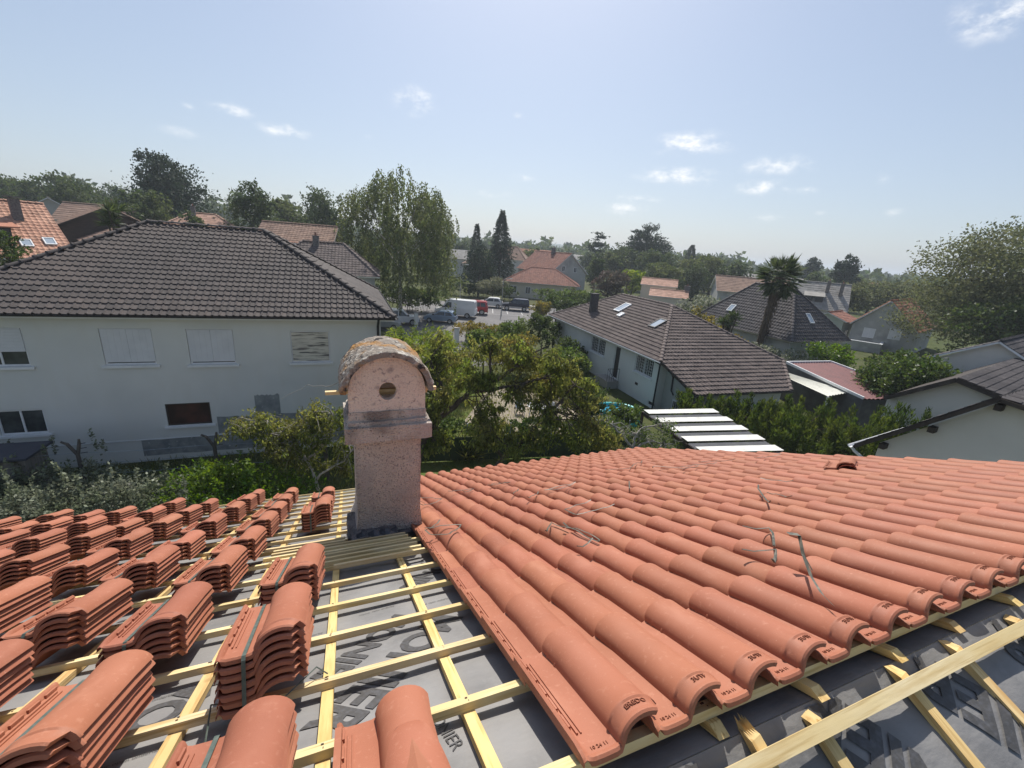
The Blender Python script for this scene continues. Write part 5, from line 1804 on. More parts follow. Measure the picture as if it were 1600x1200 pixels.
STRAPS = [('bent loop of cut strap lying against the chimney foot', [(.11, 2.1), (.23, 2.16), (.39, 2.15), (.36, 2.1), (.22, 1.88), (.14, 1.91), (.1, 2.04)]),
          ('short straight end of strap beside the loop at the chimney foot', [(.26, 2.31), (.12, 2.09)]),
          ('forked cut strap on the tiles close behind the chimney', [(.31, 3.63), (.51, 3.42), (.24, 3.15)]),
          ('narrow hairpin of strap two rolls out from the chimney', [(.65, 3.76), (.97, 3.84), (.79, 3.66)]),
          ('crossed hairpin strap halfway to the eaves', [(1.16, 3.79), (1.34, 4.1), (1.44, 3.86), (1.15, 3.86)]),
          ('short straight strap piece on the fifth roll', [(1.14, 3.03), (1.31, 3.28)]),
          ('short straight strap piece just ridgeward of the similar one', [(1.15, 2.66), (1.4, 2.96)]),
          ('long flat hairpin of strap in the middle of the tiles', [(1.89, 3.09), (1.53, 3.1), (1.66, 3.0), (1.89, 3.06)]),
          ('open three-sided strap pointing towards the chimney', [(1.49, 2.1), (1.22, 2.06), (1.21, 1.84), (1.53, 1.82)]),
          ('big rectangular strap loop on the fourth roll', [(.76, 1.45), (.94, 1.74), (.96, 1.58), (.98, 1.18), (.96, 1.16), (.94, 1.55)]),
          ('short dark strap end just below the big rectangular loop', [(.76, 1.05), (.9, 1.12)]),
          ('hook of strap with one rounded corner', [(1.69, .79), (1.81, .72), (1.76, .66), (1.56, .50)]),
          ('flat strap curling under below the rounded hook', [(1.36, .51), (1.51, .45), (1.42, .39), (1.38, .37)]),
          ('curved dark strap like a wave on the far rolls', [(2.84, 1.62), (2.76, 1.56), (2.56, 1.34), (2.34, 1.12)]),
          ('angled strap like a roof shape beside the wave', [(2.6, 1.35), (2.66, 1.32), (2.61, 1.16)]),
          ('long thin strap slanting towards the eaves', [(2.69, 3.7), (3.08, 3.75), (3.62, 4.16)]),
          ('long wavy strap in the tangle near the eaves', [(3.16, 3.37), (3.29, 3.5), (3.65, 3.12), (3.94, 3.1)]),
          ('short strap crossing the tangle near the eaves', [(3.25, 3.02), (3.61, 3.07)]),
          ('bowed strap at the verge side of the tangle', [(3.83, 3.29), (4.18, 3.33), (4.18, 3.03)]),
          ('straight pale strap lying along a far roll', [(3.15, 1.85), (3.21, 1.58)]),
          ('strap sticking straight up between two rolls', [(2.31, 2.69), (2.09, 2.39)]),
          ('bent strap close to the spare tile at the verge', [(4.43, 2.96), (4.84, 3.06), (4.95, 2.98)])]


def build_straps():
    rg = random.Random(5)
    for lab, pts in STRAPS:
        P = []
        for i in range(len(pts) - 1):
            a, b = pts[i], pts[i + 1]
            ln = math.hypot(b[0] - a[0], b[1] - a[1])
            n = max(2, int(ln / .05))
            for k in range(n + (1 if i == len(pts) - 2 else 0)):
                f = k / n
                u, v = a[0] + (b[0] - a[0]) * f, a[1] + (b[1] - a[1]) * f
                P.append((u, v))
        Q = []
        for i, (u, v) in enumerate(P):
            h = .088 + .012 * math.sin(i * .55 + rg.random()) + (.02 if i in (0, len(P) - 1) else 0)
            Q.append((u, v, h + .006))
        mb = MB().tube(Q, .0062, 4, flat=.45)
        o = mb.build('cut_strap', M['strap_grey'], None, True)
        o.matrix_world = WORLD_M @ SLOPE_M
        tag(o, lab, 'strap', 'cut packing straps on the laid tiles')
    # the broad one standing up near the ridge
    W = [(1.17, -.02, .075), (1.22, .05, .080), (1.30, .14, .10), (1.38, .22, .15), (1.44, .27, .21), (1.41, .30, .215)]
    mb = MB()
    vs = []
    for i, (u, v, n) in enumerate(W):
        vs += [(u - .006, v - .013, n + .012), (u + .006, v + .013, n + .017)]
    mb.add(vs, [(2 * i, 2 * i + 1, 2 * i + 3, 2 * i + 2) for i in range(len(W) - 1)])
    mb.tube([(1.44, .27, .208), (1.46, .27, .12), (1.45, .24, .078)], .003, 4)
    o = mb.build('cut_strap', M['strap_grey'])
    o.matrix_world = WORLD_M @ SLOPE_M
    tag(o, 'broad grey-green strap standing up from the rolls nearest the ridge batten', 'strap', 'cut packing straps on the laid tiles')
    # clear ends hanging by the front stack
    for lab, pts in (('thin strap loop hanging off the batten by the tall stack', [(-.81, .488, -.03), (-.832, .642, .0), (-.778, .631, -.004)]), ('thin strap lying along a batten beside the tall stack', [(-.63, .60, -.026), (-.525, .69, .01), (-.489, .683, -.02)])):
        o = MB().tube(pts, .0028, 4).build('cut_strap', M['strap'])
        o.matrix_world = WORLD_M @ SLOPE_M
        tag(o, lab, 'strap', 'strap ends between the stacks')
    o = MB().lathe([(0, .20), (.03, .195), (.042, .165), (.03, .135), (.018, .12), (.018, -.12)], 10).build('ball_finial', M['white_trim'], None, True)
    o.location = world_of(.70, 6.62, .04)
    tag(o, 'small round white finial standing at the eaves behind the chimney', 'finial')


build_stacks()
build_vent_tile()
build_loose_tile()
build_loose_battens()
build_straps()


# ------------------------------------------------------------------ vegetation
def unit(a):
    return a / np.maximum(np.linalg.norm(a, axis=1, keepdims=True), 1e-9)


def leaf_mesh(name, P, D, ln, wd, m, rg, fold=.0):
    """P (n,3) leaf bases, D (n,3) leaf directions, lengths, width ratio -> one mesh of little rhombic leaves"""
    n = len(P)
    D = unit(D)
    S = unit(np.cross(D, rg.normal(size=(n, 3))))
    ln = np.broadcast_to(np.asarray(ln, float), (n,))[:, None]
    w = ln * wd * .5
    V = np.empty((n, 4, 3))
    V[:, 0] = P
    V[:, 1] = P + D * ln * .45 + S * w
    V[:, 2] = P + D * ln
    V[:, 3] = P + D * ln * .45 - S * w
    q = np.arange(n * 4).reshape(n, 4)
    return mesh_np(name, V.reshape(-1, 3), q, m)


def sph(n, rg):
    return unit(rg.normal(size=(n, 3)))


def clumps_on_lobes(lobes, n, rg, clump=.26, per=26, inner=.35, low=-.55):
    """points gathered in clumps over the surface of ellipsoid lobes (c, r): uneven outline with gaps"""
    C = np.array([l[0] for l in lobes], float)
    Rr = np.array([l[1] for l in lobes], float)
    wt = np.prod(Rr, axis=1) ** (2 / 3)
    wt /= wt.sum()
    k = max(4, n // per)
    li = rg.choice(len(lobes), size=k, p=wt)
    d = sph(k, rg)
    d[:, 2] = np.where(d[:, 2] < low, -d[:, 2], d[:, 2])
    rad = np.where(rg.random(k) < inner, rg.uniform(.25, .85, k), rg.uniform(.82, 1.10, k))
    cc = C[li] + d * Rr[li] * rad[:, None]
    ci = rg.integers(0, k, n)
    sz = Rr[li].mean(axis=1) * clump * rg.uniform(.55, 1.25, k)
    off = rg.normal(size=(n, 3)) * sz[ci][:, None] * .62
    off[:, 2] *= .72
    P = cc[ci] + off
    return P, d[ci]


def lobes_in(R_, zb, zt, n, rg, squash=1.0, rmin=.32, rmax=.55):
    zc, hz = (zb + zt) / 2, (zt - zb) / 2
    out = [((0, 0, zc), (R_ * .62, R_ * .62, hz * .72))]
    for i in range(n):
        d = sph(1, rg)[0]
        r = R_ * rg.uniform(rmin, rmax)
        f = rg.uniform(.55, .8)
        c = (d[0] * (R_ - r * .7) * f * 1.25, d[1] * (R_ - r * .7) * f * 1.25, zc + d[2] * (hz - r * .6 * squash) * .95)
        out.append((c, (r, r, r * .85 * squash)))
    return out


CROWN = {}


def crown_mesh(kind, m, R_, zb, zt, leaf, n, seed):
    rg = np.random.default_rng(seed)
    H_ = zt - zb
    if kind == 'broad':
        P, d = clumps_on_lobes(lobes_in(R_, zb, zt, 9, rg), n, rg)
        D = d * .6 + rg.normal(size=(n, 3)) + np.array([0, 0, -.25])
        return leaf_mesh('crown', P, D, leaf * rg.uniform(.6, 1.35, n), .62, m, rg)
    if kind == 'tall':
        lob = [((0, 0, zb + H_ * .38), (R_ * .9, R_ * .9, H_ * .40)), ((R_ * .15, 0, zb + H_ * .66), (R_ * .62, R_ * .62, H_ * .30)), ((-R_ * .2, .1, zb + H_ * .84), (R_ * .34, R_ * .34, H_ * .17))]
        for i in range(8):
            a = rg.uniform(0, 6.28)
            h = rg.uniform(.15, .8)
            rr = R_ * (1 - h * .75)
            lob.append(((math.cos(a) * rr * .8, math.sin(a) * rr * .8, zb + H_ * h), (R_ * .34, R_ * .34, R_ * .42)))
        P, d = clumps_on_lobes(lob, n, rg)
        D = d * .5 + rg.normal(size=(n, 3)) + np.array([0, 0, .2])
        return leaf_mesh('crown', P, D, leaf * rg.uniform(.6, 1.35, n), .6, m, rg)
    if kind == 'conifer':
        tiers = 17
        h = rg.random(n) ** 1.25
        f = (h * tiers) % 1.0
        t = np.floor(h * tiers)
        na = 11
        a0 = np.floor(rg.random(n) * na) / na * 6.283 + t * 2.4
        a = a0 + rg.normal(size=n) * .17
        ph = np.sin(a0 * 13.7 + t * 5.1) * .20
        Rm = R_ * (1 - h) ** .88 * (1.12 - .42 * f) * (1 + ph) + .012 * R_
        s = rg.random(n) ** .5
        r = Rm * s
        z = zb + H_ * h - r * .30 + .14 * r * s + rg.normal(size=n) * H_ * .006
        P = np.c_[r * np.cos(a), r * np.sin(a), z]
        D = np.c_[np.cos(a), np.sin(a), -.45 + .0 * a] + rg.normal(size=(n, 3)) * .45
        return leaf_mesh('crown', P, D, leaf * rg.uniform(.7, 1.4, n), .38, m, rg)
    if kind == 'dome':
        k = 190
        d = sph(k, rg)
        d[:, 2] = np.abs(d[:, 2])
        rad = rg.uniform(.55, 1.04, k)
        cc = d * rad[:, None] * np.array([R_, R_, H_ * .95]) + np.array([0, 0, zb])
        ci = rg.integers(0, k, n)
        hd = unit(d * np.array([1, 1, .25]))
        s = rg.uniform(-1, 1, n)
        P = cc[ci] + hd[ci] * (s * R_ * .17)[:, None] + rg.normal(size=(n, 3)) * np.array([.08, .08, .028]) * R_
        D = hd[ci] * 1.2 + rg.normal(size=(n, 3)) * .5 + np.array([0, 0, .25])
        return leaf_mesh('crown', P, D, leaf * rg.uniform(.7, 1.4, n), .4, m, rg)
    if kind == 'layer':
        k = 30
        hh = np.sort(rg.uniform(.30, 1, k))
        a = rg.uniform(0, 6.283, k)
        rr = R_ * rg.uniform(.15, .70, k) * np.where(hh > .8, .75, 1)
        cc = np.c_[np.cos(a) * rr, np.sin(a) * rr, zb + H_ * hh]
        ci = rg.integers(0, k, n)
        P = cc[ci] + rg.normal(size=(n, 3)) * np.array([.20, .20, .05]) * R_
        D = rg.normal(size=(n, 3)) * np.array([1, 1, .25])
        return leaf_mesh('crown', P, D, leaf * rg.uniform(.7, 1.4, n), .45, m, rg)
    if kind == 'weep':                              # birch: hanging strings of small leaves from arching tops
        heads = []
        for i in range(11):
            a = rg.uniform(0, 6.283)
            rr = R_ * rg.uniform(.15, .82)
            heads.append((math.cos(a) * rr, math.sin(a) * rr, zb + H_ * rg.uniform(.70, 1.0) * (1 - .16 * (rr / R_) ** 2), R_ * rg.uniform(.20, .34)))
        heads += [(0, 0, zb + H_ * .99, R_ * .24), (-R_ * .28, 0, zb + H_ * .95, R_ * .24), (R_ * .34, .2, zb + H_ * .90, R_ * .24), (-R_ * .66, -.2, zb + H_ * .78, R_ * .26), (R_ * .68, 0, zb + H_ * .74, R_ * .28)]
        ns = 1500
        hi = rg.integers(0, len(heads), ns)
        Hd = np.array(heads)
        d = sph(ns, rg)
        st = Hd[hi, :3] + d * Hd[hi, 3:4] * rg.uniform(.5, 1.05, ns)[:, None] * np.array([1, 1, .8])
        # strings lower in the crown as well
        low = rg.random(ns) < .62
        f = rg.uniform(.30, .92, ns)
        st[:, 2] = np.where(low, zb + (st[:, 2] - zb) * f, st[:, 2])
        ex = np.where(low, 1 + .35 * (1 - f), 1)
        st[:, :2] *= ex[:, None]
        L_ = H_ * rg.uniform(.07, .22, ns)
        si = rg.integers(0, ns, n)
        t = rg.random(n)
        P = st[si] + np.c_[rg.normal(size=n) * .10, rg.normal(size=n) * .10, -t * L_[si]]
        out = unit(np.c_[st[si, 0], st[si, 1], np.zeros(n)] + 1e-6)
        P += out * (np.sin(np.minimum(t * 2.5, 1.57)) * .35)[:, None]
        D = rg.normal(size=(n, 3)) * .55 + np.array([0, 0, -1.0])
        return leaf_mesh('crown', P, D, leaf * rg.uniform(.6, 1.3, n), .55, m, rg)
    if kind == 'plume':                             # thuja / cypress hedge: leaning feathery sprays
        k = 46
        a = rg.uniform(0, 6.283, k)
        rr = R_ * np.sqrt(rg.random(k))
        base = np.c_[np.cos(a) * rr, np.sin(a) * rr * .75, zb + H_ * .1 * rg.random(k)]
        tip = base + np.c_[np.cos(a) * R_ * .28, np.sin(a) * R_ * .28, H_ * (.95 - .45 * (rr / R_) ** 1.5) * rg.uniform(.8, 1.08, k)]
        ci = rg.integers(0, k, n)
        t = rg.random(n) ** .75
        w = .30 * R_ * (1 - t * .8)
        P = base[ci] + (tip - base)[ci] * t[:, None] + sph(n, rg) * (w * rg.random(n) ** .5)[:, None]
        D = (tip - base)[ci] / H_ * 1.2 + sph(n, rg) * .6
        return leaf_mesh('crown', P, D, leaf * rg.uniform(.6, 1.4, n), .24, m, rg)
    if kind == 'upright':                           # bamboo: fine upright then arching leaves
        k = 90
        a = rg.uniform(0, 6.283, k)
        rr = R_ * np.sqrt(rg.random(k)) * .75
        base = np.c_[np.cos(a) * rr, np.sin(a) * rr, np.full(k, zb)]
        tip = base + np.c_[np.cos(a) * R_ * .35, np.sin(a) * R_ * .35, H_ * (1 - .35 * (rr / R_) ** 2) * rg.uniform(.8, 1.02, k)]
        ci = rg.integers(0, k, n)
        t = rg.random(n) ** .6
        P = base[ci] + (tip - base)[ci] * t[:, None] + rg.normal(size=(n, 3)) * .13
        D = np.c_[np.cos(a[ci]), np.sin(a[ci]), .4 + 0 * t] + rg.normal(size=(n, 3)) * .75
        return leaf_mesh('crown', P, D, leaf * rg.uniform(.6, 1.4, n), .20, m, rg)
    raise ValueError(kind)


def trunk_mesh(R_, zb, zt, r0, rg, m, limbs=5, lean=(0, 0)):
    mb = MB()
    top = zb + (zt - zb) * .55
    pts = [(0, 0, -.2), (lean[0] * .3, lean[1] * .3, top * .35), (lean[0] * .6, lean[1] * .6, top * .7), (lean[0], lean[1], top)]
    mb.tube(pts, [r0 * 1.25, r0, r0 * .75, r0 * .4], 8)
    for i in range(limbs):
        a = 6.283 * i / limbs + rg.uniform(-.4, .4)
        z0 = top * rg.uniform(.55, .95)
        r = R_ * rg.uniform(.45, .8)
        f = z0 / max(top, .1)
        p0 = Vector((lean[0] * f, lean[1] * f, z0))
        p2 = Vector((math.cos(a) * r, math.sin(a) * r, z0 + (zt - z0) * rg.uniform(.3, .65)))
        mb.tube([p0, p0.lerp(p2, .5) + Vector((0, 0, .08 * R_)), p2], [r0 * .5, r0 * .32, r0 * .10], 6)
    return mb.mesh('trunk', m, True, 60)


def tree(name, label, cat, x, y, R_, zb, zt, kind, lm, leaf, n, seed, z0=0.0, trunk='bark', r0=None, group=None, limbs=5, rz=None, share=None, sc_=1.0):
    t = thing(name, label, cat, (x, y, z0), rnd.uniform(0, 6.28) if rz is None else rz, group)
    key = share or (kind, lm, seed, R_, zb, zt)
    if key not in CROWN:
        CROWN[key] = (crown_mesh(kind, LM[lm], R_, zb, zt, leaf, n, seed),
                      trunk_mesh(R_, zb, zt, r0 or max(.06, R_ * .055), random.Random(seed), M[trunk], limbs))
    cm, tm = CROWN[key]
    obj('crown', cm, t)
    obj('trunk', tm, t)
    if sc_ != 1.0:
        t.scale = (sc_, sc_, sc_)
    return t


def hedge(name, label, pts, w, h, lm, leaf, n, seed, cat='hedge', wob=.22, kind='broad', shoots=0, z0=0.0, wd=.62):
    """a hedge or long shrub following a line of points; leaves thick at the surface, stems inside"""
    rg = np.random.default_rng(seed)
    P_ = [np.array((*p, 0.0)) for p in pts]
    seg = [np.linalg.norm(P_[i + 1] - P_[i]) for i in range(len(P_) - 1)]
    tot = sum(seg)
    k = max(6, int(tot / (w * .42)))
    lob = []
    for i in range(k):
        s = tot * (i + .5) / k
        j = 0
        while s > seg[j] and j < len(seg) - 1:
            s -= seg[j]
            j += 1
        c = P_[j] + (P_[j + 1] - P_[j]) * (s / seg[j])
        hh = h * (1 + rg.uniform(-wob, wob * .6))
        ww = w * (1 + rg.uniform(-wob, wob))
        lob.append(((c[0] + rg.normal() * .08 * w, c[1] + rg.normal() * .08 * w, hh * .48), (ww * .62, ww * .62, hh * .52)))
        if rg.random() < .6:
            lob.append(((c[0] + rg.normal() * .3 * w, c[1] + rg.normal() * .3 * w, hh * .85), (ww * .30, ww * .30, hh * .22)))
    P, d = clumps_on_lobes(lob, n, rg, .22, 22, .22, -.3)
    D = d * .7 + rg.normal(size=(n, 3)) + np.array([0, 0, .15])
    if shoots:
        ci = rg.integers(0, len(lob), shoots)
        PP, DD = [], []
        for c in ci:
            cx, cy, cz = lob[c][0]
            b = np.array([cx + rg.normal() * w * .35, cy + rg.normal() * w * .35, h * rg.uniform(.72, .95)])
            L_ = h * rg.uniform(.15, .55)
            ln = rg.normal(size=2) * .14
            m_ = int(26 + 30 * L_)
            t = rg.random(m_)
            PP.append(b + np.c_[ln[0] * t, ln[1] * t, t * L_] + rg.normal(size=(m_, 3)) * .02)
            DD.append(rg.normal(size=(m_, 3)) + np.array([0, 0, .5]))
        P = np.vstack([P] + PP)
        D = np.vstack([D] + DD)
    t = thing(name, label, cat, (float(P_[0][0]), float(P_[0][1]), z0))
    P = P - P_[0]
    obj('foliage', leaf_mesh('foliage', P, D, leaf * rg.uniform(.6, 1.35, len(P)), wd, LM[lm], rg), t)
    st = MB()
    for i in range(int(k * 2.2)):
        c = lob[int(rg.integers(0, len(lob)))][0]
        b = Vector((c[0] - P_[0][0] + rg.normal() * .12, c[1] - P_[0][1] + rg.normal() * .12, 0))
        st.tube([b, b + Vector((rg.normal() * .15, rg.normal() * .15, h * .45)), b + Vector((rg.normal() * .3, rg.normal() * .3, h * rg.uniform(.7, .95)))], [.03, .02, .008], 5)
    tag(st.build('stem', M['bark'], t, True, 60), kind='stuff')
    return t


def branch_tree(name, label, x, y, lobes, limbs, n, lm, leaf, wd, seed, cat='tree', twigs=5, droop=.9, bark='bark', trad=.12, twig_len=.9):
    """open tree drawn by its limbs; leaves hang in tufts along the twigs"""
    rg = np.random.default_rng(seed)
    rr = random.Random(seed)
    org = Vector((x, y, 0))
    t = thing(name, label, cat, org)
    mb = MB()
    ends = []
    for pts, r0, r1 in limbs:
        q = [Vector(p) - org for p in pts]
        # smooth and roughen
        s = []
        for i in range(len(q) - 1):
            for k in range(4):
                f = k / 4
                s.append(q[i].lerp(q[i + 1], f) + Vector((rr.gauss(0, .03), rr.gauss(0, .03), rr.gauss(0, .02))))
        s.append(q[-1])
        mb.tube(s, [r0 + (r1 - r0) * i / (len(s) - 1) for i in range(len(s))], 8)
        ends += [(p, r1) for p in s[len(s) // 3:]]
    tw_pts = []
    for c, r in lobes:
        c = Vector(c) - org
        near = sorted(ends, key=lambda e: (e[0] - c).length)[:3]
        for k in range(twigs):
            b = rr.choice(near)[0]
            d = Vector((rr.gauss(0, 1), rr.gauss(0, 1), rr.gauss(0, .6)))
            d = d.normalized() * r * rr.uniform(.35, 1.05)
            e = c + d
            mid = b.lerp(e, .5) + Vector((rr.gauss(0, .12), rr.gauss(0, .12), .12 + rr.gauss(0, .1)))
            mid2 = b.lerp(e, .78) + Vector((rr.gauss(0, .10), rr.gauss(0, .10), .10 + rr.gauss(0, .08)))
            mb.tube([b, mid, mid2, e], [.026, .017, .011, .004], 5)
            tw_pts += [mid.lerp(mid2, f) for f in (.2, .6)] + [mid2, mid2.lerp(e, .3), mid2.lerp(e, .65), e]
            for q in range(3):
                f = rr.uniform(.3, 1)
                s0 = mid.lerp(e, f)
                e2 = s0 + Vector((rr.gauss(0, .38), rr.gauss(0, .38), rr.gauss(-.05, .24))) * twig_len
                mb.tube([s0, s0.lerp(e2, .5) + Vector((0, 0, .05)), e2], [.009, .007, .003], 4)
                tw_pts += [s0.lerp(e2, g) for g in (.3, .55, .8, 1.0)]
    obj('trunk', mb.mesh('trunk', M[bark], True, 60), t)
    T = np.array([tuple(p) for p in tw_pts])
    ti = rg.integers(0, len(T), n)
    P = T[ti] + rg.normal(size=(n, 3)) * np.array([.085, .085, .055])
    D = rg.normal(size=(n, 3)) * .55 + np.array([0, 0, -droop])
    obj('crown', leaf_mesh('crown', P, D, leaf * rg.uniform(.6, 1.3, n), wd, LM[lm], rg), t)
    return t


def palm(x, y, zc, R_, label):
    t = thing('palm_tree', label, 'palm tree', (x, y, 0))
    rr = random.Random(4)
    rg = np.random.default_rng(4)
    mb = MB()
    n = 16
    pts = [(-.0 + .012 * i * i * .15, 0, -.2 + (zc + .1) * i / n) for i in range(n + 1)]
    mb.tube(pts, [.30 + .04 * math.sin(i * 2.1) + (.12 * max(0, (i - 6) / 10)) for i in range(n + 1)], 10)
    top = Vector(pts[-1])
    # skirt of old fibres
    for k in range(330):
        a = rr.uniform(0, 6.28)
        z = rr.uniform(zc * .30, zc * 1.0)
        r = .30 + .30 * (z / zc) ** 3
        p = Vector((math.cos(a) * r * .7 + top.x * (z / zc), math.sin(a) * r * .7, z))
        mb.add([p, p + Vector((math.cos(a) * .22 - math.sin(a) * .05, math.sin(a) * .22 + math.cos(a) * .05, -.55)), p + Vector((math.cos(a) * .22 + math.sin(a) * .05, math.sin(a) * .22 - math.cos(a) * .05, -.6))], [(0, 1, 2)])
    obj('trunk', mb.mesh('trunk', M['bark_palm'], True, 60), t)
    # fan leaves: each leaf a stalk with a pleated fan of narrow blades
    P, D, Ls = [], [], []
    for k in range(96):
        a = rr.uniform(0, 6.28)
        el = rr.uniform(-1.15, 1.35)
        d = Vector((math.cos(a) * math.cos(el), math.sin(a) * math.cos(el), math.sin(el)))
        s = top + d * R_ * rr.uniform(.38, .62)
        side = d.cross(Vector((0, 0, 1))).normalized()
        upv = side.cross(d)
        for q in range(22):
            b = -1.25 + 2.5 * q / 21
            dd = (d * math.cos(b) + side * math.sin(b) + upv * .10 * math.cos(b * 2)).normalized()
            dd.z -= .22 if el < .6 else .05
            P.append(tuple(s))
            D.append(tuple(dd))
            Ls.append(R_ * rr.uniform(.42, .58) * (1 - .25 * abs(b) / 1.25))
    me = leaf_mesh('frond', np.array(P), np.array(D), np.array(Ls), .10, LM['palm'], rg)
    obj('frond', me, t)
    st = MB()
    for k in range(40):
        a = rr.uniform(0, 6.28)
        el = rr.uniform(-.8, 1.2)
        d = Vector((math.cos(a) * math.cos(el), math.sin(a) * math.cos(el), math.sin(el)))
        st.tube([top, top + d * R_ * .55], [.018, .012], 4)
    st.build('stalk', LM['palm'], t)


def yucca(x, y, z0, R_, label, n=9):
    t = thing('yucca', label, 'yucca', (x, y, z0))
    rr = random.Random(int(abs(x) * 10))
    rg = np.random.default_rng(3)
    st = MB()
    P, D, Ls = [], [], []
    for k in range(n):
        a = rr.uniform(0, 6.28)
        h = R_ * rr.uniform(.5, 1.5)
        tp = Vector((math.cos(a) * R_ * .55 * rr.random(), math.sin(a) * R_ * .55 * rr.random(), h))
        st.tube([(0, 0, -1.5), tp], [.08, .06], 6)
        for q in range(46):
            b, e = rr.uniform(0, 6.28), rr.uniform(-.4, 1.5)
            P.append(tuple(tp))
            D.append((math.cos(b) * math.cos(e), math.sin(b) * math.cos(e), math.sin(e)))
            Ls.append(R_ * rr.uniform(.45, .7))
    tag(st.build('stem', M['bark'], t, True, 60), kind='stuff')
    obj('leaf_rosette', leaf_mesh('leaf_rosette', np.array(P), np.array(D), np.array(Ls), .10, LM['palm'], rg), t)


def build_vegetation():
    T = tree
    # ---- garden between the houses
    lobes = [(-5.1, 15.5, 4.1), (-3.9, 15.5, 4.8), (-2.5, 16.0, 5.2), (-1.0, 15.5, 5.4), (.4, 15.5, 5.1), (1.6, 15.0, 5.0), (2.6, 15.2, 3.8), (0, 15, 4), (-1.4, 15, 4.2), (-2.7, 14.5, 3.7), (-3.4, 14.5, 2.7), (-2.2, 14.5, 2.0), (-.8, 15, 2.7), (1.2, 14.5, 3.3), (2.5, 14.5, 2.6), (3.6, 15, 2.3), (.9, 14.5, 2.2), (-.5, 14, 2.4), (1.5, 16, 3.8), (-2.9, 17, 4.1), (-.2, 16.2, 4.9), (-3.2, 15.4, 4.2)]
    limbs = [([(-3.5, 13.2, -.1), (-3.4, 13.6, .6), (-3.1, 14.3, 2.0), (-2.3, 14.8, 3.1), (-1.5, 15.0, 3.8), (-.8, 15.2, 4.1), (-.8, 15.2, 4.8), (-1.0, 15.3, 5.7)], .17, .03),
             ([(-1.2, 13.6, -.1), (-1.0, 14, .5), (.2, 14.6, 1.8), (1.3, 14.8, 3.1), (2.3, 15, 4.4)], .13, .03),
             ([(-2.3, 14.8, 3.1), (-2.6, 15, 4.1), (-3.6, 15.2, 4.8), (-4.3, 15.3, 4.8)], .09, .02),
             ([(-1.5, 15, 3.8), (0, 15.2, 4.1), (1.2, 15.3, 4.5), (1.8, 15.3, 4.9)], .08, .02),
             ([(-.8, 15.2, 4.1), (.4, 15.5, 5.1), (1.1, 15.6, 5.6)], .07, .02)]
    branch_tree('cherry_tree', 'spreading cherry tree with drooping leaves rising right behind the chimney', -3.4, 13.4, [(l, .85) for l in lobes], limbs, 36000, 'cherry', .16, .36, 31, twigs=9)
    l2 = [(-8.4, 12.5, 3.0), (-7.9, 12.8, 2.3), (-7.2, 13, 2.7), (-6.3, 13, 2.5), (-5.8, 13, 3.2), (-6.9, 12.8, 1.7), (-5.7, 13, 1.5), (-7.3, 12.5, 2.2), (-6.3, 13.2, 3.2), (-5.4, 13.2, 2.3), (-8.0, 12.6, 2.9), (-6.9, 13, 3.0)]
    b2 = [([(-5.9, 11.8, -.1), (-5.9, 12, .7), (-6.2, 12.4, 1.3), (-6.6, 12.7, 1.8), (-7.1, 12.8, 2.4), (-7.8, 12.8, 3.0), (-8.8, 12.5, 3.0)], .07, .012), ([(-6.6, 12.7, 1.8), (-6.0, 13, 2.4), (-5.8, 13.1, 3.3)], .04, .012), ([(-5.2, 14, 4.7), (-6.2, 14, 4.0), (-7.0, 14, 4.0), (-7.7, 13.5, 3.6)], .016, .006), ([(-6.2, 12.4, 1.3), (-5.4, 12.6, 1.9), (-4.8, 12.9, 2.5)], .04, .012)]
    branch_tree('cherry_tree', 'thin cherry tree with bare grey twigs between hedge and white house', -5.9, 11.8, [(l, .55) for l in l2], b2, 10500, 'cherry', .135, .36, 37, twigs=7, bark='bark_pale', twig_len=.8)
    l3 = [(4.1, 15.5, 2.4), (3.3, 15.6, 2.7), (5.1, 15.6, 2.4), (6.1, 15.8, 2.6), (5.7, 15.5, 2.0), (6.4, 15.8, 2.0), (4.7, 15.3, 1.7)]
    b3 = [([(4.9, 14.2, -.1), (4.9, 14.5, .7), (4.8, 15.2, 2.0), (4.1, 15.5, 2.7), (3.3, 15.6, 3.0)], .09, .02), ([(4.8, 15.2, 2.0), (5.1, 15.6, 2.6), (6.1, 15.8, 2.9)], .06, .015), ([(4.8, 15.2, 2.0), (5.7, 15.5, 2.2), (6.8, 15.7, 1.7)], .05, .012), ([(4.9, 14.8, 1.2), (5.6, 15.0, 1.7), (6.6, 15.2, 1.6)], .05, .012)]
    branch_tree('fruit_tree', 'nearly bare fruit tree with pale crooked branches beside the striped shed', 4.9, 14.2, [(l, .6) for l in l3], b3, 2600, 'green', .10, .45, 41, twigs=8, bark='bark_pale', twig_len=.8)
    hedge('silver_hedge', 'grey-green silvery hedge with upright shoots beyond the stacks', [(-18.5, 10.4), (-14.2, 10.7), (-12.0, 11.0), (-9.6, 11.4)], 1.9, 1.55, 'silver', .105, 20000, 51, shoots=70, wd=.55)
    hedge('laurel_bush', 'bright green laurel bush at the end of the silvery hedge', [(-9.6, 11.5), (-8.2, 11.6), (-7.0, 11.7)], 1.8, 1.75, 'laurel', .13, 8500, 52, cat='bush', shoots=10, wd=.42)
    T('bamboo', 'pale green bamboo clump behind the cherry tree crown', 'bamboo', -6.3, 27, 2.3, .1, 3.75, 'upright', 'bamboo', .30, 9500, 61, limbs=9, r0=.04)
    T('bamboo', 'yellow-green bamboo clump left of the white gate pillar', 'bamboo', -4.3, 24.5, 1.7, .1, 3.0, 'upright', 'bamboo', .30, 6000, 62, limbs=9, r0=.04)
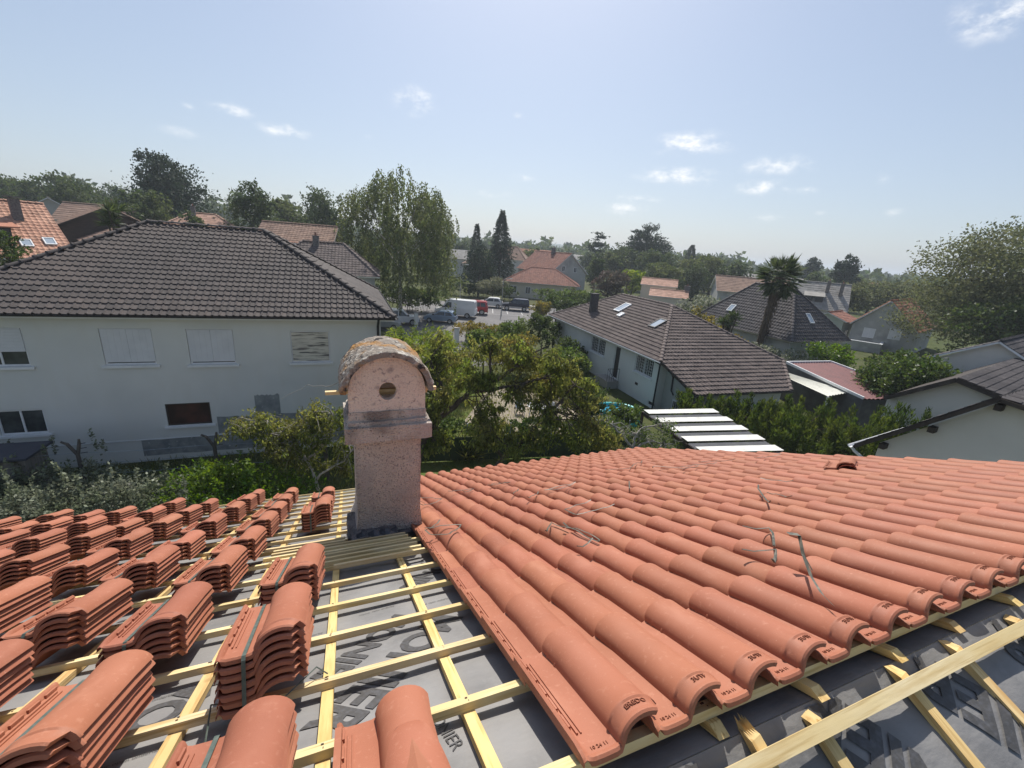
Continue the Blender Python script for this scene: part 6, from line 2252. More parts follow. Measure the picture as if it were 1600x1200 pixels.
    hedge('clipped_hedge', 'ochre tinged clipped hedge at the yard entrance', [(-5.0, 40.6), (-3.2, 41.0), (-1.2, 41.2)], 1.5, 1.9, 'ochre', .16, 5200, 63)
    T('round_shrub', 'bluish green shrub beside the ochre hedge', 'shrub', -.2, 38, 1.9, .1, 3.1, 'broad', 'green', .17, 5200, 64, r0=.05)
    T('dark_shrub', 'dark green shrub by the bungalow gutter end', 'shrub', 2.4, 38, 2.0, .1, 3.6, 'broad', 'dark', .17, 5200, 65, r0=.05)
    T('dark_shrub', 'dark shrub against the bungalow wall left of its barred window', 'shrub', 4.6, 34, 1.6, .1, 2.6, 'broad', 'dark', .16, 4200, 66, r0=.05)
    T('leafy_shrub', 'loose green shrub in front of the bungalow door', 'shrub', 3.6, 29, 1.8, .1, 2.7, 'broad', 'green', .16, 5200, 67, r0=.05)
    T('leafy_shrub', 'yellowish shrub in the middle of the yard', 'shrub', .6, 31, 1.9, .1, 2.9, 'broad', 'ochre', .16, 4600, 68, r0=.05)
    T('leafy_shrub', 'tall green shrub between bamboo and yard', 'shrub', -2.2, 30.5, 1.8, .1, 3.2, 'broad', 'green', .16, 4600, 69, r0=.05)
    T('leafy_shrub', 'olive green shrub low beside the yard fence', 'shrub', 2.2, 25.6, 1.2, .1, 1.9, 'broad', 'ochre', .14, 3600, 70, r0=.04)
    T('round_bush', 'neat rounded dark green bush by the paddling pool', 'bush', 4.3, 22.4, 1.45, .0, 2.6, 'broad', 'dark', .13, 7600, 71, r0=.05)
    T('leafy_shrub', 'small shrub half hiding the paddling pool', 'shrub', 5.9, 21.0, 1.1, .0, 1.9, 'broad', 'green', .13, 3600, 72, r0=.04)
    T('leafy_shrub', 'dark shrub at the foot of the striped shed', 'shrub', 4.6, 19.2, 1.2, .0, 1.6, 'broad', 'dark', .13, 3600, 73, r0=.04)
    hedge('low_hedge', 'dark low hedge below the cherry tree', [(-3.2, 18.2), (0, 18.8), (3.6, 19.6)], .9, 1.2, 'dark', .13, 5200, 74)
    tag(obj('tall_grass', tuft_mesh()), kind='stuff')
    # ---- thuja hedge and bushes on the right
    for i, (x, y, r, h, lab) in enumerate(((10.2, 21.6, 1.6, 2.6, 'feathery thuja bush touching the bungalow eaves'), (12.3, 20.8, 1.8, 2.7, 'feathery thuja bush second from the bungalow'), (14.3, 19.8, 1.9, 3.0, 'feathery thuja bush below the white canopy'), (16.2, 18.8, 2.0, 3.3, 'feathery thuja bush below the red roofed shed'), (17.6, 17.4, 1.9, 3.6, 'feathery thuja bush behind the grey gable verge'))):
        T('thuja', lab, 'conifer', x, y, r, .0, h, 'plume', 'thuja', .22, 9500, 80 + i, r0=.07, group='thujas along the garden boundary')
    T('laurel_tree', 'large dark glossy bush with pale new leaves beside the low roof house', 'bush', 24.7, 25.6, 3.0, .3, 5.0, 'broad', 'glossy', .20, 15000, 90, r0=.10)
    T('leafy_shrub', 'rounded green bush behind the red roofed shed', 'shrub', 27.4, 37.5, 2.3, .1, 3.4, 'broad', 'laurel', .20, 5200, 92, r0=.06)
    hedge('flowering_hedge', 'hedge with white blossom behind the white canopy', [(17.6, 36.8), (21.5, 37.2), (25.2, 36.4)], 2.0, 2.1, 'whitefl', .19, 6000, 93)
    T('leafy_shrub', 'yellow-green shrub at the foot of the palm', 'shrub', 20.3, 40.2, 1.7, .1, 3.0, 'broad', 'ochre', .20, 3600, 94, r0=.05)
    T('leafy_shrub', 'yellow-green shrub beyond the bungalow hip', 'shrub', 17.4, 41.5, 2.4, .3, 4.6, 'broad', 'ochre', .22, 4600, 95, r0=.05)
    T('flowering_shrub', 'white flowering shrub between bungalow roof and trees', 'shrub', 23.2, 57, 2.9, .4, 5.2, 'broad', 'whitefl', .28, 4600, 96, r0=.06)
    yucca(18.2, 37, 3.2, 1.2, 'spiky yucca standing above the bungalow hip')
    palm(23.9, 42, 8.25, 2.25, 'tall fan palm with shaggy trunk leaning over the dark hipped roof')
    T('spreading_tree', 'huge grey-green tree spreading over the gables', 'tree', 50.5, 46.0, 9.6, 1.2, 14.6, 'broad', 'willow', .26, 46000, 97, r0=.5, limbs=9)
    T('spreading_tree', 'darker lower tree under the huge grey-green one', 'tree', 46.2, 40.0, 5.4, .6, 8.2, 'broad', 'dark', .32, 9000, 98, r0=.3)
    T('willow', 'pale bushy willow left of the huge tree', 'tree', 66.5, 84, 6.0, .4, 7.9, 'broad', 'willow', .42, 7500, 99, r0=.25)
    T('willow', 'pale bushy willow behind the orange roof slope', 'tree', 78, 90, 6.6, .4, 8.6, 'broad', 'willow', .42, 7500, 100, r0=.25)
    T('willow', 'pale bushy willow behind the terrace', 'tree', 58.0, 79, 4.2, .2, 6.8, 'broad', 'willow', .42, 5000, 101, r0=.25)
    # ---- street trees
    T('birch_tree', 'tall weeping birch with pale trunks standing behind the parked cars', 'tree', -14.3, 52.5, 6.9, 1.2, 15.9, 'weep', 'birch', .26, 42000, 110, trunk='bark_pale', r0=.20, limbs=8, rz=.4)
    hedge('dark_hedge', 'dark hedge under the birch beside the van', [(-17.5, 58.0), (-13.5, 57.5), (-10.8, 58.5)], 2.6, 3.4, 'dark', .26, 7000, 111)
    hedge('street_hedge', 'long dark hedge behind the lamp posts', [(-14, 80), (-6, 79), (-1, 78)], 2.0, 2.3, 'dark', .30, 5200, 112)
    T('olive_shrub', 'pale olive-leaved shrub above the white parked car', 'shrub', -4.6, 77, 3.0, .2, 3.7, 'broad', 'olive', .26, 3600, 113, r0=.08)
    hedge('street_hedge', 'mixed green hedge in front of the red-brown hip house', [(3.2, 74.5), (8, 75), (13.8, 75.5)], 2.4, 2.7, 'green', .28, 6200, 114)
    hedge('street_hedge', 'dark clipped hedge at the bungalow end of the street', [(5.0, 62.5), (8, 64), (12.6, 66.5)], 2.4, 2.6, 'dark', .28, 5200, 115)
    T('round_shrub', 'light shrub by the street corner hedge', 'shrub', 3.4, 60.5, 1.6, .1, 2.2, 'broad', 'ochre', .22, 2600, 116, r0=.05)
    T('dark_cedar', 'broad dark conifer left of the red-brown hip house', 'tree', -7.6, 82, 3.3, .6, 9.2, 'tall', 'conifer', .32, 5200, 117)
    T('spruce', 'tall pointed spruce beside the grey hip house', 'tree', -4.6, 96, 4.5, 1.6, 16.1, 'conifer', 'conifer', .50, 7000, 118)
    T('spruce', 'smaller thin spruce left of the tall pointed one', 'tree', -10.7, 105, 2.9, 1.6, 13.6, 'conifer', 'conifer', .46, 3600, 119)
    T('layered_cedar', 'cedar with flat separate tiers of branches', 'tree', 23.2, 140, 3.6, 3.0, 15.2, 'layer', 'conifer', .6, 2600, 120, limbs=9)
    T('dome_cedar', 'wide dome shaped cedar rising above the wood', 'tree', 35.6, 130, 6.2, 8.2, 17.8, 'dome', 'conifer', .62, 9000, 121, r0=.5)
    T('spruce', 'small spruce tip over the wood right of the dome cedar', 'tree', 52.2, 140, 4.4, 3.0, 13.8, 'conifer', 'conifer', .6, 2600, 122)
    T('leaning_cypress', 'dark leaning conifer, shorter of two beyond the palm', 'tree', 96.4, 150, 2.9, 3.0, 12.9, 'tall', 'conifer', .6, 4200, 123)
    T('leaning_cypress', 'dark leaning conifer, taller of two beyond the palm', 'tree', 79.0, 110, 3.4, 2.4, 13.0, 'tall', 'conifer', .5, 5600, 124)
    T('plum_tree', 'purple-leaved plum tree before the pink roofs', 'tree', 16.2, 80, 3.4, 1.4, 7.0, 'broad', 'purple', .36, 4600, 125)
    T('column_tree', 'dark upright tree right of the grey gable wall', 'tree', 16.8, 100, 2.4, 1.5, 8.2, 'tall', 'far', .42, 3600, 126)
    T('young_tree', 'light green young tree next to the plum tree', 'tree', 22.4, 88, 2.7, 1.4, 6.8, 'broad', 'bamboo', .36, 3600, 127)
    for i, (x, y, r, z, lab) in enumerate(((27.5, 124, 5.6, 11.8, 'round broadleaf tree left of the dome cedar'), (34.7, 112, 5.4, 11.1, 'round broadleaf tree under the dome cedar'), (43.5, 108, 6.6, 10.6, 'wide broadleaf tree right of the dome cedar'), (38.2, 98, 4.6, 8.6, 'low broadleaf tree behind the pink roofs'), (50.5, 118, 6.0, 10.8, 'broadleaf tree left of the grey-brown house'), (30.2, 96, 4.2, 8.4, 'broadleaf tree over the upper pink roof'), (57.5, 138, 5.6, 11.0, 'broadleaf tree behind the grey-brown house'), (66, 160, 6.4, 11.6, 'broadleaf tree left of the palm crown'))):
        T('broadleaf_tree', lab, 'tree', x, y, 5.6, 1.0, 11.2, 'broad', 'far_light' if i in (2, 5) else 'far', .48, 7500, 130 + i % 3, share=('wood', i % 3, i in (2, 5)), sc_=z / 11.2, group='broadleaf trees of the wood behind the street')
    # ---- trees behind the white house
    T('dark_evergreen', 'massive bluish evergreen towering behind the white house ridge', 'tree', -58.3, 75, 7.0, 1.0, 14.4, 'tall', 'conifer', .42, 15000, 140, z0=4.4, r0=.4)
    T('round_tree', 'dark round tree in front of the massive evergreen', 'tree', -51.4, 62, 3.9, .5, 8.9, 'broad', 'far', .36, 6200, 141, z0=3.9)
    T('small_palm_tree', 'small bushy tree beside the salmon roof', 'tree', -42.0, 57, 2.0, .6, 7.4, 'broad', 'far', .3, 2600, 142, z0=3.5)
    T('airy_tree', 'upright dark tree with airy top over the white house ridge', 'tree', -38.2, 64, 3.9, .8, 11.2, 'tall', 'far', .34, 7200, 143, z0=3.6)
    T('airy_tree', 'lighter rounded tree left of the dark twin crowned one', 'tree', -43.4, 85, 4.2, .8, 11.6, 'broad', 'far_light', .4, 6200, 144, z0=3.8)
    T('airy_tree', 'dark twin crowned tree over the tan gable roof', 'tree', -33.6, 76, 4.9, .8, 13.4, 'tall', 'far', .4, 8200, 145, z0=2.5)
    T('leafy_shrub', 'dark shrub peeping over the hip beside the orange roof house', 'shrub', -28.3, 24.2, 1.5, .1, 3.0, 'broad', 'dark', .15, 3600, 146, z0=4.8)
    yucca(-30.0, 33, 7.4, 1.5, 'palm-like yucca fronds peeping over the brown ridge', 7)
    for i, (x, y, r, h, z0, k) in enumerate(((-103.5, 92, 6, 11.2, 5.2, 'broad'), (-92.4, 88, 5, 11.8, 5.2, 'broad'), (-79.4, 80, 3, 9.6, 5.0, 'tall'), (-90.2, 95, 5.4, 10.9, 5.2, 'broad'), (-107.3, 120, 4, 11.8, 5.2, 'tall'), (-72, 92, 5, 9.0, 5.2, 'broad'), (-66, 84, 4, 8.2, 5.2, 'broad'), (-84, 72, 4, 7.4, 5, 'broad'), (-48, 96, 5, 8.6, 4.6, 'broad'), (-34, 104, 5, 8.4, 2.5, 'broad'), (-27, 88, 4.4, 8.6, 1.6, 'broad'))):
        T('hillside_tree', 'dark tree on the rise behind the houses at the far side', 'tree', x, y, 5.6, .6, 11.2, 'broad' if k == 'broad' else 'tall', 'far', .46, 6200, 150 + i % 2, z0=z0, share=('rise', k, i % 2), sc_=h / 11.2, group='dark trees on the rise')
    # ---- scattered trees between the distant houses
    rr = random.Random(77)
    k = 0
    spots = []
    while k < 64:
        az = rr.uniform(-14, 50)
        d = rr.uniform(135, 330) if rr.random() < .75 else rr.uniform(108, 150)
        x, y = d * math.sin(R(az)), d * math.cos(R(az))
        if 15 < az < 24 and d < 180:
            continue
        h = rr.uniform(6.5, 10.5) if d < 200 else rr.uniform(8, 12)
        if az > 28:
            h *= .82
        T('distant_tree', 'rounded dark green tree among the distant houses', 'tree', x, y, 5.6, .6, 11.2, 'broad', 'far' if k % 3 else 'far_light', .62, 3600, 160 + k % 3, share=('dist', k % 3), sc_=h / 11.2, group='trees among the distant houses')
        k += 1
    # far wood to the horizon, one uncountable mass
    rg = np.random.default_rng(200)
    n = 60000
    az = np.radians(rg.uniform(-62, 62, n))
    d = 230 + 560 * rg.random(n) ** 1.3
    gi = np.floor(az * 90 + d * .03)
    top = 9.5 + 2.6 * np.sin(gi * 1.7) + 2.2 * np.sin(az * 61 + d * .02) + 1.2 * np.sin(az * 143)
    top = np.where(az > .45, top * .72, top) * np.where(az < -.42, 1.25, 1)
    z = top * (1 - .55 * rg.random(n) ** 2.0) + np.where(az < -.40, 5.0, 0)
    P = np.c_[d * np.sin(az), d * np.cos(az), z]
    D = rg.normal(size=(n, 3)) + np.array([0, 0, .2])
    o = obj('far_wood', leaf_mesh('far_wood', P, D, (1.2 + d * .0048) * rg.uniform(.7, 1.4, n), .7, LM['far'], rg))
    tag(o, 'far belt of mixed wood along the horizon', 'wood', None, 'stuff')


def tuft_mesh():
    """long grass, ornamental tufts and weeds in the gardens"""
    rg = np.random.default_rng(9)
    P, D, Ls = [], [], []

    def area(x0, x1, y0, y1, n, h):
        p = np.c_[rg.uniform(x0, x1, n), rg.uniform(y0, y1, n), np.zeros(n)]
        P.append(p)
        D.append(np.c_[rg.normal(size=n) * .5, rg.normal(size=n) * .5, np.ones(n)])
        Ls.append(h * rg.uniform(.5, 1.4, n))
    area(-4, 4, 16, 26, 9000, .22)
    area(-6, 3, 26, 36, 5000, .25)
    area(-18, -5, 11.5, 17, 8000, .25)
    for x, y, k, h in ((-.9, 18.0, 500, 1.1), (-1.7, 17.2, 500, 1.0), (1.0, 19.5, 350, .8), (-.2, 20.2, 300, .7)):
        p = np.c_[x + rg.normal(size=k) * .16, y + rg.normal(size=k) * .16, np.full(k, .0)]
        P.append(p)
        D.append(np.c_[rg.normal(size=k) * .75, rg.normal(size=k) * .75, np.ones(k)])
        Ls.append(h * rg.uniform(.6, 1.2, k))
    return leaf_mesh('tall_grass', np.vstack(P), np.vstack(D), np.concatenate(Ls), .07, LM['grass'], rg)


build_vegetation()


# ------------------------------------------------------------------ cars and street furniture
def paintmat(name, c, metal=.0):
    return mat(name, c, .28, [(1.5, tuple(v * .9 for v in c), .4, .7, 4)], None, .5, metal=metal)


M['tyre'] = mat('tyre', (0.02, 0.02, 0.021), .85)
M['rim'] = mat('rim', (0.40, 0.41, 0.42), .35, metal=.7)
M['car_glass'] = mat('car_glass', (0.018, 0.022, 0.026), .08, [], None, .7)
M['lamp_red'] = mat('tail_lamp', (0.35, 0.012, 0.012), .25, [], None, .5)
M['lamp_clear'] = mat('head_lamp', (0.62, 0.64, 0.66), .12, [], None, .6)
M['bumper'] = mat('dark_plastic', (0.035, 0.036, 0.038), .6)
M['plate'] = mat('number_plate', (0.75, 0.75, 0.72), .5)


def car(name, label, cat, x, y, rz, paint, kind='hatch', s=1.0, two_tone=None, group='cars parked along the street'):
    t = thing(name, label, cat, (x, y, .015), rz, group)
    if kind == 'van':
        L_, W_, H_, belt = 5.0, 1.95, 2.15, 1.15
        lower = [(-2.45, .32), (-2.48, .95), (-2.45, 1.15), (1.45, 1.15), (1.75, 1.08), (2.35, .92), (2.48, .70), (2.48, .32)]
        cabin = [(-2.44, 1.15), (-2.40, 1.98), (-2.30, 2.12), (.75, 2.14), (.95, 2.06), (1.62, 1.12)]
        wins = [[(.42, 1.20), (.42, 1.82), (.86, 1.84), (1.38, 1.20)]]
        wx = (-1.55, 1.55)
        wr = .34
    elif kind == 'suv':
        L_, W_, H_, belt = 4.0, 1.72, 1.72, 1.0
        lower = [(-1.98, .38), (-2.0, .80), (-1.96, 1.0), (.92, 1.02), (1.75, .94), (1.96, .78), (1.98, .38)]
        cabin = [(-1.95, 1.0), (-1.86, 1.55), (-1.70, 1.68), (.10, 1.70), (.30, 1.64), (.98, 1.0)]
        wins = [[(-1.70, 1.05), (-1.62, 1.50), (-1.05, 1.54), (-1.05, 1.05)], [(-.97, 1.05), (-.97, 1.55), (-.30, 1.57), (-.30, 1.05)], [(-.22, 1.05), (-.22, 1.57), (.22, 1.54), (.72, 1.05)]]
        wx = (-1.25, 1.25)
        wr = .36
    else:
        L_, W_, H_, belt = 3.75, 1.65, 1.42, .88
        lower = [(-1.84, .30), (-1.87, .62), (-1.80, .88), (.75, .90), (1.55, .80), (1.84, .62), (1.87, .30)]
        cabin = [(-1.78, .88), (-1.40, 1.32), (-1.15, 1.40), (-.05, 1.41), (.18, 1.36), (.95, .88)]
        wins = [[(-1.48, .93), (-1.22, 1.28), (-.62, 1.32), (-.62, .93)], [(-.54, .93), (-.54, 1.33), (.10, 1.32), (.62, .93)]]
        wx = (-1.18, 1.22)
        wr = .29
    hw = W_ / 2

    def half(z):
        return hw * (1.0 if z <= belt else 1 - .17 * min(1, (z - belt) / (H_ - belt + .01))) * (.96 if z < .45 else 1)

    def shell(poly, inset=0.0):
        v, f = [], []
        n = len(poly)
        rows = [(-1, 1.0), (-.86, 1.015), (.86, 1.015), (1, 1.0)]
        cx = sum(p[0] for p in poly) / n
        cz = sum(p[1] for p in poly) / n
        for yy, g in rows:
            for px_, pz in poly:
                v.append((cx + (px_ - cx) * g, yy * half(pz), cz + (pz - cz) * g))
        for r in range(3):
            for i in range(n):
                j = (i + 1) % n
                f.append((r * n + i, r * n + j, (r + 1) * n + j, (r + 1) * n + i))
        f.append(tuple(range(n - 1, -1, -1)))
        f.append(tuple(3 * n + i for i in range(n)))
        return v, f
    b = MB()
    b.add(*shell(lower), mi=1 if two_tone else 0)
    b.add(*shell(cabin), mi=0)
    bd = b.build('body', [M[paint], M[two_tone or paint]], t, True, 28)
    # glass
    for k, w in enumerate(wins):
        for sd_ in (-1, 1):
            v = [(px_, sd_ * (half(pz) + .012), pz) for px_, pz in w]
            n = len(w)
            v += [(px_, sd_ * (half(pz) - .01), pz) for px_, pz in w]
            f = [tuple(range(n)), tuple(range(2 * n - 1, n - 1, -1))] + [(i, n + i, n + (i + 1) % n, (i + 1) % n) for i in range(n)]
            MB().add(v, f).build('side_window', M['car_glass'], t)
    a, c = cabin[-1], cabin[-2]
    def screen(p, q, off, nm):
        p, q = Vector((p[0], 0, p[1])), Vector((q[0], 0, q[1]))
        d = q - p
        nr = Vector((d.z, 0, -d.x)).normalized() * off
        p2, q2 = p + d * .08 + nr, p + d * .92 + nr
        v = [(p2.x, -half(p2.z) * .90, p2.z), (p2.x, half(p2.z) * .90, p2.z), (q2.x, half(q2.z) * .88, q2.z), (q2.x, -half(q2.z) * .88, q2.z)]
        MB().add(v, [(0, 1, 2, 3), (3, 2, 1, 0)]).build(nm, M['car_glass'], t)
    screen(a, c, .022, 'windscreen')
    if kind != 'van':
        screen(cabin[0], cabin[1], -.022, 'rear_window')
    # wheels
    for wxx in wx:
        for sd_ in (-1, 1):
            tb = MB()
            n = 18
            prof = [(wr * .62, -.10), (wr * .94, -.10), (wr, -.07), (wr, .07), (wr * .94, .10), (wr * .62, .10)]
            v, f = [], []
            for r_, yy in prof:
                for k in range(n):
                    an = 2 * math.pi * k / n
                    v.append((wxx + r_ * math.cos(an), sd_ * (hw - .06) + yy, wr + r_ * math.sin(an)))
            for i in range(len(prof) - 1):
                for k in range(n):
                    f.append((i * n + k, i * n + (k + 1) % n, (i + 1) * n + (k + 1) % n, (i + 1) * n + k))
            ty = tb.add(v, f).build('wheel', M['tyre'], t, True, 40)
            rb = MB()
            v = [(wxx + wr * .63 * math.cos(2 * math.pi * k / n), sd_ * (hw + .025), wr + wr * .63 * math.sin(2 * math.pi * k / n)) for k in range(n)] + [(wxx, sd_ * (hw + .0), wr)]
            rb.add(v, [(k, (k + 1) % n, n) for k in range(n)])
            rb.build('rim', M['rim'], ty)
    x0, x1 = lower[0][0], lower[-1][0]
    z = belt - .24
    for sd_ in (-1, 1):
        MB().box(x1 - .14, x1 + .012, sd_ * hw * .62 - .17, sd_ * hw * .62 + .17, z - .08, z + .06).build('headlight', M['lamp_clear'], t)
        MB().box(x0 - .015, x0 + .12, sd_ * hw * .82 - .10, sd_ * hw * .82 + .10, z - .02, z + .22).build('tail_light', M['lamp_red'], t)
        MB().box(cabin[-1][0] - .30, cabin[-1][0] - .12, sd_ * (hw + .10) - .09, sd_ * (hw + .10) + .09, belt + .06, belt + .20).build('mirror', M['bumper'], t)
    MB().box(x1 - .06, x1 + .05, -hw * .9, hw * .9, .30, .48).build('bumper', M['bumper'], t)
    MB().box(x0 - .05, x0 + .06, -hw * .9, hw * .9, .30, .50).build('bumper', M['bumper'], t)
    MB().box(x1 + .051, x1 + .058, -.26, .26, .38, .48).build('number_plate', M['plate'], t)
    MB().box(x0 - .058, x0 - .051, -.26, .26, .52, .62).build('number_plate', M['plate'], t)
    if s != 1:
        t.scale = (s, s, s)
    return t


def build_street():
    M['paint_blue'] = paintmat('light_blue_paint', (0.25, 0.33, 0.43), .2)
    M['paint_white'] = paintmat('white_car_paint', (0.72, 0.72, 0.71))
    M['paint_silver'] = paintmat('silver_paint', (0.45, 0.46, 0.47), .4)
    M['paint_navy'] = paintmat('navy_paint', (0.025, 0.032, 0.06), .3)
    M['paint_red'] = paintmat('red_paint', (0.34, 0.03, 0.035))
    car('parked_car', 'light blue hatchback parked in front of the white van', 'car', -8.95, 50.6, R(179), 'paint_blue', 'hatch', 1.0)
    car('parked_van', 'white panel van parked behind the light blue hatchback', 'van', -7.9, 55.6, R(177), 'paint_white', 'van', 1.04)
    car('parked_car', 'red car showing its tail behind the white van', 'car', -6.2, 59.2, R(184), 'paint_red', 'suv', 1.06)
    car('parked_car', 'white compact car parked across the street by the lamp post', 'car', -4.35, 67.2, R(181), 'paint_white', 'hatch', 1.06)
    navy = car('parked_car', 'dark blue off-roader with grey sills across the street', 'car', -.35, 65.6, R(181), 'paint_navy', 'suv', 1.04)
    for sd_ in (-1, 1):
        MB().box(-1.95, 1.95, sd_ * .865 - .02, sd_ * .865 + .02, .40, .62).build('sill_trim', M['paint_silver'], navy)
    car('parked_car', 'white off-roader half hidden behind the brown roof corner', 'car', -12.9, 47.4, R(20), 'paint_white', 'suv', 1.0)
    car('parked_car', 'silver car bonnet behind the brown roof corner', 'car', -14.0, 44.4, R(12), 'paint_silver', 'hatch', 1.0)
    car('parked_car', 'small white car parked by the grey hip house', 'car', -2.2, 98.5, R(12), 'paint_white', 'hatch', 1.0)
    for (x, y, h, lab) in ((-9.5, 70.8, 5.6, 'slim lamp post beside the birch with arm to the street'), (-2.2, 59.0, 4.7, 'slim lamp post between white compact car and off-roader')):
        t = thing('street_lamp', lab, 'lamp post', (x, y, 0), R(20))
        MB().tube([(0, 0, 0), (0, 0, .6), (0, 0, .62), (0, 0, h)], [.09, .085, .06, .045], 8).build('pole', M['lamp_pole'], t, True)
        MB().tube([(0, 0, h), (.15, 0, h + .22), (.9, 0, h + .32)], .03, 6).build('arm', M['lamp_pole'], t, True)
        MB().box(.75, 1.25, -.09, .09, h + .28, h + .38).build('lamp_head', M['rim'], t)
    # entrance pillars
    for x, y, lab in ((-5.5, 39.6, 'white gate pillar left of the ochre hedge'), (-11.0, 46.8, 'white low pillar near the silver car bonnet')):
        t = thing('gate_pillar', lab, 'pillar', (x, y, 0), R(20))
        MB().box(-.2, .2, -.2, .2, 0, 1.5).build('shaft', M['white_wall'], t)
        MB().box(-.25, .25, -.25, .25, 1.5, 1.58).build('cap', M['pave'], t)
    t = thing('garden_wall', 'low rendered wall along the yard entrance', 'wall', (-5.0, 39.9, 0), R(24))
    MB().box(.3, 4.4, -.08, .08, 0, .8).build('wall', M['wall_grey'], t)
    # concrete fence posts with forked heads and strained wires, by the white house
    for i, (x, y, lab) in enumerate(((-13.65, 12.1, 'dark fence post with forked head by the shed'), (-10.1, 13.3, 'dark fence post with forked head under the brown window'), (-6.8, 14.5, 'dark fence post with forked head left of the chimney'))):
        t = thing('fence_post', lab, 'fence post', (x, y, 0), R(20), 'forked posts of the wire fence')
        MB().tube([(0, 0, 0), (0, 0, 1.0), (.0, 0, 1.75)], [.075, .07, .06], 6).build('post', M['old_post'], t, True)
        MB().tube([(0, 0, 1.72), (-.20, 0, 2.12), (-.34, 0, 2.20)], [.055, .05, .035], 6).build('fork', M['old_post'], t, True)
        MB().tube([(0, 0, 1.72), (.10, 0, 2.10), (.12, 0, 2.26)], [.055, .05, .03], 6).build('fork', M['old_post'], t, True)
        for k in range(3):
            MB().tube([(.08, 0, 1.78 + .16 * k), (.26, 0, 1.80 + .16 * k)], .012, 4).build('wire_hook', M['dark_trim'], t)
    w = MB()
    for z in (1.0, 1.4, 1.78):
        pts = []
        for k in range(13):
            f = k / 12
            pts.append((-17.2 + 10.4 * f, 10.9 + 3.6 * f, z - .05 * math.sin(f * 9.42) ** 2))
        w.tube(pts, .006, 4)
    tag(w.build('fence_wire', M['zinc']), 'slack wires strung between the forked fence posts', 'wire', None)
    # dark lidded shed beside the white house
    t = thing('garden_shed', 'small timber shed with flat dark roof against the silvery hedge', 'shed', (-14.6, 11.5, 0), R(20))
    MB().box(-2.4, 0, -.1, .9, 0, 1.85).build('wall', M['shed_wood'], t)
    MB().box(-2.6, .12, -.25, 1.05, 1.86, 1.93).build('roof', M['dark_lid'], t)
    # green windbreak fence along the garden boundary
    t = thing('mesh_fence', 'dark green mesh fence with thin posts behind the laid tiles', 'fence', (-3.6, 16.4, 0), R(14))
    MB().box(0, 9.5, -.012, .012, .05, 1.15).build('screen', M['green_mesh'], t)
    for k in range(6):
        MB().tube([(k * 1.9, .03, 0), (k * 1.9, .03, 1.75)], .022, 6).build('post', M['zinc'], t)
    # slatted fence in front of the bungalow door
    t = thing('slat_fence', 'dark slatted fence sloping across in front of the bungalow door', 'fence', (3.0, 29.2, 0), math.atan2(-5.6, 1.4))
    for k in range(6):
        MB().box(0, 5.8, -.012, .012, .12 + k * .24, .12 + k * .24 + .20).build('slat', M['dark_wood'], t)
    for k in range(4):
        MB().box(k * 1.9, k * 1.9 + .09, .013, .10, 0, 1.7).build('post', M['dark_wood'], t)
    # turquoise paddling pool and toys
    t = thing('paddling_pool', 'turquoise paddling pool beside the bungalow corner', 'pool', (6.3, 24.0, 0))
    mb = MB()
    n = 26
    for j, zz in enumerate((.12, .32)):
        mb.tube([(1.25 * math.cos(2 * math.pi * k / n), .95 * math.sin(2 * math.pi * k / n), zz) for k in range(n + 1)], .13, 8)
    mb.build('rim', M['turquoise'], t, True, 60)
    MB().add([(1.2 * math.cos(2 * math.pi * k / n), .9 * math.sin(2 * math.pi * k / n), .22) for k in range(n)], [tuple(range(n))]).build('water', M['pool_water'], t)
    o = MB().tube([(.0, 0, .1), (.3, .1, .6), (.1, .3, 1.0), (-.3, .2, .8)], [.16, .2, .18, .12], 10).build('inflatable_toy', M['turquoise'], None, True, 60)
    o.location = (6.6, 21.6, .0)
    tag(o, 'turquoise inflatable toy lying between shrub and striped shed', 'toy')
    # white garden furniture in the yard
    t = thing('garden_table', 'white round plastic garden table on the gravel yard', 'table', (1.5, 22.6, 0))
    MB().lathe([(0, .72), (.55, .72), (.56, .70), (.55, .68), (0, .68)], 18).build('table_top', M['white_trim'], t, True, 40)
    for k in range(4):
        a = k * math.pi / 2 + .4
        MB().tube([(.38 * math.cos(a), .38 * math.sin(a), .68), (.46 * math.cos(a), .46 * math.sin(a), 0)], .03, 6).build('leg', M['white_trim'], t)
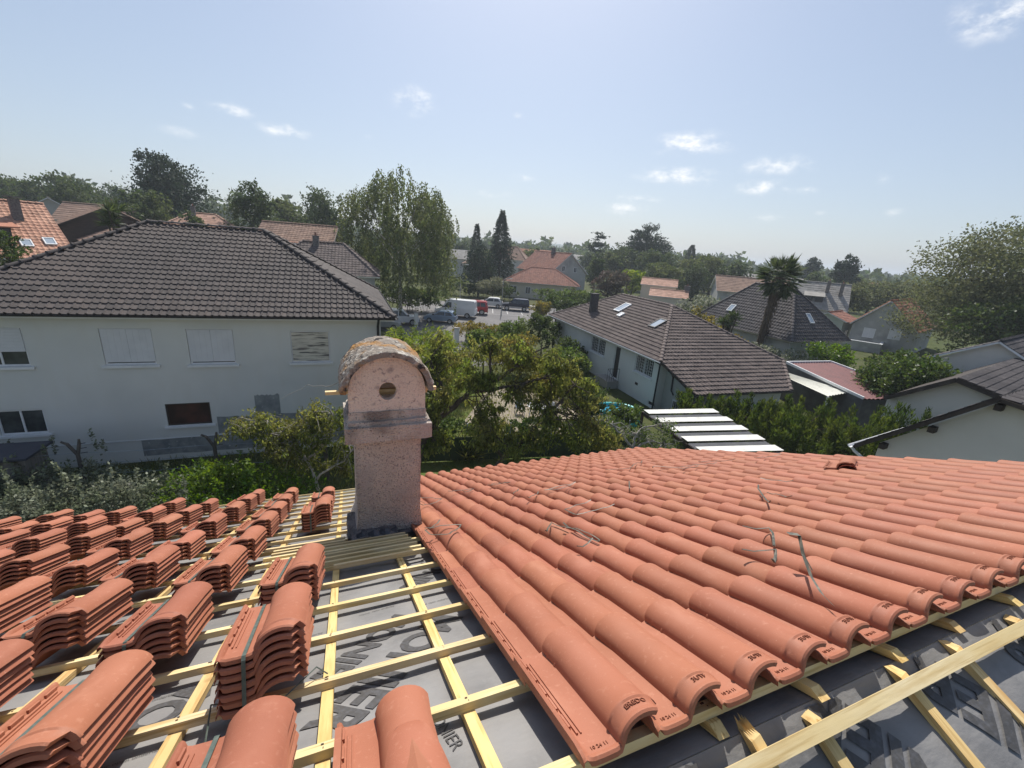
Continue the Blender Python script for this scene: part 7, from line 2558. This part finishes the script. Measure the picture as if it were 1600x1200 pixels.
    for k, (x, y, a, lab) in enumerate(((.55, 22.9, .2, 'white plastic garden chair on the cherry tree side of the table'), (2.4, 23.2, 2.6, 'white plastic garden chair on the bungalow side of the table'))):
        t = thing('garden_chair', lab, 'chair', (x, y, 0), a)
        MB().box(-.24, .24, -.24, .24, .40, .44).build('seat', M['white_trim'], t)
        MB().box(-.24, .24, .22, .26, .44, .88).build('backrest', M['white_trim'], t)
        for q in range(4):
            sx, sy = (-1, 1)[q % 2], (-1, 1)[q // 2]
            MB().tube([(sx * .21, sy * .21, .40), (sx * .24, sy * .24, 0)], .022, 6).build('leg', M['white_trim'], t)


M['lamp_pole'] = mat('lamp_pole', (0.34, 0.35, 0.34), .6, [(4, (0.25, 0.26, 0.25), .4, .7)], None, .3)
M['old_post'] = mat('old_post', (0.085, 0.078, 0.072), .95, [(6, (0.13, 0.12, 0.11), .45, .7, 5)], (30, .6, .02), .1)
M['shed_wood'] = mat('grey_shed_boards', (0.20, 0.19, 0.18), .9, [(2, (0.14, 0.135, 0.13), .4, .7, 5, (6, 6, .3))], (10, .5, .02, 4, (8, 8, .2)), .15)
M['dark_lid'] = mat('dark_lid', (0.03, 0.035, 0.055), .5, [(2, (0.045, 0.05, 0.07), .4, .7)], None, .3)
M['green_mesh'] = mat('green_mesh', (0.035, 0.05, 0.03), .9, [(3, (0.05, 0.07, 0.04), .4, .7)], (200, .4, .004), .1)
M['turquoise'] = mat('turquoise_vinyl', (0.05, 0.42, 0.46), .35, [(2, (0.06, 0.50, 0.52), .4, .7)], None, .4)
M['pool_water'] = mat('pool_water', (0.05, 0.28, 0.42), .05, [], None, .6)
build_street()


# ------------------------------------------------------------------ summer haze
def build_haze():
    m = bpy.data.materials.new('haze')
    m.use_nodes = True
    nt = m.node_tree
    nt.nodes.clear()
    out = nt.nodes.new('ShaderNodeOutputMaterial')
    v = nt.nodes.new('ShaderNodeVolumePrincipled')
    v.inputs['Color'].default_value = (0.80, 0.88, 0.97, 1)
    v.inputs['Density'].default_value = HAZE
    v.inputs['Anisotropy'].default_value = 0.25
    nt.links.new(v.outputs[0], out.inputs['Volume'])
    b = MB().box(-2150, 2150, -2150, 2150, -4, 32).build('haze', m)
    tag(b, kind='stuff')


HAZE = 0.0006
build_haze()
